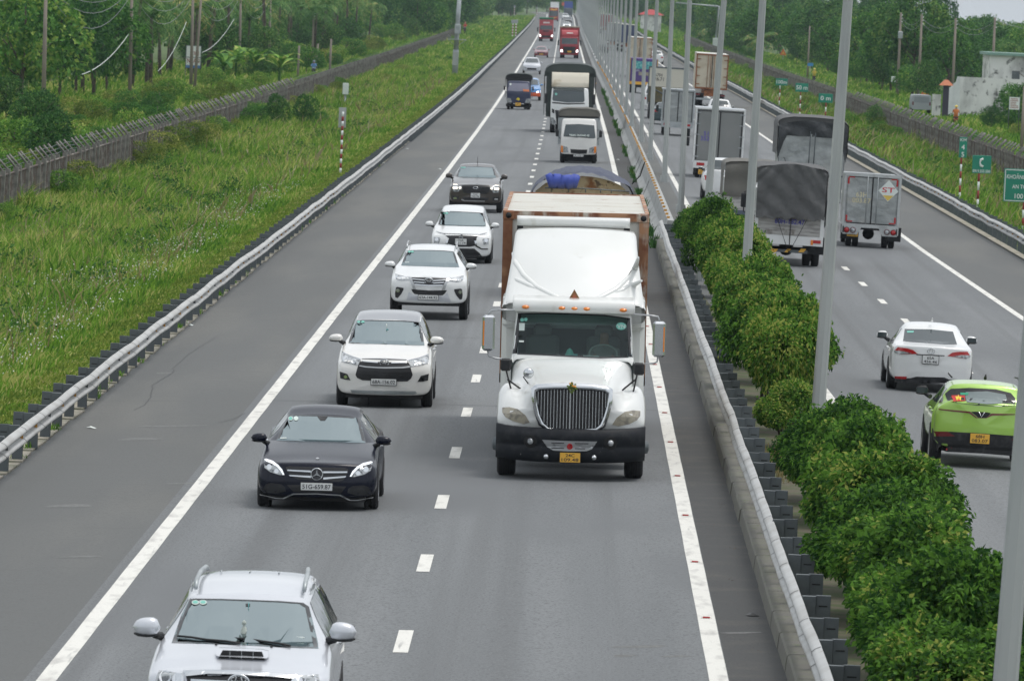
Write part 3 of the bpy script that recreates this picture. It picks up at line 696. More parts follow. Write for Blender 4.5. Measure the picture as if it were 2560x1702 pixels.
def interior(s, p, m=None, seats=True, wheel_x=.36, rear_seat=True):
    """dashboard, seats, steering wheel as one cabin part"""
    yc, zc = p['cowl']; yw, zw = p['wst']; zr = zw; b = MB(); w_ = p['hw']*.86
    b.b2(-w_, w_, yc+.1, p['roof'][0], p['zb']+.1, p['zb']+.16)
    b.loft([[(x, y, z) for x in (-w_*.93, w_*.93)]+[(x, y+.02, z-.2) for x in (w_*.93, -w_*.93)] for y, z in ((yc+.2, zc-.04), (yc+.55, zc-.01), (yc+.75, zc-.1), (yc+.8, zc-.3))], 0)
    ys_ = yc+1.45; top = zc+.12
    for sx in (-.36, .36):
        b.box((sx, ys_, zc-.2), (.5, .14, .62), 1, bev=.05, taper=(.85, .8)); b.box((sx, ys_-.25, zc-.45), (.5, .5, .15), 1, bev=.04); b.box((sx, ys_+.02, top+.1), (.27, .1, .19), 1, bev=.04)
    if rear_seat: b.box((0, ys_+.95, zc-.15), (1.25, .16, .6), 1, bev=.05)
    b.b2(-w_*.8, w_*.8, p['roof'][0]-.1, p['roof'][0]-.06, p['zb'], zc)
    o = b.build('cabin', [m or M['interior'], M['seat']], s.e)
    c = Vector((wheel_x, yc+.78, zc+.02)); q = MB(); rt = Matrix.Rotation(R_(-28), 3, 'X')
    q.tube([c+rt @ Vector((.185*math.cos(t), 0, .185*math.sin(t))) for t in [2*math.pi*k/20 for k in range(21)]], .014, 6, cap=False)
    q.tube([c+rt @ Vector((-.18, 0, 0)), c+rt @ Vector((.18, 0, 0))], .018, 6); q.tube([c, c+Vector((0, -.3, -.1))], .03, 6); q.build('steering_wheel', M['cream'], o)
    return o
def skin_person(name, label, parts, m, loc, rz=0, group=None, mats=None, tagit=True):
    """parts: dict joint -> (pos, radius), edges: list; one continuous skinned body"""
    J, E_ = parts; keys = list(J); idx = {k: i for i, k in enumerate(keys)}
    bm = bmesh.new(); lay_ = bm.verts.layers.skin.verify(); bv = [bm.verts.new(J[k][0]) for k in keys]
    for v_, k in zip(bv, keys): r = J[k][1]; v_[lay_].radius = (r, r) if not isinstance(r, tuple) else r; v_[lay_].use_root = (k == 'pelvis')
    for a, b_ in E_: bm.edges.new((bv[idx[a]], bv[idx[b_]]))
    me = bpy.data.meshes.new(name); bm.to_mesh(me); bm.free()
    o = bpy.data.objects.new(name, me); COL.objects.link(o)
    sm = o.modifiers.new('skin', 'SKIN')
    o.modifiers.new('sub', 'SUBSURF').levels = 1; o.modifiers['sub'].render_levels = 1; sm.use_smooth_shade = True
    dg = bpy.context.evaluated_depsgraph_get(); dg.update(); me2 = bpy.data.meshes.new_from_object(o.evaluated_get(dg)); bpy.data.objects.remove(o)
    o = bpy.data.objects.new(name, me2); COL.objects.link(o); me2.materials.clear()
    for x in (mats or [m]): me2.materials.append(x)
    if mats:
        hd = Vector(J['head'][0]); hands = [Vector(J[k][0]) for k in J if k.startswith(('hand', 'fin'))]; hips = J['pelvis'][0][2]
        for f in me2.polygons:
            c = f.center; near = (c-hd).length < .17 or any((c-h).length < .075 for h in hands)
            low = any((c-Vector(J[k][0])).length < .2 for k in J if k.startswith(('knee', 'foot', 'ankle')))
            f.material_index = 0 if near else (2 if low and len(mats) > 2 else 1)
    o.location = loc; o.rotation_euler = (0, 0, rz)
    if tagit: tag(o, label, 'person', group)
    return o
def seated(arms='wheel', fingers=False, lean=0):
    J = dict(pelvis=((0, 0, 0), .15), spine=((0, .03, .22), (.16, .11)), chest=((0, .04, .42), (.19, .12)), neck=((0, .03, .55), .055), head=((0, 0, .68), (.085, .1)), crown=((0, .0, .76), .075))
    E_ = [('pelvis', 'spine'), ('spine', 'chest'), ('chest', 'neck'), ('neck', 'head'), ('head', 'crown')]
    for sg, t in ((-1, 'l'), (1, 'r')):
        J['sh'+t] = ((sg*.19, .02, .46), .06); J['elb'+t] = ((sg*.26, -.16, .27), .045)
        if arms == 'wheel': J['wri'+t] = ((sg*.17, -.38, .36), .03); J['hand'+t] = ((sg*.14, -.45, .40), (.035, .022))
        else: J['wri'+t] = ((sg*.14, -.3, .1), .03); J['hand'+t] = ((sg*.1, -.36, .07), (.035, .022))
        J['hip'+t] = ((sg*.1, -.06, -.02), .095); J['knee'+t] = ((sg*.14, -.48, .06), .07); J['ankle'+t] = ((sg*.14, -.6, -.36), .045); J['foot'+t] = ((sg*.14, -.75, -.42), .04)
        E_ += [('chest', 'sh'+t), ('sh'+t, 'elb'+t), ('elb'+t, 'wri'+t), ('wri'+t, 'hand'+t), ('pelvis', 'hip'+t), ('hip'+t, 'knee'+t), ('knee'+t, 'ankle'+t), ('ankle'+t, 'foot'+t)]
        if fingers:
            for k in range(4):
                hx = J['hand'+t][0]; a = (hx[0]+sg*(.03-.02*k), hx[1]-.05, hx[2]+.03); c = (a[0]-.005, a[1]-.03, a[2]-.02-.004*(k in (1, 2)))
                J['fin%s%d' % (t, k)] = (a, .0095); J['fint%s%d' % (t, k)] = (c, .008); E_ += [('hand'+t, 'fin%s%d' % (t, k)), ('fin%s%d' % (t, k), 'fint%s%d' % (t, k))]
            J['finth'+t] = ((hx[0]-sg*.045, hx[1]-.01, hx[2]+.02), .01); E_.append(('hand'+t, 'finth'+t))
    return J, E_
# ============================================================ cars coming towards us
def arcs(cx, cz, r, n=20, a0=0, a1=2*math.pi): return [(cx+r*math.cos(a0+(a1-a0)*k/n), cz+r*math.sin(a0+(a1-a0)*k/n)) for k in range(n+(0 if abs(a1-a0) > 6.2 else 1))]
def circ(a, b, r, n=14, sy=1): return [(a+r*math.cos(2*math.pi*k/n), b+r*sy*math.sin(2*math.pi*k/n)) for k in range(n)]
def sidebits(s, p, wb, r, wins=None, handle=True, m=None):
    yc, zc = p['cowl']; yw, zw = p['wst']; yr, zr = p['roof']; bl = p['belt']; zt = zr-.09
    wins = wins or [[(yc+.35, bl+.02), (yw+.05, zw-.07), ((yw+yr)/2-.1, zt), ((yw+yr)/2-.1, bl+.02)], [((yw+yr)/2-.02, bl+.02), ((yw+yr)/2-.02, zt), (yr-.15, zt-.02), (yr+.12, bl+.05)]]
    for ax in ('l', 'R'):
        for w_ in wins: s.decal('side_window', w_, M['glass_dark'], axis=ax, g=.12, off=.008)
        for yy in (0, wb): s.decal('wheel_arch', arcs(yy, r-.02, r+.07, 18), M['black'], axis=ax, g=.12, off=.004, th=.01)
        if handle:
            for yy in ((yw+yr)/2-.25, yr-.1):
                h = s.bvh.ray_cast(Vector(((-9 if ax == 'l' else 9), yy, bl-.1)), Vector((1 if ax == 'l' else -1, 0, 0)))[0]
                if h: MB().box((h.x, h.y, h.z), (.06, .17, .035), bev=.012).build('door_handle', m or M['chrome'], s.e)
    x = p['hw']-.1
    for yy in (0, wb):
        for sx in (-1, 1): s.wheel(sx*x, yy, r, .21)
def wiper(s, pts, m=None):
    q = [s.hit(a, b) for a, b in pts]; q = [v+Vector((0, -.025, .012)) for v in q]; MB().tube(q, [.012]*len(q), 5).build('wiper', M['black'], s.e)
def lampunit(s, poly, m=None, inner=(), mirror=True, drl=None):
    P0 = s.xz(poly)
    for sg in ((1, -1) if mirror else (1,)):
        o = s.decal('headlight', [(sg*x, z) for x, z in P0], m or M['lamp'], off=.01, g=.08)
        for (a, b, r) in inner:
            c = s.hit(a, b); s.decal('lamp_bowl', [(sg*x, z) for x, z in arcs(c.x, c.z, r, 12)], M['lamp_in'], off=.016, th=.01, g=.2, parent=o)
        if drl: s.decal('light_strip', [(sg*x, z) for x, z in s.xz(drl)], M['litg'], off=.018, th=.01, g=.08, parent=o)
def front_car(name, label, u, v, zm, p, m, wpoly, glass_clear=True, wb=2.75, r=.33, roofm=None, frit=.93, group=None, X=None, Y=None):
    s = Veh(name, label, 'car', u, v, X, Y, group=group); s.zm = zm; s.cut_y = p['wst'][0]+.3
    mid = shrink(wpoly, (1+frit)/2)
    cut = [(mid, 'px', 1)] if glass_clear else []
    s.body = s.loftbody('body', carnet(p), m, 4 if glass_clear else 3, 3 if glass_clear else 2, cut)
    if glass_clear:
        s.ringband('windscreen_edge', shrink(wpoly, 1.0), shrink(wpoly, frit), M['frit']); s.glass = s.pd('windscreen', wpoly, M['glass'], off=.004, th=0, g=.12)
        interior(s, p)
    else: s.glass = s.pd('windscreen', wpoly, M['glass_dark'], off=.006, g=.1)
    sidebits(s, p, wb, r)
    MB().b2(-p['hw']*.8, p['hw']*.8, p['yf']+.25, p['yt']-.3, p['zb']-.06, p['zb']+.1).build('underbody', M['black'], s.e)
    return s
# ---- dark blue saloon
p = dict(hw=.9, zb=.2, yf=-.82, zhf=.70, cowl=(.85, .94), wst=(1.75, 1.295), roof=(2.75, 1.385), rgb=(3.35, 1.05), yt=3.85, belt=.93, hwr=.57, trunk=True, zmax=1.415)
W = [(612, 238), (800, 243), (1090, 252), (1568, 280), (1642, 612), (1300, 598), (1040, 590), (700, 580), (472, 577)]
s = front_car('saloon_car', 'glossy dark blue saloon with a round star badge, behind the silver off-roader', 795, 1268, (600, 990, 5.2275), p, M['navy'], W, wb=2.84, r=.32)
g = s.pd('grille', [(600, 925), (640, 912), (1370, 935), (1415, 955), (1410, 1000), (1350, 1095), (1290, 1115), (760, 1085), (690, 1060), (605, 965)], M['grille'], off=.004)
for q in ([(618, 958), (925, 972), (925, 995), (622, 976)], [(1088, 982), (1402, 982), (1398, 1002), (1088, 1005)], [(638, 1028), (925, 1040), (930, 1066), (655, 1045)], [(1088, 1062), (1388, 1042), (1375, 1062), (1088, 1088)]):
    s.pd('chrome_bar', q, M['chrome'], off=.014, parent=g, g=.1)
c = s.hit(1005, 1017); b = MB(); y_ = c.y-.03; R0 = .086
b.tube([(c.x+R0*math.cos(t), y_, c.z+R0*math.sin(t)) for t in [2*math.pi*k/32 for k in range(33)]], .0095, 8, cap=False)
for k in range(3):
    t = math.pi/2+k*2*math.pi/3; tp = (c.x+.082*math.cos(t), c.z+.082*math.sin(t)); l_ = (c.x+.014*math.cos(t+1.05), c.z+.014*math.sin(t+1.05)); r_ = (c.x+.014*math.cos(t-1.05), c.z+.014*math.sin(t-1.05)); b.prism([(c.x, c.z), l_, tp, r_], y_-.008, y_+.004)
b.build('emblem', M['chrome'], s.e); s.decal('emblem_back', arcs(c.x, c.z, .084, 20), M['ink'], off=.02, th=.02, g=.3)
lampunit(s, [(318, 826), (345, 822), (430, 852), (500, 900), (552, 960), (585, 1030), (520, 1030), (400, 992), (322, 935)], drl=[(320, 826), (345, 822), (430, 850), (500, 897), (555, 958), (583, 1028), (562, 1030), (532, 975), (482, 918), (420, 884), (345, 856)], inner=((385, 925, .04), (480, 980, .035)))
s.pd('air_intake', [(612, 1158), (790, 1158), (1210, 1172), (1390, 1178), (1320, 1268), (1200, 1262), (800, 1252), (700, 1250)], M['grille'], off=.003)
q = s.xz([(335, 1150), (400, 1132), (540, 1150), (590, 1185), (600, 1240), (480, 1272), (330, 1258), (300, 1215)])
s.decal('air_intake', q, M['plastic'], off=.003, mirror=True)
q = s.xz([(262, 1270), (330, 1285), (480, 1318), (560, 1322), (690, 1268), (1000, 1268), (1000, 1280), (700, 1284), (570, 1338), (470, 1334), (330, 1300), (262, 1286)]); s.decal('bumper_lip', q, M['silver_trim'], off=.012, mirror=True, g=.1)
s.plate((795, 1125), (1205, 1240), ['51G-659.87'])
for (a, m_) in ((663, M['sticker']), (733, M['sticker_w'])): s.pd('sticker', circ(a, 293, 30), M['sticker_w'], off=.012, th=0, g=.3); s.pd('sticker', circ(a, 293, 22), m_, off=.015, th=0, g=.3)
s.pd('sticker', [(525, 545), (608, 543), (608, 553), (525, 555)], M['paper'], off=.012, th=0)
s.pd('camera_housing', [(1010, 262), (1150, 266), (1110, 322), (1050, 320)], M['plastic'], off=.008, th=.05)
s.pd('bonnet_badge', circ(1013, 815, 22, 12, .5), M['silver_trim'], off=.01, g=.3)
for sx in (-1, 1): s.mirror_(sx*.94, .72, .985, M['navy'], .125, .08, .07, base=sx*.8)
b = MB()
for k, zq in enumerate((.0, .035, .07, .1)): b.tube([(-.03, 1.6, 1.08-zq), (-.03, 1.6, 1.08-zq-.03)], .012+.006*(k % 2), 8)
b.build('hanging_beads', M['paper'], s.e)
# ---- white people carrier with a grey roof
p = dict(hw=.895, zb=.24, yf=-.88, zhf=.885, cowl=(.38, 1.14), wst=(1.3, 1.55), roof=(3.05, 1.675), rgb=(3.6, 1.2), yt=3.75, belt=1.10, hwr=.625, zmax=1.70, plan=.22, fprof=lambda z: 0 if z < .7 else (z-.7)*.5)
W = [(470, 268), (700, 268), (915, 272), (1150, 278), (1366, 292), (1412, 612), (1150, 606), (900, 598), (600, 588), (384, 580)]
s = front_car('people_carrier', 'white people carrier with a grey roof, behind the dark blue saloon', 961, 1014, (800, 750, 5.406), p, M['pearl'], W, wb=2.75, r=.34)
s.body.data.materials.append(M['greyroof'])
for f_ in s.body.data.polygons:
    if f_.center.z > 1.5 and abs(f_.center.x) < .60 and 1.33 < f_.center.y < 3.2: f_.material_index = 1
g = s.pd('grille', [(570, 790), (870, 790), (1160, 805), (1190, 825), (1215, 880), (1252, 1010), (1230, 1060), (1180, 1098), (870, 1098), (570, 1082), (500, 1050), (480, 1010), (510, 900), (545, 820)], M['grille'], off=.006)
for q in ([(565, 820), (780, 838), (782, 852), (590, 836)], [(960, 845), (1180, 835), (1160, 850), (962, 858)]): s.pd('chrome_bar', q, M['chrome'], off=.02, parent=g, g=.1)
s.pd('chrome_bar', [(535, 882), (620, 895), (760, 905), (870, 908), (1100, 905), (1215, 890), (1215, 912), (1120, 922), (870, 925), (620, 912), (530, 895)], M['silver_trim'], off=.02, parent=g, g=.1)
for zz in (960, 1000, 1040): s.pd('grille_slat', [(500+zz/20, zz), (870, zz+14), (1225-zz/30, zz+8), (1225-zz/30, zz+16), (870, zz+24), (500+zz/20, zz+8)], M['plastic'], off=.018, parent=g, g=.15)
s.emblem_oval(870, 845, .085, .058, .009)
lampunit(s, [(300, 700), (340, 728), (440, 770), (550, 805), (530, 850), (512, 885), (420, 862), (290, 835), (285, 770)], inner=((345, 800, .05), (455, 830, .04)))
s.decal('lamp_rim', s.xz([(300, 692), (340, 718), (440, 760), (552, 797), (548, 806), (440, 772), (340, 730), (300, 704)]), M['chrome'], off=.016, mirror=True)
q = s.xz([(268, 965), (370, 1000), (412, 1082), (340, 1074), (275, 1055)]); s.decal('fog_lamp_panel', q, M['plastic'], off=.008, mirror=True); c = s.hit(348, 1037); s.decal('fog_lamp', arcs(c.x, c.z, .034, 14), M['lamp_in'], off=.02, mirror=True, g=.2)
q = s.xz([(410, 1212), (870, 1226), (1290, 1230), (1310, 1262), (1260, 1276), (870, 1274), (430, 1252)]); s.decal('bumper_insert', q, M['galv'], off=.004)
s.plate((690, 1065), (1030, 1150), ['68A-156.02'])
for a in (525, 580): s.pd('sticker', circ(a, 296, 24, 12, .6), M['sticker'], off=.012, th=0, g=.3)
MB().tube([(-.02, .95, 1.5), (-.02, .93, 1.42)], .008).build('hanging_charm_cord', M['paper'], s.e)
b = MB(); b.prism([(-.04, 1.38), (-.01, 1.34), (.04, 1.375), (0, 1.41)], .92, .935); b.build('hanging_charm', M['teal'], s.e)
MB().lathe([(.035, 1.13), (.03, 1.15), (.012, 1.17), (.018, 1.19), (.001, 1.22)], (0, .62, 0)).build('dashboard_statue', M['figurine'], s.e)
for sx in (-1, 1): s.mirror_(sx*.955, .42, 1.235, M['pearl'], .135, .085, .075, base=sx*.8)
# ---- white SUV with two people
p = dict(hw=.925, zb=.40, yf=-.85, zhf=1.0, cowl=(.55, 1.245), wst=(1.4, 1.60), roof=(3.25, 1.68), rgb=(3.75, 1.3), yt=3.95, belt=1.2, hwr=.63, zmax=1.71, fprof=lambda z: 0 if z < .85 else (z-.85)*.45)
W = [(525, 243), (740, 238), (940, 241), (1150, 248), (1335, 265), (1418, 535), (1150, 530), (930, 522), (650, 512), (428, 503)]
s = front_car('suv', 'white off-roader with two people inside and a chrome barred grille, behind the grey-roofed people carrier', 1072, 797, (940, 590, 6.818), p, M['white'], W, wb=2.745, r=.39)
g = s.pd('grille', [(605, 705), (900, 708), (1210, 720), (1180, 780), (1140, 850), (900, 848), (665, 832), (625, 760)], M['grille'], off=.008)
for q in ([(612, 728), (820, 745), (820, 762), (622, 742)], [(980, 755), (1190, 742), (1182, 758), (980, 772)], [(638, 775), (820, 788), (830, 806), (650, 792)], [(975, 796), (1165, 785), (1155, 802), (975, 812)], [(662, 815), (900, 836), (1140, 830), (1136, 848), (900, 854), (670, 834)]): s.pd('chrome_bar', q, M['chrome'], off=.02, parent=g, g=.1)
q = s.xz([(545, 692), (605, 705), (640, 800), (680, 905), (630, 905), (598, 800)]); s.decal('grille_bracket', q, M['silver_trim'], off=.012, mirror=True)
s.emblem_oval(902, 766, .1, .072, .012)
lampunit(s, [(330, 640), (385, 660), (480, 690), (545, 700), (570, 750), (450, 760), (370, 752), (335, 720)], inner=((412, 722, .035), (352, 700, .03)))
q = s.xz([(365, 868), (470, 885), (470, 915), (430, 990), (370, 1058), (330, 1045), (325, 980), (340, 880)]); s.decal('fog_lamp_panel', q, M['grille'], off=.006, mirror=True); c = s.hit(375, 928); s.decal('fog_lamp', arcs(c.x, c.z, .045, 14), M['lamp_in'], off=.02, mirror=True, g=.2)
s.pd('air_intake', [(600, 905), (900, 928), (1210, 925), (1170, 985), (1130, 1012), (900, 1010), (660, 990), (625, 955)], M['grille'], off=.006)
s.pd('bumper_insert', [(560, 950), (640, 1005), (900, 1025), (1160, 1018), (1215, 965), (1280, 1130), (900, 1112), (520, 1090)], M['silver'], off=.003)
s.plate((725, 1005), (1055, 1090), ['63A-144.92'])
for a in (570, 620): s.pd('sticker', circ(a, 270, 26, 12, .6), M['sticker'], off=.012, th=0, g=.3)
s.pd('sticker', [(495, 447), (565, 447), (565, 460), (495, 458)], M['paper'], off=.012, th=0)
b = MB(); c = s.hit(1310, 480); b.lathe([(.11, -.0), (.1, .04), (.06, .075), (.001, .085)], (c.x, c.y+.14, c.z-.04)); b.build('dashboard_hat', M['paper'], s.e)
for sx in (-1, 1):
    s.mirror_(sx*.98, .6, 1.27, M['white'], .13, .08, .07, base=sx*.84)
    MB().tube([(sx*.60, 1.65, 1.64), (sx*.60, 1.8, 1.72), (sx*.59, 2.6, 1.76), (sx*.58, 3.2, 1.72)], .022).build('roof_rail', M['silver_trim'], s.e)
for x_, lab in ((.36, 'person in a dark top driving the white off-roader'), (-.36, 'person in a light top in the passenger seat of the white off-roader')):
    pm = mat('clothes', (.1, .11, .13) if x_ > 0 else (.4, .4, .38), .9)
    skin_person('person', lab, seated('wheel' if x_ > 0 else 'lap'), pm, s.mw @ Vector((x_, 2.0, .70)), s.e.rotation_euler.z, mats=[M['skin'], pm])
# ---- white angular people carrier with three-diamond badge
p = dict(hw=.88, zb=.21, yf=-.82, zhf=.84, cowl=(.3, 1.07), wst=(1.2, 1.475), roof=(2.95, 1.6), rgb=(3.5, 1.1), yt=3.65, belt=1.03, hwr=.62, zmax=1.625, fprof=lambda z: 0 if z < .65 else (z-.65)*.5)
W = [(325, 783), (600, 780), (890, 795), (915, 965), (880, 975), (600, 970), (380, 962), (290, 950)]
s = front_car('people_carrier', 'white people carrier with a sharp black X-shaped nose and three-diamond badge', 1153, 657, (1040, 380, 5.2275), p, M['white'], W, wb=2.77, r=.33)
g = s.pd('grille', [(355, 1062), (590, 1072), (825, 1078), (800, 1100), (735, 1135), (770, 1225), (700, 1240), (560, 1238), (415, 1200), (440, 1130), (385, 1090)], M['grille'], off=.006)
for q in ([(262, 1035), (355, 1060), (370, 1080), (300, 1062)],): s.decal('light_strip', s.xz(q), M['lamp'], off=.012, mirror=True)
lampunit(s, [(235, 1110), (315, 1122), (318, 1140), (300, 1198), (235, 1190)], inner=((272, 1142, .05),))
q = s.xz([(385, 1200), (400, 1150), (422, 1152), (408, 1205)]); s.decal('chrome_blade', q, M['chrome'], off=.016, mirror=True)
q = s.xz([(740, 1145), (755, 1142), (795, 1220), (860, 1262), (940, 1262), (940, 1275), (855, 1275), (780, 1235)]); s.decal('chrome_blade', q, M['frit'], off=.012, mirror=True)
s.pd('air_intake', [(555, 1260), (760, 1262), (830, 1320), (870, 1375), (850, 1388), (590, 1375), (370, 1360), (400, 1280)], M['grille'], off=.006)
c = s.hit(588, 1105); b = MB()
for k in range(3):
    t = math.pi/2+k*2*math.pi/3; ex, ez = math.cos(t), math.sin(t); px_, pz_ = -ez, ex
    b.prism([(c.x, c.z), (c.x+.04*ex+.023*px_, c.z+.04*ez+.023*pz_), (c.x+.08*ex, c.z+.08*ez), (c.x+.04*ex-.023*px_, c.z+.04*ez-.023*pz_)], c.y-.035, c.y-.02)
b.build('emblem', M['chrome'], s.e)
s.plate((512, 1133), (660, 1215), ['71A', '161.19'])
for a in (360, 402): s.pd('sticker', circ(a, 802, 20, 12, .55), M['sticker'], off=.012, th=0, g=.3)
for sx in (-1, 1): s.mirror_(sx*.965, .42, 1.105, M['white'], .12, .08, .075, base=sx*.8)
# ---- grey-brown pickup with lit headlights
p = dict(hw=.95, zb=.34, yf=-.88, zhf=1.0, cowl=(.8, 1.25), wst=(1.6, 1.61), roof=(2.4, 1.7), rgb=(2.75, 1.2), yt=4.3, belt=1.2, hwr=.64, zmax=1.71, trunk=True, fprof=lambda z: 0 if z < .92 else (z-.92)*.4, plan=.2)
W = [(568, 192), (790, 190), (1018, 203), (1045, 342), (790, 332), (533, 322)]
s = front_car('pickup_truck', 'grey-brown pickup with two lit headlights and an aerial, behind the white people carriers', 1189, 531, (1040, 380, 5.2275), p, M['bronze'], W, wb=3.27, r=.39, glass_clear=True)
g = s.pd('grille', [(600, 432), (780, 430), (960, 435), (962, 500), (945, 535), (915, 550), (640, 540), (610, 520)], M['grille'], off=.01)
s.pd('grille_bar', [(610, 462), (780, 470), (955, 466), (955, 478), (780, 482), (610, 474)], M['plastic'], off=.02, parent=g)
s.emblem_oval(778, 470, .088, .034, .012, bar=False); c = s.hit(778, 470); s.decal('emblem_back', [(c.x+.08*math.cos(t), c.z+.03*math.sin(t)) for t in [k*math.pi/8 for k in range(16)]], M['navy'], off=.02, g=.3)
lampunit(s, [(480, 425), (600, 440), (600, 490), (560, 492), (555, 525), (485, 515)])
for (a, b_, r) in ((512, 455, .075), (575, 467, .035)):
    c = s.hit(a, b_)
    for sg in (-1, 1): s.decal('lit_lamp', [(sg*x, z) for x, z in ([(c.x-r, c.z-r), (c.x+r, c.z-r), (c.x+r, c.z+r), (c.x-r, c.z+r)] if r > .05 else arcs(c.x, c.z, r, 10))], M['lit'], off=.022, th=.01, g=.3)
q = s.xz([(605, 590), (780, 598), (780, 632), (625, 625)]); s.decal('air_intake', q, M['grille'], off=.008, mirror=True)
q = s.xz([(470, 568), (560, 580), (560, 625), (480, 622)]); s.decal('fog_lamp_panel', q, M['grille'], off=.008, mirror=True); c = s.hit(515, 605); s.decal('fog_lamp', [(c.x-.07, c.z-.03), (c.x+.06, c.z-.03), (c.x+.05, c.z+.03), (c.x-.06, c.z+.03)], M['lamp_in'], off=.02, mirror=True)
q = s.xz([(600, 615), (640, 632), (900, 640), (900, 650), (630, 645), (590, 628)]); s.decal('bumper_lip', q, M['silver_trim'], off=.015)
s.plate((717, 537), (835, 600), ['51D', '745.76'])
s.pd('sticker', [(590, 200), (650, 200), (650, 210), (590, 210)], M['sticker'], off=.012, th=0)
for sx in (-1, 1):
    s.mirror_(sx*1.0, .62, 1.29, M['bronze'], .13, .07, .09, base=sx*.86)
MB().tube([(0, 2.0, 1.69), (.0, 1.98, 1.98)], [.012, .006], 5).build('aerial', M['black'], s.e)
# ---- near silver SUV, cut by the lower edge of the picture
p = dict(hw=.92, zb=.42, yf=-.88, zhf=.99, cowl=(.52, 1.2), wst=(1.42, 1.595), roof=(3.35, 1.68), rgb=(3.8, 1.3), yt=3.95, belt=1.17, hwr=.635, zmax=1.71, fprof=lambda z: 0 if z < .82 else (z-.82)*.45)
W = [(590, 385), (900, 390), (1200, 400), (1500, 412), (1740, 430), (1800, 470), (1895, 895), (1500, 882), (1150, 862), (700, 845), (402, 838), (500, 560)]
s = front_car('suv', 'silver off-roader with roof rails and bonnet scoop, cut off by the bottom edge', None, None, (330, 1400, 4.067), p, M['silver'], W, wb=2.75, r=.39, X=-3.055, Y=71.35, frit=.94)
s.pd('bonnet_scoop', [(885, 912), (1100, 918), (1330, 930), (1385, 945), (1390, 1000), (1370, 1018), (1100, 1008), (865, 995), (850, 965)], M['silver'], off=.055, th=.06, g=.06)
c0 = s.hit(880, 985); c1 = s.hit(1350, 1005); y_ = s.hit(1100, 975).y-.075
g = MB().prism([(c0.x, c0.z-.005), (c1.x, c1.z-.0), (c1.x-.03, c1.z+.075), (c0.x+.04, c0.z+.075)], y_-.02, y_+.02).build('scoop_opening', M['black'], s.e)
b = MB()
for k in range(1, 4): x_ = c0.x+(c1.x-c0.x)*k/4; b.box((x_, y_-.025, c0.z+.035), (.008, .01, .075))
b.build('scoop_bars', M['chrome'], g)
g = s.pd('grille', [(550, 1178), (780, 1130), (1100, 1128), (1420, 1150), (1640, 1195), (1620, 1300), (1100, 1330), (580, 1300)], M['grille'], off=.008)
s.pd('chrome_bar', [(520, 1128), (780, 1122), (1100, 1125), (1400, 1150), (1680, 1172), (1640, 1200), (1400, 1185), (1100, 1165), (780, 1158), (555, 1180)], M['chrome'], off=.03)
for k in range(2): s.pd('chrome_bar', [(600, 1205+50*k), (1620, 1240+50*k), (1620, 1262+50*k), (600, 1228+50*k)], M['chrome'], off=.02, parent=g)
s.emblem_oval(1085, 1235, .1, .07, .013)
lampunit(s, [(275, 1118), (350, 1128), (515, 1150), (545, 1260), (420, 1290), (230, 1250)], inner=((470, 1210, .06), (340, 1190, .06)))
for (pts) in ([(465, 778), (600, 790), (760, 815), (950, 830), (1100, 852)], [(1022, 800), (1200, 812), (1350, 835), (1500, 855), (1610, 878)]): wiper(s, pts)
for a in (646, 724): s.pd('sticker', circ(a, 430, 38, 14, .62), M['sticker_w'], off=.012, th=0, g=.3); s.pd('sticker', circ(a, 428, 28, 12, .55), M['sticker'], off=.015, th=0, g=.3)
b = MB(); c = s.hit(1175, 560); b.prism([(c.x, c.z-.06), (c.x+.036, c.z+.005), (c.x-.0, c.z+.065), (c.x-.036, c.z+.005)], c.y+.12, c.y+.13); b.tube([(c.x, c.y+.125, c.z+.06), (c.x+.005, c.y+.14, c.z+.12)], .004); b.build('hanging_charm', M['teal'], s.e)
c = s.hit(1133, 780); MB().lathe([(.038, 0), (.036, .03), (.03, .04), (.026, .07), (.015, .085), (.012, .1), (.022, .108), (.024, .125), (.013, .14), (.001, .15)], (c.x, c.y+.09, c.z+.015)).build('dashboard_statue', M['figurine'], s.e)
c = s.hit(1555, 815); MB().box((c.x, c.y+.14, c.z-.0), (.38, .12, .012), rot=Matrix.Rotation(R_(-30), 3, 'X')).build('dashboard_paper', M['paper'], s.e)
s.pd('camera_housing', [(1155, 442), (1200, 442), (1200, 470), (1155, 468)], M['black'], off=.008, th=.05)
for (a, b_) in ((855, 860), (1418, 884)): c = s.hit(a, b_); MB().lathe([(.014, -.02), (.014, .01), (.001, .02)], tuple(c), n=10).build('washer_jet', M['black'], s.e)
b = MB()
for x_ in (-.66, .66):
    for t in (0, 1): pass
for sx in (-1, 1):
    s.mirror_(sx*.985, .62, 1.31, M['silver'], .14, .085, .1, base=sx*.84)
    b = MB(); b.tube([(sx*.55, 1.62, 1.63), (sx*.555, 1.75, 1.70), (sx*.55, 2.5, 1.735), (sx*.53, 3.15, 1.73), (sx*.52, 3.35, 1.69)], [.02, .024, .024, .024, .02], 8); b.build('roof_rail', M['galv'], s.e)
    s.decal('roof_ditch_trim', [(sx*.60, 1.58), (sx*.625, 1.575), (sx*.635, 1.66), (sx*.615, 1.665)], M['galv'], off=.01)
    b = MB(); b.tube([(sx*.69, 1.35, 1.2), (sx*.64, 1.52, 1.38), (sx*.61, 1.62, 1.42)], .02, 6); b.build('grab_handle', M['cream'], s.e)
b = MB()
for x_ in (-.3, 0, .3): b.tube([(x_-.06, 3.0, 1.705), (x_-.06, 2.75, 1.715)], .008, 4)
b.build('roof_ribs', M['galv'], s.e)
pm = mat('driver_shirt', (.05, .04, .045), .9)
skin_person('person', 'person driving the near silver off-roader, both hands on the wheel', seated('wheel', True), pm, s.mw @ Vector((.38, 1.95, .70)), s.e.rotation_euler.z, mats=[M['skin'], pm])
SIL = s
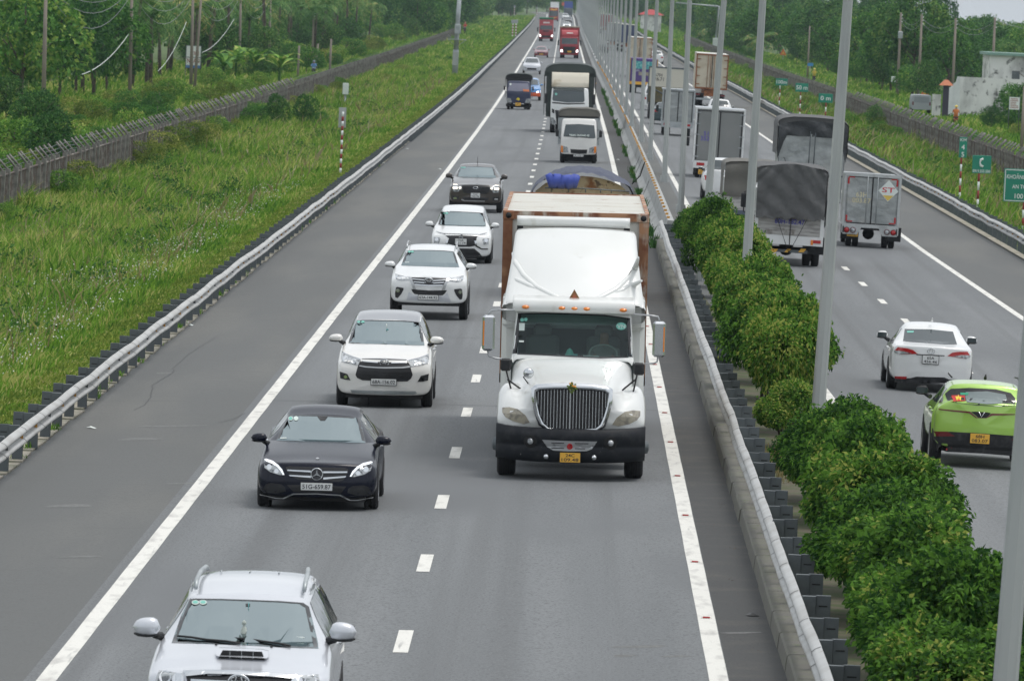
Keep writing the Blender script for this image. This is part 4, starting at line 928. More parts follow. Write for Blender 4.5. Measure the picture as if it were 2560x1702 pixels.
# ============================================================ the white bonneted lorry with its container
s = Veh('lorry', 'big white bonneted lorry with a chrome grille hauling a rusty white container', 'lorry', 1424, 1190); s.zm = (1180, 380, 1.867); s.cut_y = 1.4
M['lorry'] = mat('lorry_paint', (.74, .75, .735), .3, coat=.6, noise=[(1.2, (.68, .69, .665), .4, .7), (2.5, (.5, .49, .43), .66, .8)])
M['bumper'] = mat('scuffed_bumper', (.012, .014, .018), .6, spec=.25, noise=[(7, (.03, .031, .034), .5, .75), (16, (.3, .29, .27), .70, .76, 6)])
def mk(half, y, pc=0): h = mirror_half(half); return [(x, y+pc*(x/1.2)**2, z) for x, z in h]
def cabst(y, zt, xr, w=1.0): return mk([(0, .8), (.9*w, .8), (w*1.0, .9), (w, 1.6), (w, 1.88), (xr+.02, zt-.1), (xr, zt-.05), (xr-.07, zt-.01), (0, zt+.02)], y, .14)
W = [(215, 752), (350, 750), (480, 754), (620, 760), (738, 775), (750, 958), (600, 962), (475, 956), (330, 948), (188, 942)]
s.loftbody('cab', [cabst(.68, 1.86, .95), cabst(.70, 1.9, .96), cabst(.71, 1.9, .96), cabst(.92, 2.24, .94), cabst(1.15, 2.62, .92), cabst(1.16, 2.63, .92), cabst(1.3, 2.8, .92), cabst(1.9, 2.85, .92)], M['lorry'], 3, 2, [(shrink(W, .965), 'px', 1)])
s.ringband('windscreen_edge', W, shrink(W, .94), M['frit']); s.pd('windscreen', W, M['glass'], off=.004, th=0, g=.15)
b = MB(); b.b2(-.93, .93, .85, 1.15, 1.6, 1.86); b.b2(-.95, .95, 1.0, 1.9, 1.0, 1.05); b.b2(-.9, .9, 1.8, 1.84, 1, 2.72)
for x_ in (-.5, .5): b.box((x_, 1.65, 1.75), (.55, .16, .9), 1, bev=.05); b.box((x_, 1.63, 2.28), (.3, .12, .2), 1, bev=.04)
o = b.build('cabin', [M['interior'], M['seat']], s.e)
q = MB(); c = Vector((.5, 1.2, 1.93)); rt = Matrix.Rotation(R_(-50), 3, 'X'); q.tube([c+rt @ Vector((.23*math.cos(t), 0, .23*math.sin(t))) for t in [2*math.pi*k/20 for k in range(21)]], .016, 6, cap=False); q.build('steering_wheel', M['cream'], o)
pm = mat('lorry_driver_shirt', (.35, .33, .3), .9); skin_person('person', 'person in a pale shirt driving the white bonneted lorry', seated('wheel'), pm, s.mw @ Vector((.5, 1.55, 1.52)), 0, mats=[M['skin'], pm])
for (x_, z_, w_, h_, m_) in ((-.88+.04, 2.46, .06, .06, 'sticker'), (-.78, 2.47, .06, .06, 'sticker'), (-.84, 2.35, .09, .12, 'sticker_w'), (.78, 2.40, .17, .12, 'sticker'), (-.84, 2.12, .08, .025, 'paper')):
    s.decal('sticker', [(x_+w_/2*math.cos(t), z_+h_/2*math.sin(t)) for t in [k*math.pi/6 for k in range(12)]] if w_ < .07 or w_ > .15 else [(x_-w_/2, z_-h_/2), (x_+w_/2, z_-h_/2), (x_+w_/2, z_+h_/2), (x_-w_/2, z_+h_/2)], M[m_], off=.012, th=0, g=.4)
y_ = s.bvh.ray_cast(Vector((.78, -9, 2.4)), Vector((0, 1, 0)))[0].y; text('lettering', 'VN', M['sticker_w'], s.e, (.78, y_-.03, 2.40), (1, 0, 0), (0, .5, .86), h=.07)
b = MB(); b.lathe([(.09, 0), (.08, .05), (.04, .14), (.001, .17)], (-.05, 1.0, 1.86)); b.build('dashboard_ornament', M['sticker'], s.e)
b = MB(); b.box((-.35, .95, 1.90), (.3, .1, .03)); b.box((.3, .95, 1.9), (.26, .1, .03)); b.box((.03, .93, 1.91), (.1, .08, .05), 1); b.build('dashboard_items', [M['paper'], M['teal']], s.e)
# visor with marker lamps
b = MB(); b.loft([[(x, .98+.14*(x/1.2)**2+dy, z) for dy, z in ((0, 2.6), (-.05, 2.62), (-.02, 2.78), (.3, 2.86), (.3, 2.6))] for x in (-1.0, -.96, -.5, 0, .5, .96, 1.0)], 0); vis = b.build('sun_visor', M['lorry'], s.e)
for a in (250, 420, 478, 535, 706):
    c = s.plane(a, 731+(a-478)*.033, .95+.1*((a-478)/430)**2); o_ = MB().lathe([(.001, -.035), (.04, -.02), (.058, .0), (.062, .03)], (0, 0, 0), 'y', 14).build('marker_lamp', M['amber_l'], s.e, loc=(c.x, c.y, c.z)); o_.scale = (1, 1, .55)
# bonnet and wings
H = [( -1.13, [(0, 1.54), (.4, 1.53), (.6, 1.49), (.68, 1.36), (.74, 1.16), (.9, 1.12), (1.08, 1.06), (1.17, .95), (1.18, .85), (1.0, .78), (0, .76)]),
     (-.85, [(0, 1.6), (.42, 1.59), (.63, 1.53), (.73, 1.4), (.82, 1.3), (.98, 1.3), (1.12, 1.2), (1.19, 1.05), (1.19, .85), (1.0, .78), (0, .76)]),
     (-.45, [(0, 1.68), (.45, 1.665), (.66, 1.6), (.78, 1.46), (.88, 1.43), (1.02, 1.47), (1.14, 1.38), (1.2, 1.2), (1.2, .9), (1.0, .8), (0, .78)]),
     (-.0, [(0, 1.76), (.52, 1.74), (.74, 1.66), (.85, 1.48), (.93, 1.47), (1.05, 1.52), (1.16, 1.42), (1.21, 1.22), (1.2, .95), (1.0, .8), (0, .78)]),
     (.4, [(0, 1.85), (.65, 1.83), (.84, 1.72), (.92, 1.5), (.98, 1.42), (1.06, 1.4), (1.15, 1.28), (1.19, 1.1), (1.19, .9), (1.0, .8), (0, .78)]),
     (.82, [(0, 1.90), (.8, 1.88), (.96, 1.78), (.99, 1.5), (1.02, 1.36), (1.07, 1.3), (1.12, 1.2), (1.16, 1.05), (1.16, .9), (1.0, .8), (0, .78)])]
C = []
for k, dy in ((0, -.02), (.55, -.02), (.88, 0), (1.0, .03)):
    C.append([(x*k, -1.15+dy+.36*abs(x*k/1.18)**2.2, 1.15+(z-1.15)*k) for x, z in mirror_half(H[0][1])])
for i, (y, h) in enumerate(H[1:]): C.append([(x, y+(.22-.05*i)*abs(x/1.18)**2, z) for x, z in mirror_half(h)])
s.loftbody('bonnet', C, M['lorry'], 3, 2)
lampunit(s, [(142, 1192), (175, 1190), (215, 1200), (250, 1228), (270, 1262), (240, 1268), (190, 1255), (155, 1235), (142, 1215)], m=mat('aged_lamp_lens', (.36, .33, .26), .2, .1, coat=.5, noise=[(9, (.22, .2, .17), .48, .62)]))
# grille, in its own plane
gy = -1.2
def gp(pts, y=gy): return [(q.x, q.z) for q in (s.plane(a, b_, y) for a, b_ in pts)]
out = [(275, 1102), (300, 1084), (380, 1079), (466, 1078), (560, 1082), (632, 1092), (657, 1108), (655, 1180), (640, 1235), (622, 1285), (590, 1304), (466, 1310), (345, 1300), (310, 1275), (292, 1230), (280, 1180)]
inn = [(303, 1120), (318, 1112), (380, 1110), (466, 1109), (560, 1113), (616, 1120), (630, 1130), (627, 1180), (613, 1230), (597, 1268), (575, 1288), (466, 1293), (360, 1285), (335, 1262), (318, 1225), (308, 1180)]
po, pi_ = gp(out), gp(inn); g = MB().prism([(x*1.0, z) for x, z in pi_], gy+.02, gy+.12).build('grille', M['grille'], s.e)
b = MB(); n = len(po); vs = [(x, gy+.07, z) for x, z in po]+[((x0*.6+x1*.4), gy-.035, (z0*.6+z1*.4)) for (x0, z0), (x1, z1) in zip(po, pi_)]+[((x0*.2+x1*.8), gy-.03, (z0*.2+z1*.8)) for (x0, z0), (x1, z1) in zip(po, pi_)]+[(x, gy+.05, z) for x, z in pi_]
b.add(vs, [(r*n+i, r*n+(i+1) % n, (r+1)*n+(i+1) % n, (r+1)*n+i) for r in range(3) for i in range(n)], 0, True); b.build('grille_surround', M['chrome'], s.e)
b = MB(); X0, X1 = pi_[9][0]*1.0, 0
for k in range(25):
    x = -.62+1.24*k/24-.02
    zz_ = []
    for i in range(n):
        (xa, za), (xb, zb_) = pi_[i], pi_[(i+1) % n]
        if (xa > x) != (xb > x): zz_.append(za+(zb_-za)*(x-xa)/(xb-xa))
    if len(zz_) == 2 and abs(zz_[0]-zz_[1]) > .2:
        w_ = .011 if k != 12 else .022; z0_, z1_ = sorted(zz_); b.box((x, gy+.0, (z0_+z1_)/2), (w_, .03, z1_-z0_))
b.build('grille_bars', M['chrome'], g)
c = s.plane(466, 1105, gy-.05); b = MB(); rr = random.Random(3)
for k in range(46):
    a = rr.uniform(0, 6.28); r_ = rr.uniform(0, .085); z_ = c.z+.03+rr.uniform(-.1, .08)*(1-r_*4); p_ = Vector((c.x+r_*math.cos(a), gy-.06+rr.uniform(-.03, .03), z_)); b.lathe([(.018, -.012), (.02, 0), (.001, .015)], tuple(p_), n=6, mi=(1 if z_ > c.z+.04 and k % 2 else 0), smooth=False)
b.build('flower_garland', [M['grass_ground'] if False else mat('garland_green', (.12, .17, .04), .9), mat('garland_orange', (.7, .3, .04), .9)], s.e)
# bumper
b = MB(); rings = []
for k in range(17):
    x = -1.2+2.4*k/16; y = -1.36+.42*abs(x/1.2)**2.6; e_ = .05*abs(x/1.2)**4; cz = .04*math.cos(x*2.6)
    rings.append([(x, y+.12, .84+e_), (x, y+.03, .83+e_), (x, y, .72), (x, y+.015, .60), (x, y+.05, .575), (x, y+.03, .55), (x, y+.03, .42), (x, y+.1, .30-.0+e_), (x, y+.6, .30), (x, y+.6, .84)])
b.loft(rings, 0); V = [Vector(v) for v in b.v]; s.setbody(b.v, [f for f in b.f]); b.build('bumper', M['bumper'], s.e)
s.pd('bumper_vent', [(328, 1342), (460, 1348), (584, 1350), (560, 1385), (535, 1395), (450, 1396), (380, 1392), (350, 1375)], M['silver_trim'], off=.012)
for k in range(3): s.pd('vent_slot', [(370, 1354+k*12), (430, 1356+k*12), (430, 1360+k*12), (372, 1358+k*12)], M['black'], off=.018, g=.3); s.pd('vent_slot', [(480, 1357+k*12), (545-k*8, 1358+k*12), (542-k*8, 1362+k*12), (480, 1361+k*12)], M['black'], off=.018, g=.3)
c = s.hit(456, 1373); s.decal('badge', arcs(c.x, c.z, .05, 16), M['red_l'], off=.03, g=.3)
for (a, b_) in ((272, 1349), (647, 1358)): c = s.hit(a, b_); s.decal('lamp_recess', arcs(c.x, c.z, .11, 12), M['black'], off=.004, g=.3); MB().lathe([(.001, -.04), (.045, -.03), (.05, 0)], (c.x, c.y-.01, c.z), 'y', 12).build('fog_lamp', M['lamp'], s.e)
for (a, b_) in ((346, 1420), (569, 1425)): c = s.hit(a, b_); MB().lathe([(.001, -.05), (.04, -.04), (.045, 0)], (c.x, c.y-.01, c.z), 'y', 12).build('spot_lamp', M['chrome'], s.e)
s.plate((411, 1402), (504, 1449), ['24C', '109.48'], M['plate_y'])
# fairing and sleeper
def fst(y, zt, W_, zm_): return [(x, y+.25*(x/1.2)**2, z) for x, z in mirror_half([(0, 2.4), (1.0, 2.4), (1.17, 2.45), (1.19, 2.62), (W_+.03, zm_), (W_+.0, zt-.3*(zt-2.7)-.03), (W_-.015, zt-.06), (W_-.10, zt-.005), (0, zt+.03)])]
s.loftbody('roof_fairing', [fst(1.3, 2.74, 1.14, 2.66), fst(1.32, 2.78, 1.14, 2.68), fst(1.62, 2.98, 1.13, 2.75), fst(2.0, 3.3, 1.09, 2.9), fst(2.45, 3.62, 1.05, 3.1), fst(2.85, 3.86, 1.03, 3.2), fst(2.9, 3.89, 1.03, 3.2), fst(3.15, 3.9, 1.02, 3.2), fst(3.4, 3.9, 1.02, 3.2)], M['lorry'], 2, 2)
for pts in ([(190, 470), (205, 520), (240, 575), (300, 630), (380, 672), (450, 692)], [(776, 490), (762, 540), (728, 590), (672, 642), (600, 680), (530, 696)], [(175, 578), (215, 600), (270, 625), (330, 655)], [(792, 598), (750, 620), (700, 645), (640, 672)]):
    q_ = [s.hit(a, b_)+Vector((0, .035, -.01)) for a, b_ in pts]; MB().tube(q_, [.02]+[.055]*(len(q_)-2)+[.01], 8).build('fairing_rib', M['lorry'], s.e)
for pts in ([(160, 702), (300, 706), (480, 712), (660, 718), (803, 722)],):
    q_ = [s.hit(a, b_)+Vector((0, 0, 0)) for a, b_ in pts]; MB().tube(q_, .006, 4).build('fairing_seam', M['black'], s.e)
b = MB(); b.b2(-1.18, 1.18, 1.92, 3.4, .95, 2.5, bev=.08); b.b2(-1.17, 1.17, 1.75, 3.3, 2.3, 2.85, bev=.06); b.build('sleeper_cab', M['lorry'], s.e)
for sg in (-1, 1):
    rings = [[(sg*x, y, z) for x, y, z in ((w_-.05, y0, zt), (w_, y0+.1, zt-.06), (w_+.02, y0+.1, zt-.2), (w_-.06, y0-.0, zt-.12))] for (y0, zt, w_) in ((1.3, 2.78, 1.0), (1.55, 2.86, 1.12), (1.9, 2.98, 1.19), (2.5, 3.05, 1.19))]
q = s.plane(478, 640, 1.28); tri = [(q.x, q.z), (s.plane(438, 709, 1.28).x, s.plane(438, 709, 1.28).z), (s.plane(519, 712, 1.28).x, s.plane(519, 712, 1.28).z)]
o = MB().prism(tri, 1.2, 1.24).build('warning_triangle', mat('faded_sign', (.32, .18, .07), .7, noise=[(9, (.22, .1, .04), .45, .6)]), s.e)
MB().prism(shrink(tri, .62), 1.19, 1.199).build('triangle_centre', mat('faded_red', (.4, .12, .06), .7), o); MB().b2(q.x-.012, q.x+.012, 1.18, 1.19, q.z-.3, q.z-.16).build('triangle_mark', M['concrete_pad'], o)
b = MB(); b.loft([[(x, y, z) for y, z in ((3.45, 3.93), (3.4, 4.03), (3.5, 4.09), (3.8, 4.09), (3.8, 3.9))] for x in (-.98, -.9, 0, .82, .9)], 0); b.build('air_deflector', M['lorry'], s.e); b = MB()
for x_ in (-.93, .85): b.b2(x_-.05, x_+.05, 3.5, 3.8, 3.8, 3.96)
b.build('deflector_bracket', M['black'], s.e)
# mirrors
for sg, (x0, x1, z0_, z1_), arm_t, arm_b in ((-1, (50, 105, 760, 928), [(200, 738), (130, 736), (90, 740), (72, 762)], [(160, 965), (110, 962), (78, 952), (72, 925)]), (1, (845, 900, 790, 957), [(755, 758), (830, 762), (868, 768), (878, 792)], [(805, 988), (850, 986), (864, 978), (868, 952)])):
    a, b_ = s.plane(x0, z0_, .7), s.plane(x1, z1_, .7); m_ = MB(); m_.box(((a.x+b_.x)/2, .7, (a.z+b_.z)/2), (abs(a.x-b_.x), .16, abs(a.z-b_.z)), bev=.035); mo = m_.build('mirror', M['chrome'], s.e)
    xo = max(a.x, b_.x, key=abs)-sg*.035; MB().box((xo+sg*.012, .615, (a.z+b_.z)/2-.0), (.022, .02, .4)).build('marker_strip', M['amber_l'], mo)
    m_ = MB()
    for arm in (arm_t, arm_b): m_.tube([s.plane(u_, v_, .75) for u_, v_ in arm], .014, 6)
    m_.build('mirror_arm', M['silver_trim'], mo)
for (cx_, cz_, st_) in ((158, 992, [(160, 1020), (180, 1100), (200, 1155)]), (779, 1012, [(770, 1040), (755, 1110), (733, 1170)])):
    a = s.plane(cx_, cz_, -.35); mo = MB().box(tuple(a), (.18, .1, .2), bev=.03).build('bonnet_mirror', M['plastic'], s.e)
    m_ = MB(); pts = [s.plane(u_, v_, -.4) for u_, v_ in st_]; m_.tube(pts, .014, 6); sg = -1 if cx_ < 400 else 1; m_.tube([s.plane(st_[0][0]+(5 if sg < 0 else -5), 1060, -.4), s.plane(220 if sg < 0 else 715, 1100, -.4), s.plane(250 if sg < 0 else 680, 1115 if sg < 0 else 1132, -.4)], .014, 6); m_.lathe([(.05, -.02), (.04, .02), (.001, .03)], tuple(pts[-1])); m_.build('mirror_stalk', M['black'], mo)
a = s.plane(264, 1032, -.5); mo = MB().lathe([(.001, -.03), (.06, -.025), (.085, 0), (.075, .02), (.001, .03)], tuple(a), 'y', 16).build('round_mirror', M['chrome'], s.e); MB().tube([a, s.plane(240, 1050, -.5), s.plane(262, 1080, -.5), s.plane(262, 1120, -.5)], .011, 6).build('mirror_stalk', M['black'], mo)
for sx in (-1, 1): s.wheel(sx*1.03, 0, .52, .3, rimc=M['galv']); MB().lathe([(.12, 0), (.1, .08), (.05, .1), (.001, .1)], (0, 0, 0), 'x', 10).build('hub', M['galv_dark'], s.e, loc=(sx*1.17, 0, .5)).scale = (sx, 1, 1)
for y_ in (4.6, 5.95, 13.0, 14.3):
    for sx in (-1, 1): s.wheel(sx*1.06, y_, .52, .28, double=True, spoke=False)
for sx in (-1, 1): MB().lathe([(.31, 0), (.31, 1.1)], (sx*.85, 1.9, .62), 'y', 20).build('fuel_tank', M['chrome'], s.e)
b = MB(); b.b2(-.5, .5, -.8, 16, .75, 1.05); b.b2(-1.2, 1.2, 4.0, 16.2, 1.1, 1.28); b.build('chassis', M['black'], s.e)
# container
M['cont'] = mat('container_paint', (.70, .69, .64), .75, noise=[(.9, (.6, .57, .5), .5, .75, 6), (3, (.33, .16, .09), .66, .72, 8), (14, (.3, .2, .14), .7, .78)])
M['contside'] = mat('container_frame', (.25, .11, .055), .8, noise=[((4, 4, .8), (.55, .5, .43), .52, .6, 6), (5, (.2, .07, .035), .5, .65), (2, (.42, .22, .12), .5, .6)])
t2 = thing('shipping_container', 'rusty white shipping container on the trailer behind the white lorry', 'container', tuple(s.mw @ Vector((0, 4.0, 1.28)))); t2.rotation_euler = s.e.rotation_euler
b = MB(); b.b2(-1.2, 1.2, .05, 12.15, .02, 2.84)
for k in range(60): b.b2(-1.19, 1.19, .1+k*.2, .2+k*.2, 2.84, 2.853)
b.build('panels', M['cont'], t2)
b = MB()
for sx in (-1, 1):
    b.b2(sx*1.22, sx*1.06, 0, .16, 0, 2.87); b.b2(sx*1.22, sx*1.1, 12.04, 12.2, 0, 2.87); b.b2(sx*1.225, sx*1.16, 0, 12.2, 2.76, 2.875); b.b2(sx*1.22, sx*1.1, 0, 12.2, 0, .15)
b.b2(-1.22, 1.22, 0, .12, 2.74, 2.875); b.b2(-1.22, 1.22, 12.1, 12.2, 2.74, 2.87); b.build('frame', M['contside'], t2)
for sx in (-1, 1):
    o = MB().box((sx*1.13, .08, 2.80), (.19, .2, .16), bev=.02).build('corner_casting', M['contside'], t2); MB().lathe([(.001, -.005), (.05, -.004), (.05, .0)], (sx*1.13, -.025, 2.80), 'y', 12).build('casting_hole', M['black'], o)
# ============================================================ cab-over trucks
def cabover(s, W_, zb, zbelt, zt, y0, y1, m, slope=.35, Wr=None, plan=.12, bulge=0):
    Wr = Wr or W_-.06
    def st(y, k=1, cz=None, prof=True):
        h = mirror_half([(0, zb), (.85*W_, zb), (W_-.01, zb+.06), (W_, (zb+zbelt)/2), (W_, zbelt), (Wr+.01, zt-.12), (Wr-.02, zt-.04), (Wr*.85, zt), (0, zt+.02)]); cz = (zb+zt)/2
        r = []
        for x, z in h: z2 = cz+(z-cz)*k; r.append((x*k, y+plan*(x*k/W_)**2+(slope*max(0, z2-zbelt) if prof else 0)-(bulge*math.exp(-((z2-zb-.3)/.3)**2) if prof else 0), z2))
        return r
    return [st(y0, 0), st(y0, .5), st(y0, .88), st(y0+.01, .97), st(y0+.05, 1), st(y0+.3, 1), st(y1-.1, 1, prof=False), st(y1, 1, prof=False), st(y1, .9, prof=False), st(y1, 0, prof=False)]
M['tarp_grey'] = mat('grey_tarpaulin', (.085, .087, .088), .75, noise=[(.8, (.1, .1, .1), .4, .8)], bump=(5, .7, .05)); M['tarp_green'] = mat('dark_green_tarpaulin', (.045, .058, .055), .7, noise=[(.8, (.055, .07, .066), .4, .8)], bump=(3, .35, .04)); M['tarp_blue'] = mat('navy_tarpaulin', (.035, .045, .085), .6, noise=[(.8, (.045, .055, .1), .4, .8)], bump=(3, .4, .05)); M['tarp_brown'] = mat('brown_tarpaulin', (.12, .115, .10), .75, noise=[(.8, (.135, .13, .118), .4, .8)], bump=(3, .35, .04))
def tarp(s, name, x0, x1, y0, y1, zlow, zside, ztop, m, n=16, sag=.03, seed=1, skirt=0.0, parent=None):
    """arched canvas cover with folds, open at the bottom"""
    rr = random.Random(seed); rings = []; W_ = (x1-x0)/2; cx = (x0+x1)/2; ny = max(4, int((y1-y0)/.35))
    arc = []
    for k in range(5): arc.append((-1, zlow+(zside-zlow)*k/4))
    for k in range(1, 16):
        t = math.pi*(1-k/16); ct = math.cos(t); arc.append((math.copysign(abs(ct)**.6, ct), zside+(ztop-zside)*math.sin(t)**.6))
    for k in range(5): arc.append((1, zside+(zlow-zside)*k/4))
    for j in range(ny+1):
        y = y0+(y1-y0)*j/ny; bow = abs(math.sin(j/ny*math.pi*round((y1-y0)/1.1)));
        rings.append([(cx+a*W_*(1+.012*rr.uniform(-1, 1)), y, z-sag*(1-bow)*(1 if z > zside else .2)+rr.uniform(-.012, .012)) for a, z in arc])
    b = MB(); b.loft(rings, 0, closed=False, smooth=True, cap=False)
    for k_, dy in ((0, .04), (-1, -.04)):
        r_ = [(x, y+dy, z) for x, y, z in rings[k_]]; lo = rings[k_]; b.add(lo+r_, [(i, i+1, len(lo)+i+1, len(lo)+i) for i in range(len(lo)-1)])
    f_ = [(x*.985+cx*.015, y0+.05, z-.02) for x, y, z in rings[0][4:-4]]; b.add(f_, [tuple(range(len(f_)))])
    f_ = [(x*.985+cx*.015, y1-.05, z-.02) for x, y, z in rings[-1][4:-4]]; b.add(f_, [tuple(range(len(f_)))])
    return b.build(name, m, parent or s.e, fix=False)
def boxbody(s, name, x0, x1, y0, y1, z0, z1, m, rails=None):
    b = MB(); b.b2(x0, x1, y0, y1, z0, z1, bev=.02); o = b.build(name, m, s.e)
    if rails:
        b = MB(); t = .05
        for x in (x0, x1):
            for y in (y0, y1): b.b2(x-t, x+t, y-t, y+t, z0-.01, z1+.02)
            b.b2(x-t, x+t, y0, y1, z1-.04, z1+.03); b.b2(x-t, x+t, y0, y1, z0-.04, z0+.04)
        for y in (y0, y1): b.b2(x0, x1, y-t, y+t, z1-.05, z1+.03); b.b2(x0, x1, y-t, y+t, z0-.04, z0+.05)
        b.build('frame', rails, s.e)
    return o
def vat(name, label, cat, u, v, Y, zm, rear=False, group=None, **k):
    """vehicle with its anchor axle at distance Y, centred on pixel column u seen at height row v"""
    p_ = px_at_y(u, v, Y); s = Veh(name, label, cat, X=p_.x, Y=Y, rear=rear, group=group, **k); s.zm = zm; s.cut_y = 1; return s
# --- small white truck with a brown tarpaulin
s = vat('truck', 'small white truck under an arched grey-brown tarpaulin, orange-cornered headlights, behind the blue-tarped dump truck', 'truck', 1446, 395, 343, (1220, 160, 5.874))
C = cabover(s, .86, .42, 1.32, 2.12, -.95, .5, M['pearl'], .42); s.body = s.loftbody('cab', C, M['pearl'], 3, 2)
s.pd('windscreen', [(1140, 890), (1345, 885), (1560, 905), (1580, 1085), (1560, 1098), (1345, 1080), (1110, 1068), (1108, 1050)], M['glass_dark'], off=.008)
g = s.pd('grille', [(1210, 1250), (1340, 1260), (1458, 1260), (1450, 1320), (1340, 1322), (1215, 1310)], M['black'], off=.008)
q = s.xz([(1100, 1205), (1170, 1225), (1180, 1300), (1105, 1300)]); s.decal('headlight', q, M['lamp'], off=.012, mirror=True); q = s.xz([(1072, 1200), (1102, 1205), (1103, 1300), (1072, 1300)]); s.decal('indicator', q, M['amber_l'], off=.014, mirror=True)
s.decal('bumper', s.xz([(1060, 1325), (1340, 1335), (1600, 1345), (1600, 1440), (1340, 1440), (1060, 1430)]), M['plastic'], off=.04, th=.1)
s.plate((1247, 1322), (1410, 1368), ['64C-018.15'])
b = s.hit(1340, 1050); text('lettering', 'TRAN. DUONG 82', M['sticker_w'], s.e, (b.x, b.y-.05, b.z), (1, 0, 0), (0, .42, .9), w=.95, h=.1)
wiper(s, [(1160, 1060), (1250, 1075), (1320, 1085)]); wiper(s, [(1350, 1075), (1450, 1082), (1510, 1095)])
for sx in (-1, 1): MB().box((sx*1.03, -.75, 1.42), (.15, .1, .32), bev=.03).build('mirror', M['plastic'], s.e); MB().tube([(sx*.85, -.7, 1.6), (sx*1.03, -.78, 1.6), (sx*1.03, -.78, 1.3), (sx*.85, -.7, 1.15)], .014, 5).build('mirror_arm', M['black'], s.e); s.wheel(sx*.74, 0, .37, .2); s.wheel(sx*.78, 3, .37, .2, double=True, spoke=False)
boxbody(s, 'cargo_body', -.95, .95, .65, 4.4, .9, 2.1, M['silver_trim'], M['galv']); tarp(s, 'tarpaulin', -1.0, 1.0, .6, 4.5, 1.5, 2.25, 2.62, M['tarp_brown'], seed=4)
MB().b2(-.3, .3, -.5, 4.3, .5, .8).build('chassis', M['black'], s.e); MB().b2(-.93, .93, .66, .72, 2.05, 2.4).build('front_opening', M['black'], s.e)
# --- large truck: white cab with wind deflector, dark tarpaulin
s = vat('truck', 'large lorry with a beige roof deflector and a wide dark green tarpaulin', 'truck', 1424, 300, 421, (1220, 160, 5.874))
W_ = 1.12; C = cabover(s, W_, .5, 1.75, 2.65, -1.3, .7, M['white'], .3); s.body = s.loftbody('cab', C, M['white'], 3, 2)
s.pd('windscreen', [(960, 385), (1190, 390), (1410, 392), (1420, 540), (1400, 565), (1180, 570), (960, 545), (945, 525)], M['glass_dark'], off=.008)
s.pd('sunvisor_band', [(955, 345), (1190, 350), (1412, 358), (1412, 388), (1190, 386), (960, 378)], M['tarp_green'], off=.05); s.pd('wiper_panel', [(945, 560), (1180, 580), (1420, 575), (1420, 590), (1180, 600), (945, 580)], M['black'], off=.01)
s.pd('corner_vent', [(940, 655), (975, 675), (975, 730), (940, 715)], M['black'], off=.01); s.pd('grille', [(985, 680), (1150, 690), (1320, 690), (1340, 760), (1320, 900), (1010, 900), (1005, 760)], M['grille'], off=.01)
q = s.xz([(905, 780), (960, 790), (1000, 850), (985, 900), (920, 880)]); s.decal('headlight', q, M['lamp'], off=.02, mirror=True); s.pd('sticker', circ(1000, 445, 18), M['sticker'], off=.012, th=0, g=.3)
b = MB(); b.loft([[(x*W_, .0+.55*t, 2.68+.85*math.sin(t*1.45)*(1-.0*abs(x))) for t in (0, .25, .5, .75, 1)]+[(x*W_, .9, 3.5), (x*W_, .9, 2.66)] for x in (-.97, -.9, -.5, 0, .5, .9, .97)], 0); b.build('wind_deflector', mat('cream_panel', (.58, .54, .45), .6, noise=[(1.5, (.42, .36, .26), .55, .7)]), s.e)
for sx in (-1, 1): MB().box((sx*1.38, -1.0, 2.0), (.18, .12, .6), bev=.03).build('mirror', M['plastic'], s.e); s.wheel(sx*.98, 0, .5, .28); s.wheel(sx*1.0, 4.5, .5, .28, double=True, spoke=False); MB().tube([(sx*1.1, -.9, 2.4), (sx*1.38, -1.0, 2.4)], .02, 5).build('mirror_arm', M['black'], s.e)
tarp(s, 'tarpaulin', -1.52, 1.5, 1.0, 9.0, 1.0, 3.3, 4.05, M['tarp_green'], seed=8); MB().b2(-1.4, 1.4, 1.05, 1.1, .9, 3.5).build('headboard', M['tarp_green'], s.e); MB().b2(-1.2, 1.2, 1.0, 9, .9, 1.3).build('cargo_floor', M['black'], s.e)
b = MB(); b.tube([(-1.5, .98, 2.9), (-1.54, 5, 2.9)], .02, 4); b.tube([(1.5, .98, 2.9), (1.54, 5, 2.9)], .02, 4); b.build('strap', M['amber'], s.e)
# --- small dark truck with yellow bow
s = vat('truck', 'small dark blue truck with a yellow bow and a black canopy', 'truck', 1296, 270, 506, (1220, 160, 5.874))
C = cabover(s, .83, .45, 1.35, 2.0, -.95, .4, M['navy'], .45); s.body = s.loftbody('cab', C, mat('blue_cab', (.018, .025, .07), .35, coat=.5), 3, 2)
s.pd('windscreen', [(320, 283), (590, 290), (610, 400), (440, 405), (285, 395)], mat('hazy_glass', (.2, .2, .26), .25), off=.008); s.pd('dashboard_cloth', [(512, 375), (600, 378), (608, 410), (520, 405)], mat('orange_cloth', (.65, .2, .08), .8), off=.014)
s.pd('sticker', circ(330, 300, 16), M['paper'], off=.014, th=0, g=.4)
q = s.xz([(270, 500), (335, 510), (352, 570), (275, 570)]); s.decal('headlight', q, M['lamp'], off=.012, mirror=True); s.pd('bow', [(415, 520), (440, 495), (468, 515), (455, 540), (425, 530)], mat('yellow_bow', (.75, .6, .03), .6), off=.03)
s.decal('bumper', s.xz([(262, 585), (440, 600), (635, 590), (635, 640), (440, 645), (262, 630)]), M['plastic'], off=.03, th=.08); s.plate((403, 570), (482, 618), ['67C', '071.15'], M['plate_y'])
for sx in (-1, 1): s.wheel(sx*.7, 0, .36, .2); s.wheel(sx*.72, 2.8, .36, .2, double=True, spoke=False); MB().box((sx*1.0, -.7, 1.5), (.12, .08, .3), bev=.02).build('mirror', M['plastic'], s.e); MB().tube([(sx*.8, -.6, 1.55), (sx*1.0, -.7, 1.6)], .015, 5).build('mirror_arm', M['black'], s.e)
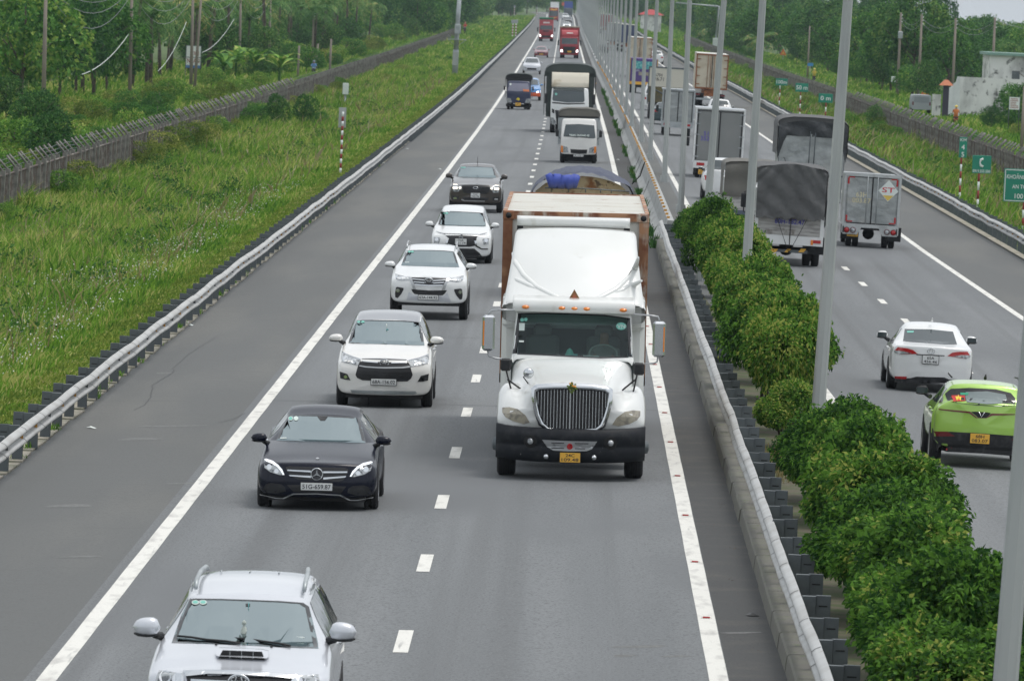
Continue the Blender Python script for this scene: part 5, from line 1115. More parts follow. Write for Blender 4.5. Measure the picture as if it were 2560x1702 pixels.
tarp(s, 'canopy', -.97, .95, .4, 3.8, .8, 2.15, 2.55, M['tarp_green'], seed=11); tarp(s, 'canopy_valance', -.93, .91, .34, .5, 2.0, 2.12, 2.5, M['black'], seed=12); MB().b2(-.85, .85, .55, 3.7, .75, 1.2).build('cargo_body', M['galv_dark'], s.e); MB().b2(-.88, .86, .6, .64, 1.1, 2.3).build('headboard', mat('grey_panel', (.2, .21, .23), .6), s.e)
# --- dump truck behind the container with a blue tarpaulin
s = vat('dump_truck', 'yellow-edged dump truck covered with a navy tarpaulin, a blue roll lashed on top', 'truck', 1463, 450, 186, (1180, 380, 1.867))
tb = s.plane(300, 80, 1.3); W_ = 1.24
yc_ = mat('yellow_cab', (.68, .52, .16), .5, noise=[(3, (.5, .38, .14), .5, .7)]); s.loftbody('cab', cabover(s, 1.15, .5, 1.6, 2.5, -1.3, .6, yc_, .2), yc_, 3, 2)
s.decal('windscreen', [(-1.0, 1.6), (1.0, 1.6), (.95, 2.3), (-.95, 2.3)], M['glass_dark'], off=.01, g=.3); s.decal('grille', [(-.6, .85), (.6, .85), (.65, 1.35), (-.65, 1.35)], M['grille'], off=.01, g=.3); s.decal('bumper', [(-1.1, .5), (1.1, .5), (1.1, .8), (-1.1, .8)], M['plastic'], off=.04, th=.08, g=.3); s.decal('headlight', [(.75, .88), (1.05, .88), (1.05, 1.1), (.75, 1.1)], M['lamp'], off=.015, g=.3, mirror=True)
for sg in (-1, 1):
    s.decal('side_window', [(-.9, 1.6), (.2, 1.6), (.2, 2.25), (-.75, 2.25)], M['glass_dark'], 'l' if sg < 0 else 'R', off=.01, g=.4); MB().box((sg*1.4, -1.0, 1.9), (.18, .1, .5), bev=.03).build('mirror', M['plastic'], s.e); MB().tube([(sg*1.1, -.9, 2.2), (sg*1.4, -1.0, 2.1)], .02, 5).build('mirror_arm', M['black'], s.e)
hb = s.plane(330, 175, .75); top_ = s.plane(540, 15, 1.0)
head = MB(); P_ = [(-1.22, 1.3)]+[(-1.22+2.44*k/10, hb.z-.05+.42*math.sin(math.pi*k/10)**.6) for k in range(11)]+[(1.22, 1.3)]; head.prism(P_, .75, .82)
head.build('headboard', mat('rusty_cream', (.42, .36, .26), .8, noise=[(1.6, (.2, .09, .04), .58, .66, 7), (6, (.12, .09, .07), .6, .68)]), s.e)
rings = []; rr = random.Random(5)
for j in range(22):
    y = .45+j*.25; r = []
    for k in range(25):
        t = k/24; a = -1+2*t; zt = hb.z+.02+.5*(1-abs(a)**2.2)+.02*math.sin(k*2.3+j)+.015*math.sin(j*1.7+k*.6)-(.07*max(0, 1-j/2.5)*(1 if abs(a) < .75 else 0))
        r.append((a*1.32*(1-.02*math.sin(k+j)), y, zt if 0 < k < 24 else zt-.1))
    r = [(-1.35, y+rr.uniform(-.04, .04), 1.6), (-1.37, y, 2.0)]+r+[(1.37, y, 2.0), (1.35, y+rr.uniform(-.04, .04), 1.6)]; rings.append(r)
MB().loft(rings, 0, closed=False, cap=False).build('tarpaulin', M['tarp_blue'], s.e, fix=False)
b = MB(); b.b2(-1.2, 1.2, .8, 6, 1.1, 2.4); b.build('tipper_body', M['rust'], s.e)
c0, c1 = s.plane(350, 135, .12), s.plane(497, 140, .12); b = MB(); n = 14; b.tube([c0.lerp(c1, k/n)+Vector((0, 0, .02*math.sin(k*1.7))) for k in range(n+1)], [.185+.008*math.sin(k*2.1)-(.03 if k in (0, n) else 0)-(.03 if k == 8 else 0) for k in range(n+1)], 14); b.build('rolled_tarpaulin', mat('blue_roll', (.03, .06, .33), .6, noise=[(5, (.045, .08, .4), .45, .65)], bump=(9, .35, .03)), s.e)
b = MB(); b.tube([s.plane(340, 168, .2), s.plane(540, 172, .2), s.plane(735, 185, .2)], .02, 5)
for a in (370, 450, 530, 600, 650): b.tube([s.plane(a, 162+a*.02, .2), s.plane(a, 180+a*.02, .2)], .02, 5)
b.build('roof_rail', M['galv_dark'], s.e)
for sx in (-1, 1):
    s.wheel(sx*1.02, 0, .52, .28); s.wheel(sx*1.02, 4.2, .52, .28, double=True, spoke=False)
b = MB(); q = px_at_y(1603, 405, 186); l0 = s.inv @ px_at_y(1580, 460, 186.6); b.tube([l0, s.inv @ px_at_y(1600, 440, 186.4), s.inv @ px_at_y(1612, 405, 186.2)], .016, 5); b.build('whip_aerial', M['black'], s.e)
# --- two red lorries further back, a bus and others
def redcab(s, W_, zt, wz, gl, lamps, m, defl=True):
    s.loftbody('cab', cabover(s, W_, .45, wz[0]-.1, zt, -1.3, .8, m, .18), m, 3, 2)
    s.decal('windscreen', [(-W_*.88, wz[0]), (W_*.88, wz[0]), (W_*.84, wz[1]), (-W_*.84, wz[1])], M['glass_dark'], off=.012, g=.3)
    s.decal('grille', [(-W_*.6, .65), (W_*.6, .65), (W_*.68, gl), (-W_*.68, gl)], M['grille'], off=.012, g=.3)
    for sg in (-1, 1):
        s.decal('headlight', [(sg*W_*.72, .8), (sg*W_*.95, .85), (sg*W_*.93, 1.15), (sg*W_*.75, 1.1)], M['litw'], off=.03, g=.4)
        s.wheel(sg*(W_-.15), 0, .5, .28, spoke=False); s.wheel(sg*(W_-.12), 5, .5, .28, double=True, spoke=False)
        MB().box((sg*(W_+.25), -1, 2.0), (.2, .12, .7), bev=.03).build('mirror', M['plastic'], s.e); MB().tube([(sg*W_*.9, -.9, 2.3), (sg*(W_+.25), -1, 2.3)], .03, 5).build('mirror_arm', M['black'], s.e)
M['redp'] = mat('red_lorry_paint', (.30, .012, .02), .35, coat=.5, noise=[(1, (.25, .01, .018), .4, .7)])
s = vat('truck', 'red lorry with a red box body and cream roof edge, lamps lit', 'truck', 1424, 120, 928, (1200, 100, 5.8975))
redcab(s, 1.18, 2.75, (1.85, 2.6), 1.5, 0, M['redp']); MB().loft([[(x, .0+.5*t, 2.75+.9*math.sin(t*1.5)) for t in (0, .3, .6, 1)]+[(x, .9, 3.6), (x, .9, 2.7)] for x in (-1.05, -.9, 0, .9, 1.05)], 0).build('wind_deflector', mat('faded_red_panel', (.42, .06, .07), .5), s.e); MB().box((0, .12, 3.25), (.8, .02, .12), rot=Matrix.Rotation(R_(-40), 3, 'X')).build('name_bar', M['paper'], s.e)
boxbody(s, 'box_body', -1.26, 1.26, 1.0, 9, .9, 3.95, M['redp']); MB().b2(-1.29, 1.29, .95, 9.05, 3.93, 4.1, bev=.03).build('roof_edge', M['concrete_pad'], s.e); s.decal('plate', [(-.25, .78), (.25, .78), (.25, .98), (-.25, .98)], M['plate_y'], off=.04, g=.5)
s = vat('truck', 'red lorry with a green tarpaulin top and white name board, lamps lit', 'truck', 1365.5, 90, 1225, (1320, 20, 14.74))
redcab(s, 1.2, 2.85, (2.0, 2.7), 1.0, 0, M['redp']); MB().b2(-1.2, 1.2, .9, 9, .9, 3.7, bev=.02).build('box_body', mat('pale_red_body', (.4, .09, .1), .6), s.e); MB().b2(-1.22, 1.22, .88, 9, 3.7, 4.05, bev=.06).build('tarpaulin', mat('green_tarp', (.02, .16, .08), .7), s.e); b_ = MB().b2(-.55, .55, .85, .87, 3.05, 3.3).build('name_board', M['paper'], s.e)
s.decal('badge', [(-.5, 1.65), (.5, 1.65), (.55, 1.85), (-.55, 1.85)], M['black'], off=.02, g=.4)
s = vat('bus', 'tall red coach with a yellow flame stripe, half hidden behind the left red lorry', 'bus', 1384, 50, 1860, (1320, 20, 14.74))
s.loftbody('body', cabover(s, 1.22, .35, 1.4, 3.5, -1.6, 9, M['redp'], .05), M['redp'], 3, 2); s.decal('windscreen', [(-1.12, 1.35), (1.12, 1.35), (1.1, 2.7), (-1.1, 2.7)], M['glass_dark'], off=.02, g=.4)
s.decal('stripe', [(-.95, 3.0), (0, 2.8), (.95, 3.0), (.8, 3.3), (0, 3.15), (-.8, 3.3)], M['plate_y'], off=.02, g=.4); s.decal('stripe', [(-1.1, .9), (0, .7), (1.15, 1.2), (0, 1.0)], M['plate_y'], off=.02, g=.4)
for sx in (-1, 1): s.wheel(sx*1.05, 0, .5, .28, spoke=False); MB().box((sx*1.45, -1.7, 2.5), (.2, .15, .6), bev=.03).build('mirror', M['plastic'], s.e); MB().tube([(sx*1.1, -1.5, 3), (sx*1.45, -1.7, 2.8)], .03, 5).build('mirror_arm', M['black'], s.e)
s = vat('truck', 'far white lorry showing above the roof of the red coach', 'truck', 1386.5, 35, 2080, (1320, 20, 14.74)); s.loftbody('cab', cabover(s, 1.2, .4, 1.7, 2.6, -1.3, .7, M['white'], .1), M['white'], 2, 1); boxbody(s, 'box_body', -1.25, 1.25, .9, 8, .9, 4.0, M['white']); s.decal('windscreen', [(-1.05, 1.7), (1.05, 1.7), (1, 2.4), (-1, 2.4)], M['glass_dark'], off=.02, g=.5)
for sx in (-1, 1): s.wheel(sx, 0, .5, .28, spoke=False)
s = vat('truck', 'far lorry with a blue load and an orange panel beside the median', 'truck', 1421, 30, 2060, (1320, 20, 14.74)); s.loftbody('cab', cabover(s, 1.2, .4, 1.7, 2.5, -1.3, .7, M['galv'], .1), M['galv_dark'], 2, 1); boxbody(s, 'load', -1.25, 1.25, .9, 8, .9, 4.3, mat('blue_load', (.06, .1, .35), .6)); MB().b2(-1.9, -1.2, .7, .8, 3.1, 4.1).build('panel', mat('orange_panel', (.6, .12, .06), .6), s.e); s.decal('windscreen', [(-1.05, 1.7), (1.05, 1.7), (1, 2.4), (-1, 2.4)], M['glass_dark'], off=.02, g=.5)
for sx in (-1, 1): s.wheel(sx, 0, .5, .28, spoke=False)
# --- distant cars: one generic net each
def farcar(label, u, v, Y, m, kind='saloon', rear=False, lit=False, hw=.9, wing=None, clear=None):
    base = dict(hw=hw, zb=.25, yf=-.8, zhf=.75, cowl=(.7, .98), wst=(1.6, 1.36), roof=(2.7, 1.42), rgb=(3.3, 1.1), yt=3.75, belt=.96, hwr=.58, trunk=True, zmax=1.46) if kind == 'saloon' else dict(hw=hw, zb=.32, yf=-.8, zhf=.95, cowl=(.5, 1.15), wst=(1.4, 1.62), roof=(3.1, 1.68), rgb=(3.5, 1.2), yt=3.75, belt=1.12, hwr=.62, zmax=1.72)
    s = vat('saloon_car' if kind == 'saloon' else 'suv', label, 'car', u, v, Y+(2.7 if rear else 0), (0, 0, 1), rear)
    s.loftbody('body', carnet(base), m, 2, 1); ax = 'r' if rear else 'f'; zc = base['cowl'][1]; zt = base['wst'][1]; bl = base['belt']
    if rear: s.decal('rear_window', [(-.6, base['rgb'][1]+.05), (.6, base['rgb'][1]+.05), (.5, zt-.0), (-.5, zt-.0)], M['glass_dark'], 'r', off=.01, g=.15)
    else: s.decal('windscreen', [(-.7, zc+.03), (.7, zc+.03), (.55, zt-.02), (-.55, zt-.02)], M['glass_dark'], 'f', off=.01, g=.12)
    for sg in (-1, 1):
        if rear: s.decal('tail_lamp', [(sg*hw*.95, .8), (sg*hw*.6, .82), (sg*hw*.6, .95), (sg*hw*.93, 1.0)], M['red_l'], 'r', off=.012, g=.2)
        else: s.decal('headlight', [(sg*hw*.95, .62), (sg*hw*.6, .58), (sg*hw*.6, .7), (sg*hw*.93, .8)], M['litw'] if lit else M['lamp'], 'f', off=.012, g=.2)
        for yy in (0, 2.7): s.wheel(sg*(hw-.1), yy, .33, .2, spoke=False)
        s.mirror_(sg*(hw+.06), base['cowl'][0]+.2, zc+.06, m, .11, .07, .06, base=sg*hw*.85)
        s.decal('side_window', [(base['cowl'][0]+.4, bl+.02), (base['wst'][0]+.1, zt-.07), (base['roof'][0]-.1, zt-.07), (base['roof'][0]+.1, bl+.03)], M['glass_dark'], 'l' if sg < 0 else 'R', off=.01, g=.3)
    if not rear: s.decal('grille', [(-.45, .45), (.45, .45), (.5, .64), (-.5, .64)], M['grille'], 'f', off=.01, g=.2)
    return s
s = farcar('silver off-roader following the small dark blue truck', 1330, 165, 735, M['silver'], 'suv', hw=.92)
s = farcar('maroon off-roader with a yellow plate, ahead of the red lorries', 1353.5, 130, 930, mat('maroon_paint', (.2, .03, .04), .3, coat=.7), 'saloon'); s.decal('plate', [(-.25, .38), (.25, .38), (.25, .5), (-.25, .5)], M['plate_y'], 'f', off=.03)
s = farcar('blue and orange small car half hidden behind the small dark blue truck', 1325, 235, 552, mat('sky_blue_paint', (.08, .25, .55), .3, coat=.7), 'suv', lit=True, hw=.84); s.decal('orange_bumper', [(-.8, .32), (.8, .32), (.8, .62), (-.8, .62)], mat('orange_paint', (.65, .1, .02), .3, coat=.6), 'f', off=.012)
farcar('far white car beside the red coach', 1414, 40, 1930, M['white'], 'suv'); farcar('far dark grey car in the right lane beside the red coach', 1421, 60, 1790, M['bronze'], 'suv'); farcar('far white car showing over the roof of the right red lorry', 1417, 70, 1640, M['white'], 'saloon', lit=True)
# ============================================================ vehicles driving away on the opposite carriageway
def rear_lamps(s, q, m='red_l', mirror=True, off=.012):
    s.decal('tail_lamp', q, M[m], 'r', off=off, g=.1, mirror=mirror)
def rxz(s, pts): return s.xz(pts)
# --- white saloon
p = dict(hw=.865, zb=.22, yf=-.85, zhf=.7, cowl=(.7, .93), wst=(1.45, 1.33), roof=(2.3, 1.345), rgb=(3.0, 1.0), yt=3.5, belt=.92, hwr=.575, trunk=True, zmax=1.40)
s = Veh('saloon_car', 'white saloon driving away with wide red tail lamps, ahead of the lime green car', 'car', X=px_at_z(2319.5, 979, -.1).x, Y=px_at_z(2319.5, 979, -.1).y+2.55, rear=True, heading=0); s.zm = (2120, 760, 3.734)
s.loftbody('body', carnet(p), M['white'], 3, 2); sidebits(s, p, 2.55, .31, m=M['white'])
s.decal('rear_window', s.xz([(530, 232), (760, 236), (980, 258), (1018, 376), (900, 378), (760, 366), (600, 354), (514, 345)]), M['glass_dark'], 'r', off=.006)
s.decal('sticker', s.xz([(552, 252), (615, 252), (612, 268), (550, 268)]), M['sticker'], 'r', off=.012, th=0)
q = s.xz([(425, 398), (470, 402), (560, 415), (610, 430), (650, 465), (560, 468), (470, 470), (430, 445)]); q = [(x, z) for x, z in q]; rear_lamps(s, q)
q = s.xz([(430, 430), (520, 440), (600, 462), (470, 469), (432, 450)]); s.decal('reversing_lamp', q, M['lamp'], 'r', off=.016, mirror=True)
s.decal('boot_gap', s.xz([(640, 466), (900, 478), (900, 486), (640, 474)]), M['black'], 'r', off=.01)
q = s.xz([(415, 712), (435, 690), (590, 690), (640, 676), (900, 684), (940, 702), (1068, 704), (1060, 718), (900, 735), (700, 740), (440, 728)]); s.decal('diffuser', q, M['plastic'], 'r', off=.01)
s.decal('rear_reflector', s.xz([(435, 672), (550, 676), (545, 698), (440, 692)]), M['red_l'], 'r', off=.018)
c = s.hit(775, 438); b = MB()
for (ax_, az_, r_) in ((.075, .052, .008), (.026, .05, .006)): b.tube([(c.x+ax_*math.cos(t), c.y+.02, c.z+az_*math.sin(t)) for t in [2*math.pi*k/20 for k in range(21)]], r_, 5, cap=False)
b.build('emblem', M['chrome'], s.e)
cc = s.hit(770, 520); plate_at(s, cc.x, cc.y+.03, cc.z, .33, .165, ['65A', '456.46'])
for sx in (-1, 1): s.mirror_(sx*.94, .7, 1.02, M['white'], .12, .08, .08, base=sx*.8)
MB().tube([(0, 2.3, 1.44), (0, 2.42, 1.5)], [.03, .008], 6).build('aerial', M['white'], s.e)
# --- lime green car
p = dict(hw=.885, zb=.34, yf=-.8, zhf=.9, cowl=(.55, 1.04), wst=(1.3, 1.42), roof=(2.75, 1.43), rgb=(3.02, 1.11), yt=3.22, belt=1.03, hwr=.62, zmax=1.475, tailw=.97)
s = Veh('hatchback_car', 'lime green hatchback driving away with a red flag sticker in the rear window', 'car', X=px_at_z(2447, 1171, -.1).x, Y=px_at_z(2447, 1171, -.1).y+2.5, rear=True, heading=.0); s.zm = (2120, 760, 3.734)
s.loftbody('body', carnet(p), M['lime'], 3, 2); sidebits(s, p, 2.5, .34, m=M['lime'])
rg = s.xz([(905, 835), (960, 790), (1130, 782), (1380, 795), (1520, 830), (1562, 880), (1560, 945), (1440, 955), (1200, 945), (1000, 920), (925, 895)]); s.decal('rear_window', rg, M['frit'], 'r', off=.006)
s.decal('window_glass', s.xz([(1100, 820), (1300, 815), (1470, 845), (1490, 920), (1300, 935), (1110, 915), (1095, 870)]), mat('grey_glass', (.2, .24, .24), .1), 'r', off=.012)
q = s.xz([(968, 852), (1092, 850), (1096, 905), (966, 908)]); fl = s.decal('flag_sticker', q, mat('flag_red', (.55, .03, .03), .6), 'r', off=.012, th=0); c = ((q[0][0]+q[1][0])/2, (q[0][1]+q[2][1])/2)
st_ = [(c[0]+(.055 if k % 2 == 0 else .022)*math.cos(math.pi/2+k*math.pi/5), c[1]+(.055 if k % 2 == 0 else .022)*math.sin(math.pi/2+k*math.pi/5)) for k in range(10)]; s.decal('star', st_, mat('flag_yellow', (.8, .6, .05), .6), 'r', off=.03, th=0, g=1, parent=fl)
s.decal('sticker', s.xz([(1048, 828), (1125, 828), (1122, 850), (1050, 850)]), mat('green_note', (.03, .35, .2), .6), 'r', off=.018, th=0)
s.decal('tail_strip', s.xz([(845, 975), (1140, 1002), (1200, 1055), (1290, 1058), (1340, 1020), (1560, 1025), (1560, 1032), (1345, 1040), (1290, 1064), (1195, 1062), (1130, 1018), (850, 986)]), M['red_d'], 'r', off=.012)
s.decal('badge_panel', s.xz([(1150, 1005), (1190, 1003), (1300, 1010), (1335, 1018), (1290, 1060), (1215, 1058)]), M['black'], 'r', off=.015)
c = s.hit(1246, 1030); b = MB()
b.tube([(c.x-.05, c.y+.03, c.z+.045), (c.x, c.y+.03, c.z-.045), (c.x+.05, c.y+.03, c.z+.045)], .008, 6); b.build('emblem', M['chrome'], s.e)
q = s.xz([(795, 1182), (960, 1190), (1270, 1207), (1270, 1300), (1270, 1392), (830, 1375), (780, 1300), (785, 1230)]); s.decal('rear_bumper', q, M['plastic'], 'r', off=.012)
s.decal('rear_bumper', [(-x, z) for x, z in q], M['plastic'], 'r', off=.012)
q = s.xz([(805, 1185), (930, 1188), (1000, 1232), (830, 1232)]); s.decal('tail_lamp', q, M['red_d'], 'r', off=.02, mirror=True)
q = s.xz([(915, 1338), (965, 1330), (1025, 1345), (1000, 1360), (915, 1358)]); s.decal('rear_reflector', q, M['red_l'], 'r', off=.026, mirror=True)
cc = s.hit(1230, 1255); plate_at(s, cc.x, cc.y+.03, cc.z, .33, .165, ['68H', '083.07'], M['plate_y'])
MB().tube([(0, 2.6, 1.53), (0, 2.7, 1.6), (0, 2.72, 1.52)], [.03, .012, .01], 6).build('aerial', M['black'], s.e)
b = MB(); c = s.hit(1300, 915); b.tube([(c.x+.08, c.y+.03, c.z), (c.x-.1, c.y+.035, c.z-.01), (c.x-.2, c.y+.035, c.z-.005)], [.03, .02, .01], 6); b.build('rear_wiper', M['black'], s.e)
for sx in (-1, 1): s.mirror_(sx*.97, .55, 1.16, M['black'], .12, .08, .08, base=sx*.82); MB().tube([(sx*.58, 1.5, 1.53), (sx*.6, 2.0, 1.545), (sx*.58, 2.7, 1.52)], .014, 5).build('roof_rail', M['black'], s.e)
# --- trucks seen from behind; anchor = rear axle
def rtruck(name, label, u, v, zm, W_, **k):
    z = -.1; p_ = px_at_z(u, v, -.12); s = Veh(name, label, 'truck', X=p_.x, Y=p_.y, rear=True); s.zm = zm; s.cut_y = 0; return s
def rwheels(s, x, r=.42, wd=.2, dbl=True, fy=-3.6):
    for sx in (-1, 1): s.wheel(sx*x, 0, r, wd, double=dbl, spoke=False); s.wheel(sx*(x+.02), fy, r, wd, spoke=False)
def flap(s, x, y, w_, z0, z1, m=None):
    for sx in (-1, 1): MB().box((sx*x, y, (z0+z1)/2), (w_, .03, z1-z0)).build('mud_flap', m or M['plastic'], s.e)
def bx(s, name, a, b_, y, t, m, parent=None, bev=0):
    p0, p1 = s.plane(*a, y), s.plane(*b_, y); return MB().b2(min(p0.x, p1.x), max(p0.x, p1.x), y, y+t, min(p0.z, p1.z), max(p0.z, p1.z), bev=bev).build(name, m, parent or s.e)
# silver box truck 63H-003.87
s = rtruck('box_truck', 'small silver box truck with a white diamond sign on its rear doors', 2173, 616, (2080, 300, 4.6125), .95); Yb = 1.15
M['alu'] = mat('brushed_aluminium', (.38, .4, .4), .32, .75, noise=[(1.4, (.26, .28, .28), .42, .65, 5), (.9, (.5, .49, .45), .6, .75)], bump=(1.6, .5, .1))
pL, pR = s.plane(165, 620, Yb), s.plane(795, 640, Yb); pb = s.plane(470, 1215, Yb); x0, x1 = min(pL.x, pR.x), max(pL.x, pR.x); zt = (pL.z+pR.z)/2; zb = pb.z
boxbody(s, 'box_body', x0+.03, x1-.03, -2.6, Yb-.03, zb, zt-.03, M['alu']); cx = (x0+x1)/2; w2 = (x1-x0)/2
for sg in (-1, 1):
    d = MB().b2(cx+sg*.02, cx+sg*(w2-.08), Yb-.03, Yb+.01, zb+.06, zt-.1, bev=.005).build('rear_door', M['alu'], s.e)
    b = MB()
    for xx in (.17, ): b.tube([(cx+sg*xx, Yb+.035, zb+.02), (cx+sg*xx, Yb+.035, zt-.06)], .014, 6)
    b.b2(cx+sg*.05, cx+sg*(w2-.06), Yb+.012, Yb+.03, zb+(zt-zb)*.53, zb+(zt-zb)*.53+.02); b.b2(cx+sg*.2, cx+sg*.42, Yb+.012, Yb+.05, zb+(zt-zb)*.3, zb+(zt-zb)*.3+.03); b.build('lock_rod', M['galv'], d)
    b = MB(); xx = cx+sg*(w2-.1)
    for (za_, zc_) in ((zt-.36, zt-.14), (zb+.1, zb+.3)): b.b2(xx-.03, xx+.03, Yb+.012, Yb+.016, za_, zc_)
    b.b2(xx-sg*.2, xx, Yb+.012, Yb+.017, zt-.15, zt-.11); b.b2(xx-sg*.2, xx, Yb+.012, Yb+.017, zb+.07, zb+.11); b.build('reflective_tape', M['red_l'], d)
b = MB(); b.b2(cx-.02, cx+.02, Yb-.02, Yb+.02, zb+.03, zt-.08); b.b2(x0+.1, x1-.1, Yb-.0, Yb+.015, zt-.125, zt-.1); b.b2(x0+.1, x1-.1, Yb, Yb+.015, zb+.02, zb+.05); b.build('door_seal', M['black'], s.e)
b = MB()
for xx in (x0, x1): b.b2(xx-.04, xx+.04, Yb-.05, Yb+.03, zb-.3, zt)
b.b2(x0-.02, x1+.02, Yb-.05, Yb+.035, zt-.09, zt+.02); b.b2(x0, x1, Yb-.06, Yb+.025, zb-.1, zb+.02)
b.b2(x0, x0+.5, Yb-.06, Yb+.03, zb-.34, zb-.08); b.b2(x1-.5, x1, Yb-.06, Yb+.03, zb-.34, zb-.08); b.prism([(x0+.5, zb-.3), (x0+.62, zb-.1), (x0+.5, zb-.1)], Yb-.05, Yb+.028); b.prism([(x1-.5, zb-.3), (x1-.62, zb-.1), (x1-.5, zb-.1)], Yb-.05, Yb+.028); b.build('rear_frame', mat('pale_grey_frame', (.46, .48, .48), .55, noise=[(3, (.34, .35, .35), .5, .7)]), s.e)
for sg in (-1, 1):
    for k, m_ in ((.13, 'red_l'), (.34, 'lamp')):
        o = MB().lathe([(.001, .03), (.075, .025), (.085, 0)], ((x0 if sg < 0 else x1)-sg*k, Yb+.035, zb-.2), 'y', 16).build('tail_lamp', M[m_], s.e)
        MB().lathe([(.085, -.005), (.085, .03), (.1, .02), (.1, -.005)], ((x0 if sg < 0 else x1)-sg*k, Yb+.035, zb-.2), 'y', 16).build('lamp_rim', M['red_d'], o)
cxd, czd = s.plane(650, 820, Yb).x, s.plane(650, 820, Yb).z; rr_ = .36
dm = MB().prism([(cxd, czd-rr_), (cxd-rr_*.93, czd), (cxd, czd+rr_), (cxd+rr_*.93, czd)], Yb+.02, Yb+.028).build('diamond_sign', M['paper'], s.e)
MB().prism([(cxd, czd-rr_*.93), (cxd-rr_*.5, czd-rr_*.42), (cxd+rr_*.5, czd-rr_*.42)], Yb+.029, Yb+.031).build('yellow_corner', mat('sign_yellow', (.7, .5, .1), .6), dm)
text('lettering', 'ST', mat('sign_red', (.55, .03, .05), .6), dm, (cxd, Yb+.033, czd+.03), (-1, 0, 0), (-.05, 0, 1), w=.42, h=.17)
q = s.plane(342, 895, Yb); text('lettering', '63H\n003.87', mat('cream_letters', (.62, .56, .36), .7), s.e, (q.x, Yb+.018, q.z), (-1, 0, 0), (0, 0, 1), h=.36)
q = s.plane(235, 1310, Yb-.1); plate_at(s, q.x, Yb-.05, q.z, .36, .18, ['63H', '003.87'], M['plate_y'])
MB().b2(x0+.35, x1-.35, -2.4, Yb-.1, .6, zb).build('chassis', M['black'], s.e); MB().b2(x0+.1, x1-.1, -4.6, -2.75, .5, 2.0, bev=.1).build('cab', M['white'], s.e); MB().lathe([(.001, -.18), (.14, -.14), (.2, 0), (.14, .14), (.001, .18)], (cx, 0, .45), 'y', 12).build('axle', M['black'], s.e)
rwheels(s, .72, .37, .19); flap(s, .76, .5, .5, .25, .72)
MB().box((x1+.17, -3.9, 1.45), (.16, .1, .34), bev=.03).build('mirror', M['plastic'], s.e)
# white tailgate truck with tarpaulin 60H-182.47
s = rtruck('tarpaulin_truck', 'white tailgate truck covered with a dark tarpaulin, ropes tied to its yellow-striped bumper', 1965, 665, (1760, 280, 3.92), 1.1); Yb = 1.5
a, b_ = s.plane(487, 1180, Yb), s.plane(1168, 1230, Yb); x0, x1 = min(a.x, b_.x), max(a.x, b_.x); cx = (x0+x1)/2; w2 = (x1-x0)/2
zt = s.plane(800, 520, Yb).z; zside = s.plane(560, 560, Yb).z; zg = s.plane(800, 1015, Yb).z; zl = s.plane(800, 1200, Yb).z; zb = s.plane(820, 1300, Yb).z
MB().b2(x0, x1, -3.8, Yb, zb+.1, zg-.05).build('cargo_body', M['white'], s.e)
M['worn'] = mat('worn_tailgate', (.45, .44, .42), .7, noise=[((2, 2, 12), (.28, .27, .26), .45, .6, 6), (3, (.2, .18, .16), .6, .7)])
tg = MB().b2(x0+.1, x1-.1, Yb-.0, Yb+.03, zl-.02, zg); 
for k in range(6): zz_ = zl+(zg-zl)*(k+.5)/6; tg.b2(x0+.12, x1-.12, Yb+.03, Yb+.045, zz_-.03, zz_+.015)
tg = tg.build('tailgate', M['worn'], s.e)
q = s.plane(840, 1075, Yb); text('lettering', '60H-182.47', mat('blue_letters', (.05, .05, .35), .6), tg, (q.x, Yb+.052, q.z), (-1, 0, 0), (0, 0, 1), w=.9, h=.16)
b = MB()
for sg in (-1, 1): b.b2(cx+sg*w2, cx+sg*(w2-.11), Yb-.05, Yb+.05, zb, zg+.02)
b.b2(x0, x1, Yb-.05, Yb+.04, zb, zl-.03); b.b2(x0, x1, Yb-.04, Yb+.06, zg-.03, zg+.01); b.build('rear_frame', M['white'], s.e)
for (a, b_) in (((510, 1210), (607, 1250)), ((1047, 1255), (1142, 1292))): bx(s, 'tail_lamp', a, b_, Yb+.04, .03, M['red_l']); p0 = s.plane(*a, Yb+.07); MB().b2(p0.x-.0, p0.x-.07, Yb+.07, Yb+.075, p0.z-.15, p0.z).build('indicator', M['amber_l'], s.e)
q = s.plane(574, 1303, Yb); plate_at(s, q.x, Yb-.02, q.z-.02, .38, .2, ['60H', '182.47'], M['plate_y'])
bp = bx(s, 'bumper', (625, 1335), (1012, 1390), Yb-.2, .06, M['galv_dark'])
for (a0, a1) in ((640, 725), (790, 850), (925, 1000)): p0, p1 = s.plane(a0, 1340, Yb-.14), s.plane(a1, 1385, Yb-.14); MB().prism([(p0.x, p1.z+.02), (p1.x+.08, p1.z+.02), (p1.x, p1.z+.13), (p0.x-.08, p1.z+.13)], Yb-.139, Yb-.13).build('yellow_stripe', M['plate_y'], bp)
# tarpaulin with hanging rear sheet
tp = tarp(s, 'tarpaulin', x0-.04, x1+.04, -3.9, Yb+.02, zg-.15, zside, zt, M['tarp_grey'], seed=21)
rr = random.Random(9); b = MB(); nx, nz = 44, 26; vs = []
for j in range(nz+1):
    for i in range(nx+1):
        tx = -1+2*i/nx; f = j/nz; z = zg-.08+(zside+.25*(1-tx*tx)-zg+.05)*(1-f); fold = .17*abs(math.sin(2.6*tx/(f*.8+.25)+.6))*(.3+f)+.10*abs(math.sin(5*tx+7*f))+.03*math.sin(16*f+tx*4)*f+.02*rr.uniform(-1, 1)
        vs.append((cx+tx*w2*(1.0-.02*f), Yb+.17+fold*.6, z+.04*math.sin(i*.7)*f))
b.add(vs, [(j*(nx+1)+i, j*(nx+1)+i+1, (j+1)*(nx+1)+i+1, (j+1)*(nx+1)+i) for j in range(nz) for i in range(nx)], 0, True); b.build('rear_sheet', M['tarp_grey'], s.e, fix=False)
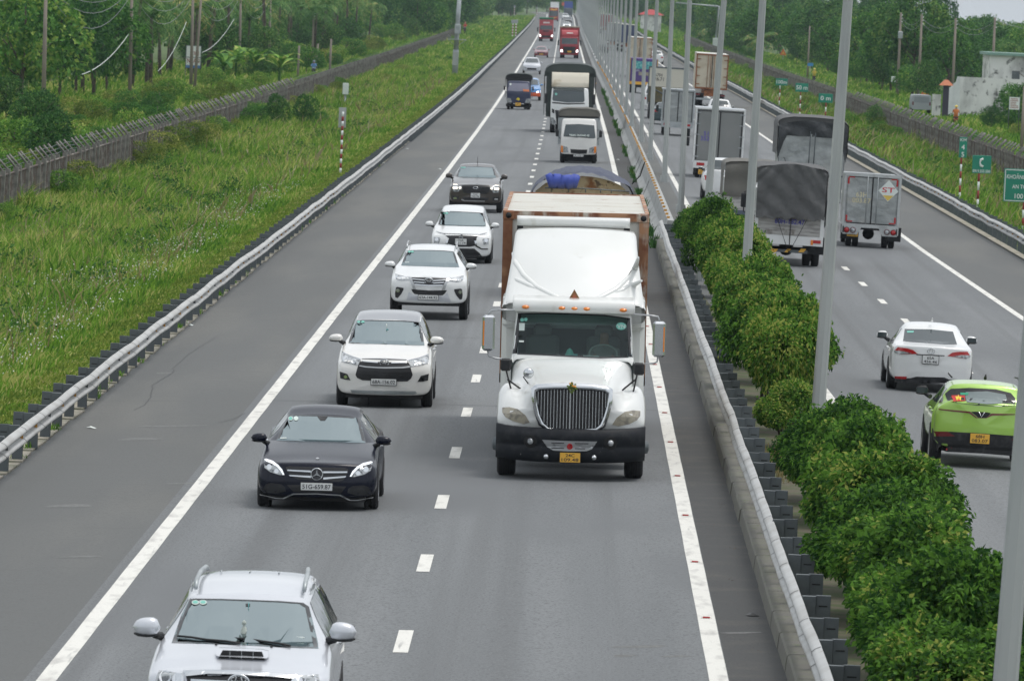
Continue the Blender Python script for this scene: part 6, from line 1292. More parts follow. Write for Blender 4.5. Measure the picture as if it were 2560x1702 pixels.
b = MB(); kn = s.plane(830, 1385, Yb+.1)
for (a, c_) in ((690, 960), (880, 780), (1060, 960), (850, 1000)): b.tube([s.plane(a, c_, Yb+.14), kn], .008, 4)
b.build('ropes', M['black'], s.e)
MB().b2(cx-.45, cx+.45, -3.5, Yb-.1, .65, zb+.05).build('chassis', M['black'], s.e); MB().b2(cx-1, cx+1, -5.9, -4.0, .6, 2.3, bev=.12).build('cab', M['white'], s.e)
MB().lathe([(.001, -.2), (.16, -.16), (.23, 0), (.16, .16), (.001, .2)], (cx, 0, .5), 'y', 12).build('axle', M['black'], s.e)
MB().tube([(cx-1, 0, .48), (cx+1, 0, .48)], .07, 8).build('axle', M['black'], s.e); rwheels(s, .86, .45, .23, fy=-4.6); flap(s, .83, .6, .55, .38, .9)
MB().box((x1+.2, -4.8, 1.75), (.2, .1, .45), bev=.03).build('mirror', M['plastic'], s.e); MB().tube([(x1, -4.9, 2.1), (x1+.2, -4.8, 2.0), (x1+.2, -4.8, 1.4), (x1, -4.9, 1.3)], .02, 5).build('mirror_arm', M['black'], s.e)
# dark tarpaulin truck beside it
s = vat('tarpaulin_truck', 'older truck under a brown-grey tarpaulin, mostly hidden by the white tailgate truck', 'truck', 1880, 480, 239, (1760, 280, 3.92), rear=True); Yb = 1.2
x0, x1 = -1.05, 1.0; zg = s.plane(320, 830, Yb).z; zt = s.plane(400, 478, Yb).z; zs_ = s.plane(300, 530, Yb).z; zb = s.plane(300, 960, Yb).z
tarp(s, 'tarpaulin', x0-.03, x1+.03, -3.5, Yb, zg-.05, zs_, zt, M['tarp_brown'], seed=31); b = MB(); vs = []
for j in range(13):
    for i in range(19): tx = -1+2*i/18; f = j/12; vs.append((tx*1.0, Yb+.05+.04*math.sin(i*.8+f*3)+.03*math.sin(9*f), zg+(zs_+.12*(1-tx*tx)-zg)*(1-f)))
b.add(vs, [(j*19+i, j*19+i+1, (j+1)*19+i+1, (j+1)*19+i) for j in range(12) for i in range(18)], 0, True); b.build('rear_sheet', M['tarp_brown'], s.e, fix=False)
MB().b2(x0, x1, -3.4, Yb, zb, zg+.02).build('cargo_body', M['worn'], s.e); MB().b2(x0, x1, Yb-.1, Yb+.04, zb-.14, zb).build('rear_sill', mat('blue_grey_frame', (.08, .1, .14), .6), s.e)
for sg in (-1, 1): MB().b2(sg*1.0, sg*.62, Yb-.05, Yb+.02, zb-.36, zb-.2).build('tail_lamp', M['red_d'], s.e)
MB().b2(-.8, .8, Yb-.2, Yb-.12, .5, .62).build('bumper', M['plate_y'], s.e); MB().b2(-.8, .8, -3.3, Yb-.1, .55, zb-.02).build('chassis', M['black'], s.e); MB().b2(-.95, .95, -5.3, -3.6, .5, 2.1, bev=.1).build('cab', M['white'], s.e); rwheels(s, .8, .42, .22)
# tall truck with black tarp hood (right lane)
s = vat('tarpaulin_truck', 'tall weathered truck with a black tarpaulin hood over silver rear doors, in the right lane', 'truck', 2022, 400, 262, (1760, 280, 3.92), rear=True); Yb = 1.4
W_ = 1.22; zt = s.plane(1050, 45, Yb).z; zs_ = s.plane(800, 130, Yb).z; zd = s.plane(1050, 245, Yb).z
MB().b2(-W_+.06, W_-.06, -4.2, Yb-.03, .95, zd+.25).build('cargo_body', M['alu'], s.e)
for sg in (-1, 1):
    d = MB().b2(sg*.03, sg*(W_-.16), Yb-.03, Yb+.0, 1.9, zd+.2).build('rear_door', M['alu'], s.e); MB().tube([(sg*.09, Yb+.03, 1.85), (sg*.09, Yb+.03, zd+.2)], .02, 5).build('lock_rod', M['galv_dark'], d)
b = MB()
for k in range(6): b.b2(-W_+.12, W_-.12, Yb-.02, Yb+.02, 1.05+k*.13, 1.15+k*.13)
b.build('tailgate', M['worn'], s.e); b = MB()
for sg in (-1, 1):
    for k in range(3): b.b2(sg*(W_-.05-k*.05), sg*(W_-.02-k*.05), Yb-.1*k, Yb+.02-.1*k, .9, zd+.3)
b.b2(-W_, W_, Yb-.03, Yb+.03, 1.84, 1.9); b.build('frame', M['galv_dark'], s.e)
tarp(s, 'tarpaulin', -W_-.06, W_+.06, -4.3, Yb, zd-.7, zs_, zt, M['tarp_grey'], seed=41)
b = MB(); vs = []; NI, NJ_ = 24, 8
for j in range(NJ_+1):
    for i in range(NI+1):
        tx = -1+2*i/NI; f = j/NJ_; low = zd-(.9*max(0, abs(tx)-.78)/.22 if abs(tx) > .78 else 0); z = low+(zs_+.22*(1-tx*tx)-low)*(1-f); vs.append((tx*(W_+.03), Yb+.07+.05*math.sin(i*.9)*f+.04*math.sin(tx*6+f*5), z))
b.add(vs, [(j*(NI+1)+i, j*(NI+1)+i+1, (j+1)*(NI+1)+i+1, (j+1)*(NI+1)+i) for j in range(NJ_) for i in range(NI)], 0, True); b.build('tarpaulin_hood', mat('black_tarpaulin', (.03, .034, .038), .55, bump=(3, .9, .1)), s.e, fix=False)
b = MB(); b.tube([(-1.0, Yb+.08, zd-.8), (-.3, Yb+.06, 1.2)], .01, 4); b.tube([(1.0, Yb+.08, zd-.8), (.3, Yb+.06, 1.2)], .01, 4); b.build('ropes', M['black'], s.e)
MB().b2(-1.1, 1.1, -4, Yb, .6, .96).build('chassis', M['black'], s.e); MB().b2(-1.1, 1.1, -6.2, -4.4, .6, 2.5, bev=.12).build('cab', M['galv'], s.e); rwheels(s, .95, .48, .24); MB().box((W_+.2, -5.2, 1.9), (.15, .1, .4), bev=.03).build('mirror', M['plastic'], s.e)
text('lettering', '66C-123.36', M['ink'], s.e, (0, Yb+.03, 1.6), (-1, 0, 0), (0, 0, 1), w=.7, h=.1)
# grey box truck 51?-352
def boxtruck(label, u, v, Y, zm, L_, R_px, top, bot, col, fr, seals=True, plate=None, letters=None, Yb=1.1, wr=.4, wx=.8, hinges=True):
    s = vat('box_truck', label, 'truck', u, v, Y, zm, rear=True); a, b_ = s.plane(L_, (top+bot)/2, Yb), s.plane(R_px, (top+bot)/2, Yb); x0, x1 = min(a.x, b_.x), max(a.x, b_.x); zt = s.plane((L_+R_px)/2, top, Yb).z; zb = s.plane((L_+R_px)/2, bot, Yb).z; w2 = (x1-x0)/2; cx = (x0+x1)/2
    MB().b2(x0+.02, x1-.02, -3.4, Yb-.03, zb, zt-.02).build('box_body', col, s.e)
    for sg in (-1, 1):
        d = MB().b2(cx+sg*.03, cx+sg*(w2-.12), Yb-.03, Yb, zb+.08, zt-.12).build('rear_door', col, s.e)
        if hinges:
            b = MB()
            for k in range(5): z = zb+.2+(zt-zb-.4)*k/4; b.b2(cx+sg*(w2-.2), cx+sg*(w2+.02), Yb+.0, Yb+.03, z-.015, z+.02)
            b.build('hinges', M['galv'], d)
    b = MB(); b.b2(cx-.03, cx+.03, Yb-.02, Yb+.012, zb+.06, zt-.1)
    for sg in (-1, 1): b.b2(cx+sg*(w2-.12), cx+sg*(w2-.075), Yb-.02, Yb+.012, zb+.06, zt-.08)
    b.b2(x0+.1, x1-.1, Yb-.02, Yb+.012, zt-.12, zt-.09); b.build('door_seal', M['black'], s.e)
    b = MB()
    for xx in (x0, x1): b.b2(xx-.04, xx+.04, Yb-.06, Yb+.02, zb-.05, zt+.01)
    b.b2(x0-.04, x1+.04, -3.4, Yb+.03, zt-.03, zt+.04); b.b2(x0, x1, Yb-.05, Yb+.02, zb-.32, zb+.02); b.build('rear_frame', fr, s.e)
    for sg in (-1, 1): MB().b2(cx+sg*(w2-.15), cx+sg*(w2-.5), Yb+.02, Yb+.04, zb-.2, zb-.07).build('tail_lamp', M['red_l'], s.e)
    if plate: plate_at(s, x1-.45, Yb-.03, zb-.48, .4, .22, plate, M['plate_y'])
    if letters: text('lettering', letters, mat('violet_letters', (.1, .08, .4), .6), s.e, (x1-.62, Yb+.006, zb+(zt-zb)*.48), (-1, 0, 0), (0, 0, 1), h=.42)
    MB().b2(cx-.7, cx+.7, -3.4, Yb-.15, .5, zb-.3).build('chassis', M['black'], s.e); MB().b2(cx-w2*.9, cx+w2*.9, -5.2, -3.5, .5, 2.1, bev=.1).build('cab', M['white'], s.e); rwheels(s, wx, wr, .2); MB().box((x1+.22, -4.3, 1.5), (.16, .1, .4), bev=.03).build('mirror', M['plastic'], s.e)
    return s
boxtruck('tall grey box truck with purple lettering on its left rear door', 1792, 380, 326, (1560, 80, 4.126), 733, 1232, 800, 1345, mat('grey_box', (.2, .21, .205), .5, noise=[(1, (.23, .235, .23), .4, .7)]), M['white'], plate=['51D', '352.07'], letters='51D\n352.07', wx=.85)
boxtruck('dented pale aluminium box truck in the left lane behind the lamp posts', 1692, 290, 428, (1560, 80, 4.126), 395, 722, 600, 935, M['alu'], M['galv'], hinges=False, wx=.72, plate=None)
# dump truck with a pale headboard
s = vat('dump_truck', 'tipper truck with an olive-yellow body under a cream board, left lane', 'truck', 1662, 250, 487, (1560, 80, 4.126), rear=True); Yb = 1.2
MB().b2(-1.2, 1.2, -4, Yb, 1.15, 2.9).build('tipper_body', mat('olive_body', (.16, .13, .04), .7, noise=[(2, (.09, .08, .05), .45, .6)]), s.e); MB().b2(-1.22, 1.22, Yb-.02, Yb+.03, 2.2, 3.45).build('tail_board', mat('cream_board', (.55, .53, .45), .6), s.e)
b = MB(); b.b2(-1.25, -1.18, Yb-.05, Yb+.05, 1, 3.55); b.b2(1.18, 1.25, Yb-.05, Yb+.05, 1, 3.55); b.b2(-1.25, 1.25, Yb-.05, Yb+.05, 3.45, 3.55); b.tube([(-1, Yb+.05, 1.2), (1, Yb+.05, 2.1)], .05, 5); b.build('frame', M['galv_dark'], s.e)
text('lettering', '67H\n026.71', M['ink'], s.e, (.6, Yb+.035, 2.85), (-1, 0, 0), (0, 0, 1), h=.5)
MB().b2(-1.1, 1.1, -4, Yb-.1, .5, 1.15).build('chassis', M['black'], s.e); MB().b2(-1.1, 1.1, -6, -4.2, .6, 2.6, bev=.1).build('cab', M['white'], s.e); rwheels(s, .95, .5, .25)
# container lorries
def contlorry(label, u, v, Y, zm, col, fr, L=12, wdoor=True, top=None, W_=1.22):
    s = vat('container_lorry', label, 'lorry', u, v, Y, zm, rear=True); Yb = 1.5; zt = 4.1; zb = 1.35
    MB().b2(-W_+.02, W_-.02, Yb-L, Yb-.02, zb, zt-.02).build('container', col, s.e)
    c = MB()
    for xx in (-W_, W_): c.b2(xx-.05, xx+.05, Yb-.1, Yb+.03, zb, zt)
    c.b2(-W_, W_, Yb-.1, Yb+.03, zt-.1, zt+.01); c.b2(-W_, W_, Yb-.1, Yb+.03, zb, zb+.14)
    for xx in (-.62, -.16, .12, .34): c.tube([(xx, Yb+.03, zb+.1), (xx, Yb+.03, zt-.1)], .022, 5)
    for sg in (-1, 1):
        for k in range(4): z = zb+.35+k*.65; c.b2(sg*(W_-.3), sg*W_, Yb+.0, Yb+.045, z, z+.06)
    c.build('door_frame', fr, s.e); MB().b2(-.03, .03, Yb-.02, Yb+.01, zb+.1, zt-.1).build('door_seal', M['black'], s.e)
    MB().b2(-W_, W_, Yb-L, Yb+.02, zt+.012, zt+.05).build('container_roof', M['cont'], s.e)
    MB().b2(-.5, .5, Yb-L, Yb-.1, .8, 1.3).build('chassis', M['rust'], s.e); MB().b2(-1.1, 1.1, Yb-.1, Yb, .5, .65).build('bumper', M['galv'], s.e)
    for y in (0, -1.3):
        for sg in (-1, 1): s.wheel(sg*1.0, y, .5, .26, double=True, spoke=False)
    for sg in (-1, 1): MB().box((sg*.75, .75, .75), (.5, .03, .55)).build('mud_flap', M['black'], s.e); MB().b2(sg*1.15, sg*.8, Yb, Yb+.03, .85, .97).build('tail_lamp', M['red_d'], s.e)
    MB().b2(-1.15, 1.15, Yb-L-3, Yb-L-.8, .7, 3.4, bev=.1).build('cab', M['white'], s.e); return s
M['cream_cont'] = mat('cream_container', (.55, .5, .39), .7, noise=[(1.2, (.46, .4, .3), .45, .65, 6), (4, (.26, .12, .06), .66, .74, 8)])
contlorry('cream rusty container lorry in the right lane of the opposite carriageway', 1776, 200, 566, (1560, 80, 4.126), M['cream_cont'], M['rust'])
contlorry('cream container lorry far ahead behind the purple bus, between lamp posts', 1597, 140, 745, (1440, 0, 4.854), M['cream_cont'], M['contside'])
contlorry('dark blue container lorry in the distance of the opposite carriageway', 1570, 100, 1080, (1440, 0, 4.854), mat('blue_container', (.04, .06, .14), .6), M['galv_dark'])
contlorry('pale grey container lorry in the distance behind the lamp posts', 1534, 90, 1100, (1440, 0, 4.854), mat('grey_container', (.45, .46, .46), .6), M['galv_dark'])
contlorry('red and white container lorry at the far end of the opposite carriageway', 1514, 70, 1500, (1440, 0, 4.854), mat('red_container', (.3, .03, .03), .6), M['galv'])
# purple decorated bus-truck
s = vat('box_truck', 'purple truck with a turquoise floral rear panel, left lane behind the lamp posts', 'truck', 1606, 200, 618, (1560, 80, 4.126), rear=True); Yb = 1.3
pur = mat('purple_paint', (.08, .045, .2), .5); MB().b2(-1.15, 1.15, -5, Yb, .8, 3.0, bev=.04).build('box_body', pur, s.e)
pn = MB().b2(-1.0, 1.0, Yb, Yb+.02, 2.1, 2.75).build('decorated_panel', mat('floral_panel', (.05, .32, .33), .5, noise=[(6, (.25, .55, .5), .5, .6), (9, (.12, .1, .4), .6, .66)]), s.e)
MB().b2(-1.1, .4, Yb, Yb+.02, 1.55, 1.85).build('cream_strip', M['concrete_pad'], s.e); MB().b2(-1.15, 1.15, Yb-.02, Yb+.03, .75, 1.0).build('bumper', M['plate_y'], s.e)
b = MB(); b.b2(1.12, 1.2, Yb-.05, Yb+.04, .7, 3.0); b.b2(-1.2, -1.12, Yb-.05, Yb+.04, .7, 3.0); b.build('frame', mat('ochre_frame', (.4, .25, .06), .6), s.e); text('lettering', '64C-076', M['paper'], s.e, (.65, Yb+.03, 1.95), (-1, 0, 0), (0, 0, 1), w=.6, h=.14)
MB().b2(-.9, .9, -5, Yb-.1, .5, .8).build('chassis', M['black'], s.e); rwheels(s, .9, .45, .24)
farcar('white off-roader in the right lane with roof rails, just behind the cream container lorry', 1796, 255, 480, M['white'], 'suv', True)
farcar('white off-roader in the right lane following another white one, above the grey box truck', 1807, 275, 440, M['white'], 'suv', True, hw=.93)
farcar('white off-roader between the grey box truck and the brown tarpaulin truck', 1808, 440, 288, M['white'], 'suv', True)
farcar('dark teal car beside the dented aluminium box truck', 1662, 290, 465, mat('teal_paint', (.02, .045, .05), .3, coat=.6), 'saloon', True)
farcar('white pickup-like car in the left lane beside the purple truck', 1632, 250, 525, M['white'], 'suv', True)
farcar('white off-roader further ahead in the left lane beside the cream board tipper', 1637, 215, 560, M['white'], 'suv', True)
farcar('white car on the far side beside the distant cream container lorry', 1640, 150, 915, M['white'], 'suv', True)
farcar('far dark car behind the dense row of lamp posts', 1510, 100, 1010, M['navy'], 'saloon', True)
# ============================================================ vegetation
M['hedge'] = leafmat('hedge_leaves', (.018, .065, .012), (.155, .33, .045), (.38, .43, .1), .42, 1.3)
M['tree_a'] = leafmat('tree_leaves', (.03, .12, .025), (.15, .33, .06), (.3, .42, .09), .3, .22)
M['tree_b'] = leafmat('tree_leaves_light', (.05, .16, .025), (.25, .44, .07), (.46, .5, .14), .3, .25)
M['tree_c'] = leafmat('tree_leaves_dark', (.022, .085, .025), (.10, .24, .055), (.2, .32, .08), .3, .25)
M['palm'] = leafmat('palm_leaves', (.04, .13, .03), (.2, .34, .1), (.45, .4, .15), .3, .3)
M['vine'] = leafmat('vine_leaves', (.05, .11, .015), (.28, .34, .06), (.5, .48, .16), .35, .35)
M['grass'] = leafmat('grass_blades', (.06, .17, .02), (.24, .42, .05), (.5, .5, .16), .4, .13)
M['grass_short'] = leafmat('mown_grass', (.12, .2, .03), (.34, .4, .08), (.5, .44, .2), .3, .3)
M['grass_dry'] = leafmat('grass_seedheads', (.2, .17, .07), (.34, .29, .14), (.4, .36, .22), .3, .3)
M['weed'] = leafmat('weed_leaves', (.025, .085, .02), (.08, .2, .04), (.2, .26, .05), .3, .35)
M['trunk'] = mat('bark', (.11, .09, .065), .9, noise=[(4, (.06, .05, .04), .45, .6)])
M['petal'] = mat('white_petals', (.75, .76, .68), .7)
NR = np.random.default_rng(11)
def leaves(C, N, L, Wd, rng, droop=.35, out=.6, rand=.8):
    """one folded diamond leaf per centre; N outward normals"""
    n = len(C); d = N*out+rng.normal(0, 1, (n, 3))*rand*.5+np.array([0, 0, -droop]); d /= np.linalg.norm(d, axis=1)[:, None]+1e-9
    w = np.cross(d, N+rng.normal(0, .6, (n, 3))); w /= np.linalg.norm(w, axis=1)[:, None]+1e-9
    l = (L*rng.uniform(.6, 1.25, n))[:, None]; ww = (Wd*rng.uniform(.7, 1.2, n))[:, None]; up_ = np.cross(w, d)*ww*.25
    V = np.stack([C-d*l*.5, C+w*ww*.5+up_-d*l*.05, C+d*l*.5, C-w*ww*.5+up_-d*l*.05], 1).reshape(-1, 3)
    return V, np.arange(4*n).reshape(n, 4)
def lobes(rng, k, r=(.35, .55), flat=1.0):
    u = rng.normal(0, 1, (k, 3)); u /= np.linalg.norm(u, axis=1)[:, None]; u[:, 2] = np.abs(u[:, 2])*1.1-.3
    return u*rng.uniform(.35, .72, k)[:, None], rng.uniform(r[0], r[1], k)
def cloud(rng, n, dims, k=16, r=(.35, .55), shell=.75, zmin=-.98):
    """points on the outside of a union of lobes inside an ellipsoid; returns points, normals (scaled to dims)"""
    c, rad = lobes(rng, k, r); idx = rng.integers(0, k, n*2); u = rng.normal(0, 1, (n*2, 3)); u /= np.linalg.norm(u, axis=1)[:, None]
    P_ = c[idx]+u*(rad[idx]*rng.uniform(shell, 1.05, n*2))[:, None]
    dmin = np.min(np.linalg.norm(P_[:, None, :]-c[None], axis=2)/rad[None], axis=1); keep = (dmin > shell-.05) & (P_[:, 2] > zmin); P_, u = P_[keep][:n], u[keep][:n]
    D = np.array(dims); N_ = u/D; N_ /= np.linalg.norm(N_, axis=1)[:, None]; return P_*D, N_
def crownmesh(name, rng, dims, n, L, Wd, m, parent, cz, k=16, r=(.35, .55), shell=.75, droop=.35, core=None):
    Pp, Nn = cloud(rng, n, dims, k, r, shell); Pp[:, 2] += cz; V, Fc = leaves(Pp, Nn, L, Wd, rng, droop); return npmesh(name, V, Fc, m, parent)
def treeproto(seed, h, wd, m, n=2600, L=.5, k=18, r=(.28, .48), trunk=.16, name='broadleaf_tree', low=.04):
    rng = np.random.default_rng(seed); t = thing(name, 'tree', 'tree', (0, 0, -50)); cz = h*(.5+low*.5); dims = (wd/2, wd/2, h*(1-low)/2*1.12)
    crownmesh('crown', rng, dims, n, L, L*.55, m, t, cz, k, r, .7)
    b = MB(); rr = random.Random(seed); b.tube([(0, 0, -.3), (rr.uniform(-.1, .1), 0, h*.25), (rr.uniform(-.3, .3), rr.uniform(-.3, .3), h*.6), (0, 0, h*.85)], [trunk, trunk*.8, trunk*.5, .03], 7)
    for _ in range(7):
        a = rr.uniform(0, 6.28); z = h*rr.uniform(.28, .6); q = wd*.36; b.tube([(0, 0, z), (q*.5*math.cos(a), q*.5*math.sin(a), z+h*.1), (q*math.cos(a), q*math.sin(a), z+h*.22)], [trunk*.45, trunk*.3, .02], 5)
    b.build('trunk', M['trunk'], t); return t
def palmproto(seed, h, nf=16, L=3.4, m=None, name='coconut_palm', droop=1.0, leaflet=.75):
    rng = np.random.default_rng(seed); t = thing(name, 'palm', 'palm tree', (0, 0, -50)); rr = random.Random(seed); V = []; F = []
    top = np.array([rr.uniform(-.5, .5), rr.uniform(-.5, .5), h])
    for i in range(nf):
        a = 2*math.pi*i/nf+rr.uniform(-.2, .2); el_ = rr.uniform(.1, 1.25); ln = L*rr.uniform(.8, 1.1); hd = np.array([math.cos(a), math.sin(a), 0]); sd = np.array([-math.sin(a), math.cos(a), 0]); p = top.copy(); ang = el_; ns = 16
        for k in range(ns):
            st = ln/ns; d = hd*math.cos(ang)+np.array([0, 0, math.sin(ang)]); q = p+d*st; ang -= droop*.105*(1+k/ns)
            ll = leaflet*(math.sin(math.pi*(k+1.5)/(ns+2))**.6)
            for sg in (-1, 1):
                e = p+d*st*.5; tip = e+sd*sg*ll*.85+d*ll*.35+np.array([0, 0, -ll*.42*rr.uniform(.6, 1.4)]); b0 = len(V); wv = d*.06+np.array([0, 0, .02]); V += [e-wv, e+wv, tip+wv*.3, tip-wv*.3]; F.append((b0, b0+1, b0+2, b0+3))
            b0 = len(V); wv = sd*.03; V += [p-wv, p+wv, q+wv, q-wv]; F.append((b0, b0+1, b0+2, b0+3)); p = q
    npmesh('crown', V, F, m or M['palm'], t); MB().tube([(0, 0, -.3), (top[0]*.3, top[1]*.3, h*.5), tuple(top)], [.17, .13, .11], 7).build('trunk', M['trunk'], t); return t
def bananaproto(seed, h=3.5):
    rr = random.Random(seed); t = thing('banana_plant', 'banana', 'banana plant', (0, 0, -50)); V = []; F = []
    for i in range(9):
        a = 2*math.pi*i/9+rr.uniform(-.3, .3); ang = rr.uniform(.7, 1.4); p = np.array([0, 0, h*.45]); hd = np.array([math.cos(a), math.sin(a), 0]); sd = np.array([-math.sin(a), math.cos(a), 0]); ln = h*.75; ns = 8; prev = None
        for k in range(ns+1):
            wd = .32*math.sin(math.pi*(k+.6)/(ns+1.2)); l, r_ = p+sd*wd+np.array([0, 0, .1*wd]), p-sd*wd+np.array([0, 0, .1*wd])
            if prev is not None:
                b0 = len(V); V += [prev[0], l, p, prev[1]]; F.append((b0, b0+1, b0+2, b0+3)); b0 = len(V); V += [prev[1], p, r_, prev[2]]; F.append((b0, b0+1, b0+2, b0+3))
            prev = (l, p.copy(), r_); p = p+(hd*math.cos(ang)+np.array([0, 0, math.sin(ang)]))*ln/ns; ang -= .22
    npmesh('leaves', V, F, M['tree_b'], t); MB().tube([(0, 0, -.2), (0, 0, h*.5)], [.14, .1], 7).build('trunk', M['weed'], t); return t
# --- median hedge
HP = []
for sd in (1, 2, 3, 4):
    rng = np.random.default_rng(sd*13); t = thing('hedge_bush', 'bush', 'bush', (0, 0, -50))
    Pp, Nn = cloud(rng, 18000, (1.12, 1.72, 1.02), 26, (.2, .42), .6, -.95)
    for _ in range(26):                                # loose shoots sticking out
        j = rng.integers(0, len(Pp)); 
        if Pp[j, 2] < -.1: continue
        L_ = rng.uniform(.12, .34); d_ = Nn[j]+np.array([0, 0, .7]); d_ /= np.linalg.norm(d_); tt = rng.uniform(0, 1, 26)[:, None]; Pp = np.concatenate([Pp, Pp[j]+d_*L_*tt+rng.normal(0, .03, (26, 3))]); Nn = np.concatenate([Nn, np.tile(d_, (26, 1))])
    Pp[:, 2] += 1.0; V, Fc = leaves(Pp, Nn, .088, .046, rng, .5, .75); npmesh('foliage', V, Fc, M['hedge'], t)
    b = MB(); rr = random.Random(sd)
    for _ in range(9): a = rr.uniform(0, 6.28); b.tube([(0, rr.uniform(-.8, .8), -.1), (.3*math.cos(a), .5*math.sin(a), .7), (.5*math.cos(a), .8*math.sin(a), 1.15)], [.035, .025, .01], 5)
    Q, _n = cloud(rng, 1, (1, 1, 1)); b.build('stems', M['trunk'], t); HP.append(t)
used = set()
hb_list = [(218, 3.95, .78), (211, 3.95, .88), (204, 4.0, .86), (197, 4.0, .92), (190, 4.05, .9), (184, 4.1, .95), (178, 4.0, .95), (171, 4.1, .98), (165, 4.15, 1.0), (159, 4.15, .97), (153, 4.1, 1.0), (147, 4.15, 1.0), (141, 4.1, 1.02), (135, 4.1, 1.0), (130, 4.05, .95), (125.5, 3.95, .7),
           (112, 4.35, .92), (107.5, 4.35, 1.0), (103, 4.25, .92), (99, 4.3, 1.0), (94.5, 4.2, .95), (90.5, 4.25, 1.02), (86.5, 4.12, .93), (82.5, 4.2, 1.0), (79, 4.08, .92), (75.5, 4.15, 1.0), (72.5, 4.05, .95)]
hl = {0: 'small dense green bush at the far end of the median hedge beside the concrete barrier', 15: 'low bush at the foot of a lamp post, nearest of the far hedge group', 16: 'first bush of the near hedge group, just after the gap with dry grass', len(hb_list)-1: 'nearest median bush, at the bottom edge of the picture'}
for i, (y, s_, sc_) in enumerate(hb_list):
    pr = HP[i % 4]; loc = P(s_, y, -.02); rz = rnd.choice([0, math.pi])+rnd.uniform(-.25, .25); zf = 1.3 if i < 8 else (1.2 if i < 15 else 1.02); xf = 1.0 if i < 20 else 1.12; S3 = (sc_*xf, sc_*1.05, sc_*zf*rnd.uniform(.9, 1.2))
    k_ = i if i < 16 else len(hb_list)-1-i; lab = hl.get(i, (ORD[k_]+' bush of the far hedge group on the median, counted from its far end') if i < 16 else (ORD[k_]+' bush of the near hedge group on the median, counted from the bottom edge'))
    if i < 4: pr.location = loc; pr.rotation_euler = (0, 0, rz); pr.scale = S3; o = pr; o['label'] = lab
    else: o = dup(pr, loc, rz, S3, lab)
    o['group'] = 'bushes of the median hedge'
# dry plants in the gap
V = []; F_ = []
for _ in range(420):
    y = rnd.uniform(116, 122.5); s_ = rnd.uniform(3.15, 4.4); p_ = P(s_, y, 0); h = rnd.uniform(.1, .4); a = rnd.uniform(0, 6.28); d = np.array([math.cos(a), math.sin(a), 0])*.02; tp = np.array(p_)+np.array([rnd.uniform(-.15, .15), rnd.uniform(-.15, .15), h]); b0 = len(V); V += [np.array(p_)-d, np.array(p_)+d, tp+d*.2, tp-d*.2]; F_.append((b0, b0+1, b0+2, b0+3))
tag(npmesh('dry_grass', V, F_, M['grass_dry']), kind='stuff')
# weeds along the foot of the concrete barrier and the left slabs, leaf litter
def patch(name, m, pts, hgt, n_each, w_=.03, spread=.25, droop=.3, lay_=False):
    V = []; F_ = []
    for (s_, y, k) in pts:
        for _ in range(int(n_each*k)):
            ds, dy = rnd.gauss(0, spread*.45), rnd.gauss(0, spread*2.2); p_ = np.array(P(s_+ds, y+dy, .0)); h = hgt*k*rnd.uniform(.4, 1.2); a = rnd.uniform(0, 6.28); d = np.array([math.cos(a), math.sin(a), 0])*w_
            tp = p_+np.array([rnd.uniform(-.5, .5)*h, rnd.uniform(-.5, .5)*h, h*(.1 if lay_ else 1)]); b0 = len(V); V += [p_-d, p_+d, tp+d*.3, tp-d*.3]; F_.append((b0, b0+1, b0+2, b0+3))
    return tag(npmesh(name, V, F_, m), kind='stuff')
pts = [(2.68, y, rnd.uniform(.5, 1.3)) for y in np.arange(222, 640, 2.3) if rnd.random() < (.42 if y < 330 else .22)]
patch('barrier_weeds', M['weed'], pts, .26, 34, .022, .13)
patch('verge_weeds', M['grass'], [(-8.85+rnd.uniform(-.12, .05), y, rnd.uniform(.4, 1.1)) for y in np.arange(86, 330, 2.6) if rnd.random() < .5], .14, 60, .012, .12)
patch('leaf_litter', mat('dead_leaves', (.12, .075, .04), .95), [(rnd.uniform(2.3, 2.72), y, rnd.uniform(.3, 1)) for y in np.arange(82, 230, .9)], .06, 14, .018, .12, lay_=True)
# --- verge grass
def grassfield(name, s0, s1, y0, y1, n, hf, m, wbase=.016, seed=1, wn=1.0):
    rng = np.random.default_rng(seed); y = y0*(y1/y0)**rng.random(n); s_ = s0+(s1-s0)*rng.random(n); c = np.interp(y, AY, AC); X = s_+c
    Z = np.array([zs(a, b) for a, b in zip(s_, y)])+.12*np.sin(y*.13+s_)*(np.abs(s_) > 13.5)+.1*np.sin(y*.051+s_*.7)*(np.abs(s_) > 13.5)-.06
    pn = .5+.25*np.sin(X*.9+y*.21)+.2*np.sin(X*.37-y*.083+2)+.15*np.sin(X*2.1+y*.5); h = hf(s_, y)*(.5+.9*np.clip(pn, 0, 1.2))*rng.uniform(.55, 1.2, n)
    w_ = (wbase+y*.00004)*rng.uniform(.7, 1.3, n)*wn; a = rng.uniform(0, 2*math.pi, n); d = np.stack([np.cos(a)*.5+.5, np.sin(a)*.4, np.zeros(n)], 1)*w_[:, None]; B = np.stack([X, y, Z], 1); ln = rng.normal(0, .33, (n, 2)); ln[:, 0] += .15
    Mid = B+np.stack([ln[:, 0]*h*.35, ln[:, 1]*h*.35, h*.62], 1); T = B+np.stack([ln[:, 0]*h, ln[:, 1]*h, h*rng.uniform(.8, 1.05, n)], 1)
    V = np.stack([B-d, B+d, Mid+d*.8, T+d*.12, T-d*.12, Mid-d*.8], 1).reshape(-1, 3); return tag(npmesh(name, V, np.arange(6*n).reshape(n, 6), m), kind='stuff')
hL = lambda s_, y: np.where(s_ > -10.6, .10+.05*np.sin(y), np.clip((-s_-9.6)*.22, .2, .75))
grassfield('verge_grass', -30, -9.25, 108, 1100, 420000, hL, M['grass'], .012, seed=2)
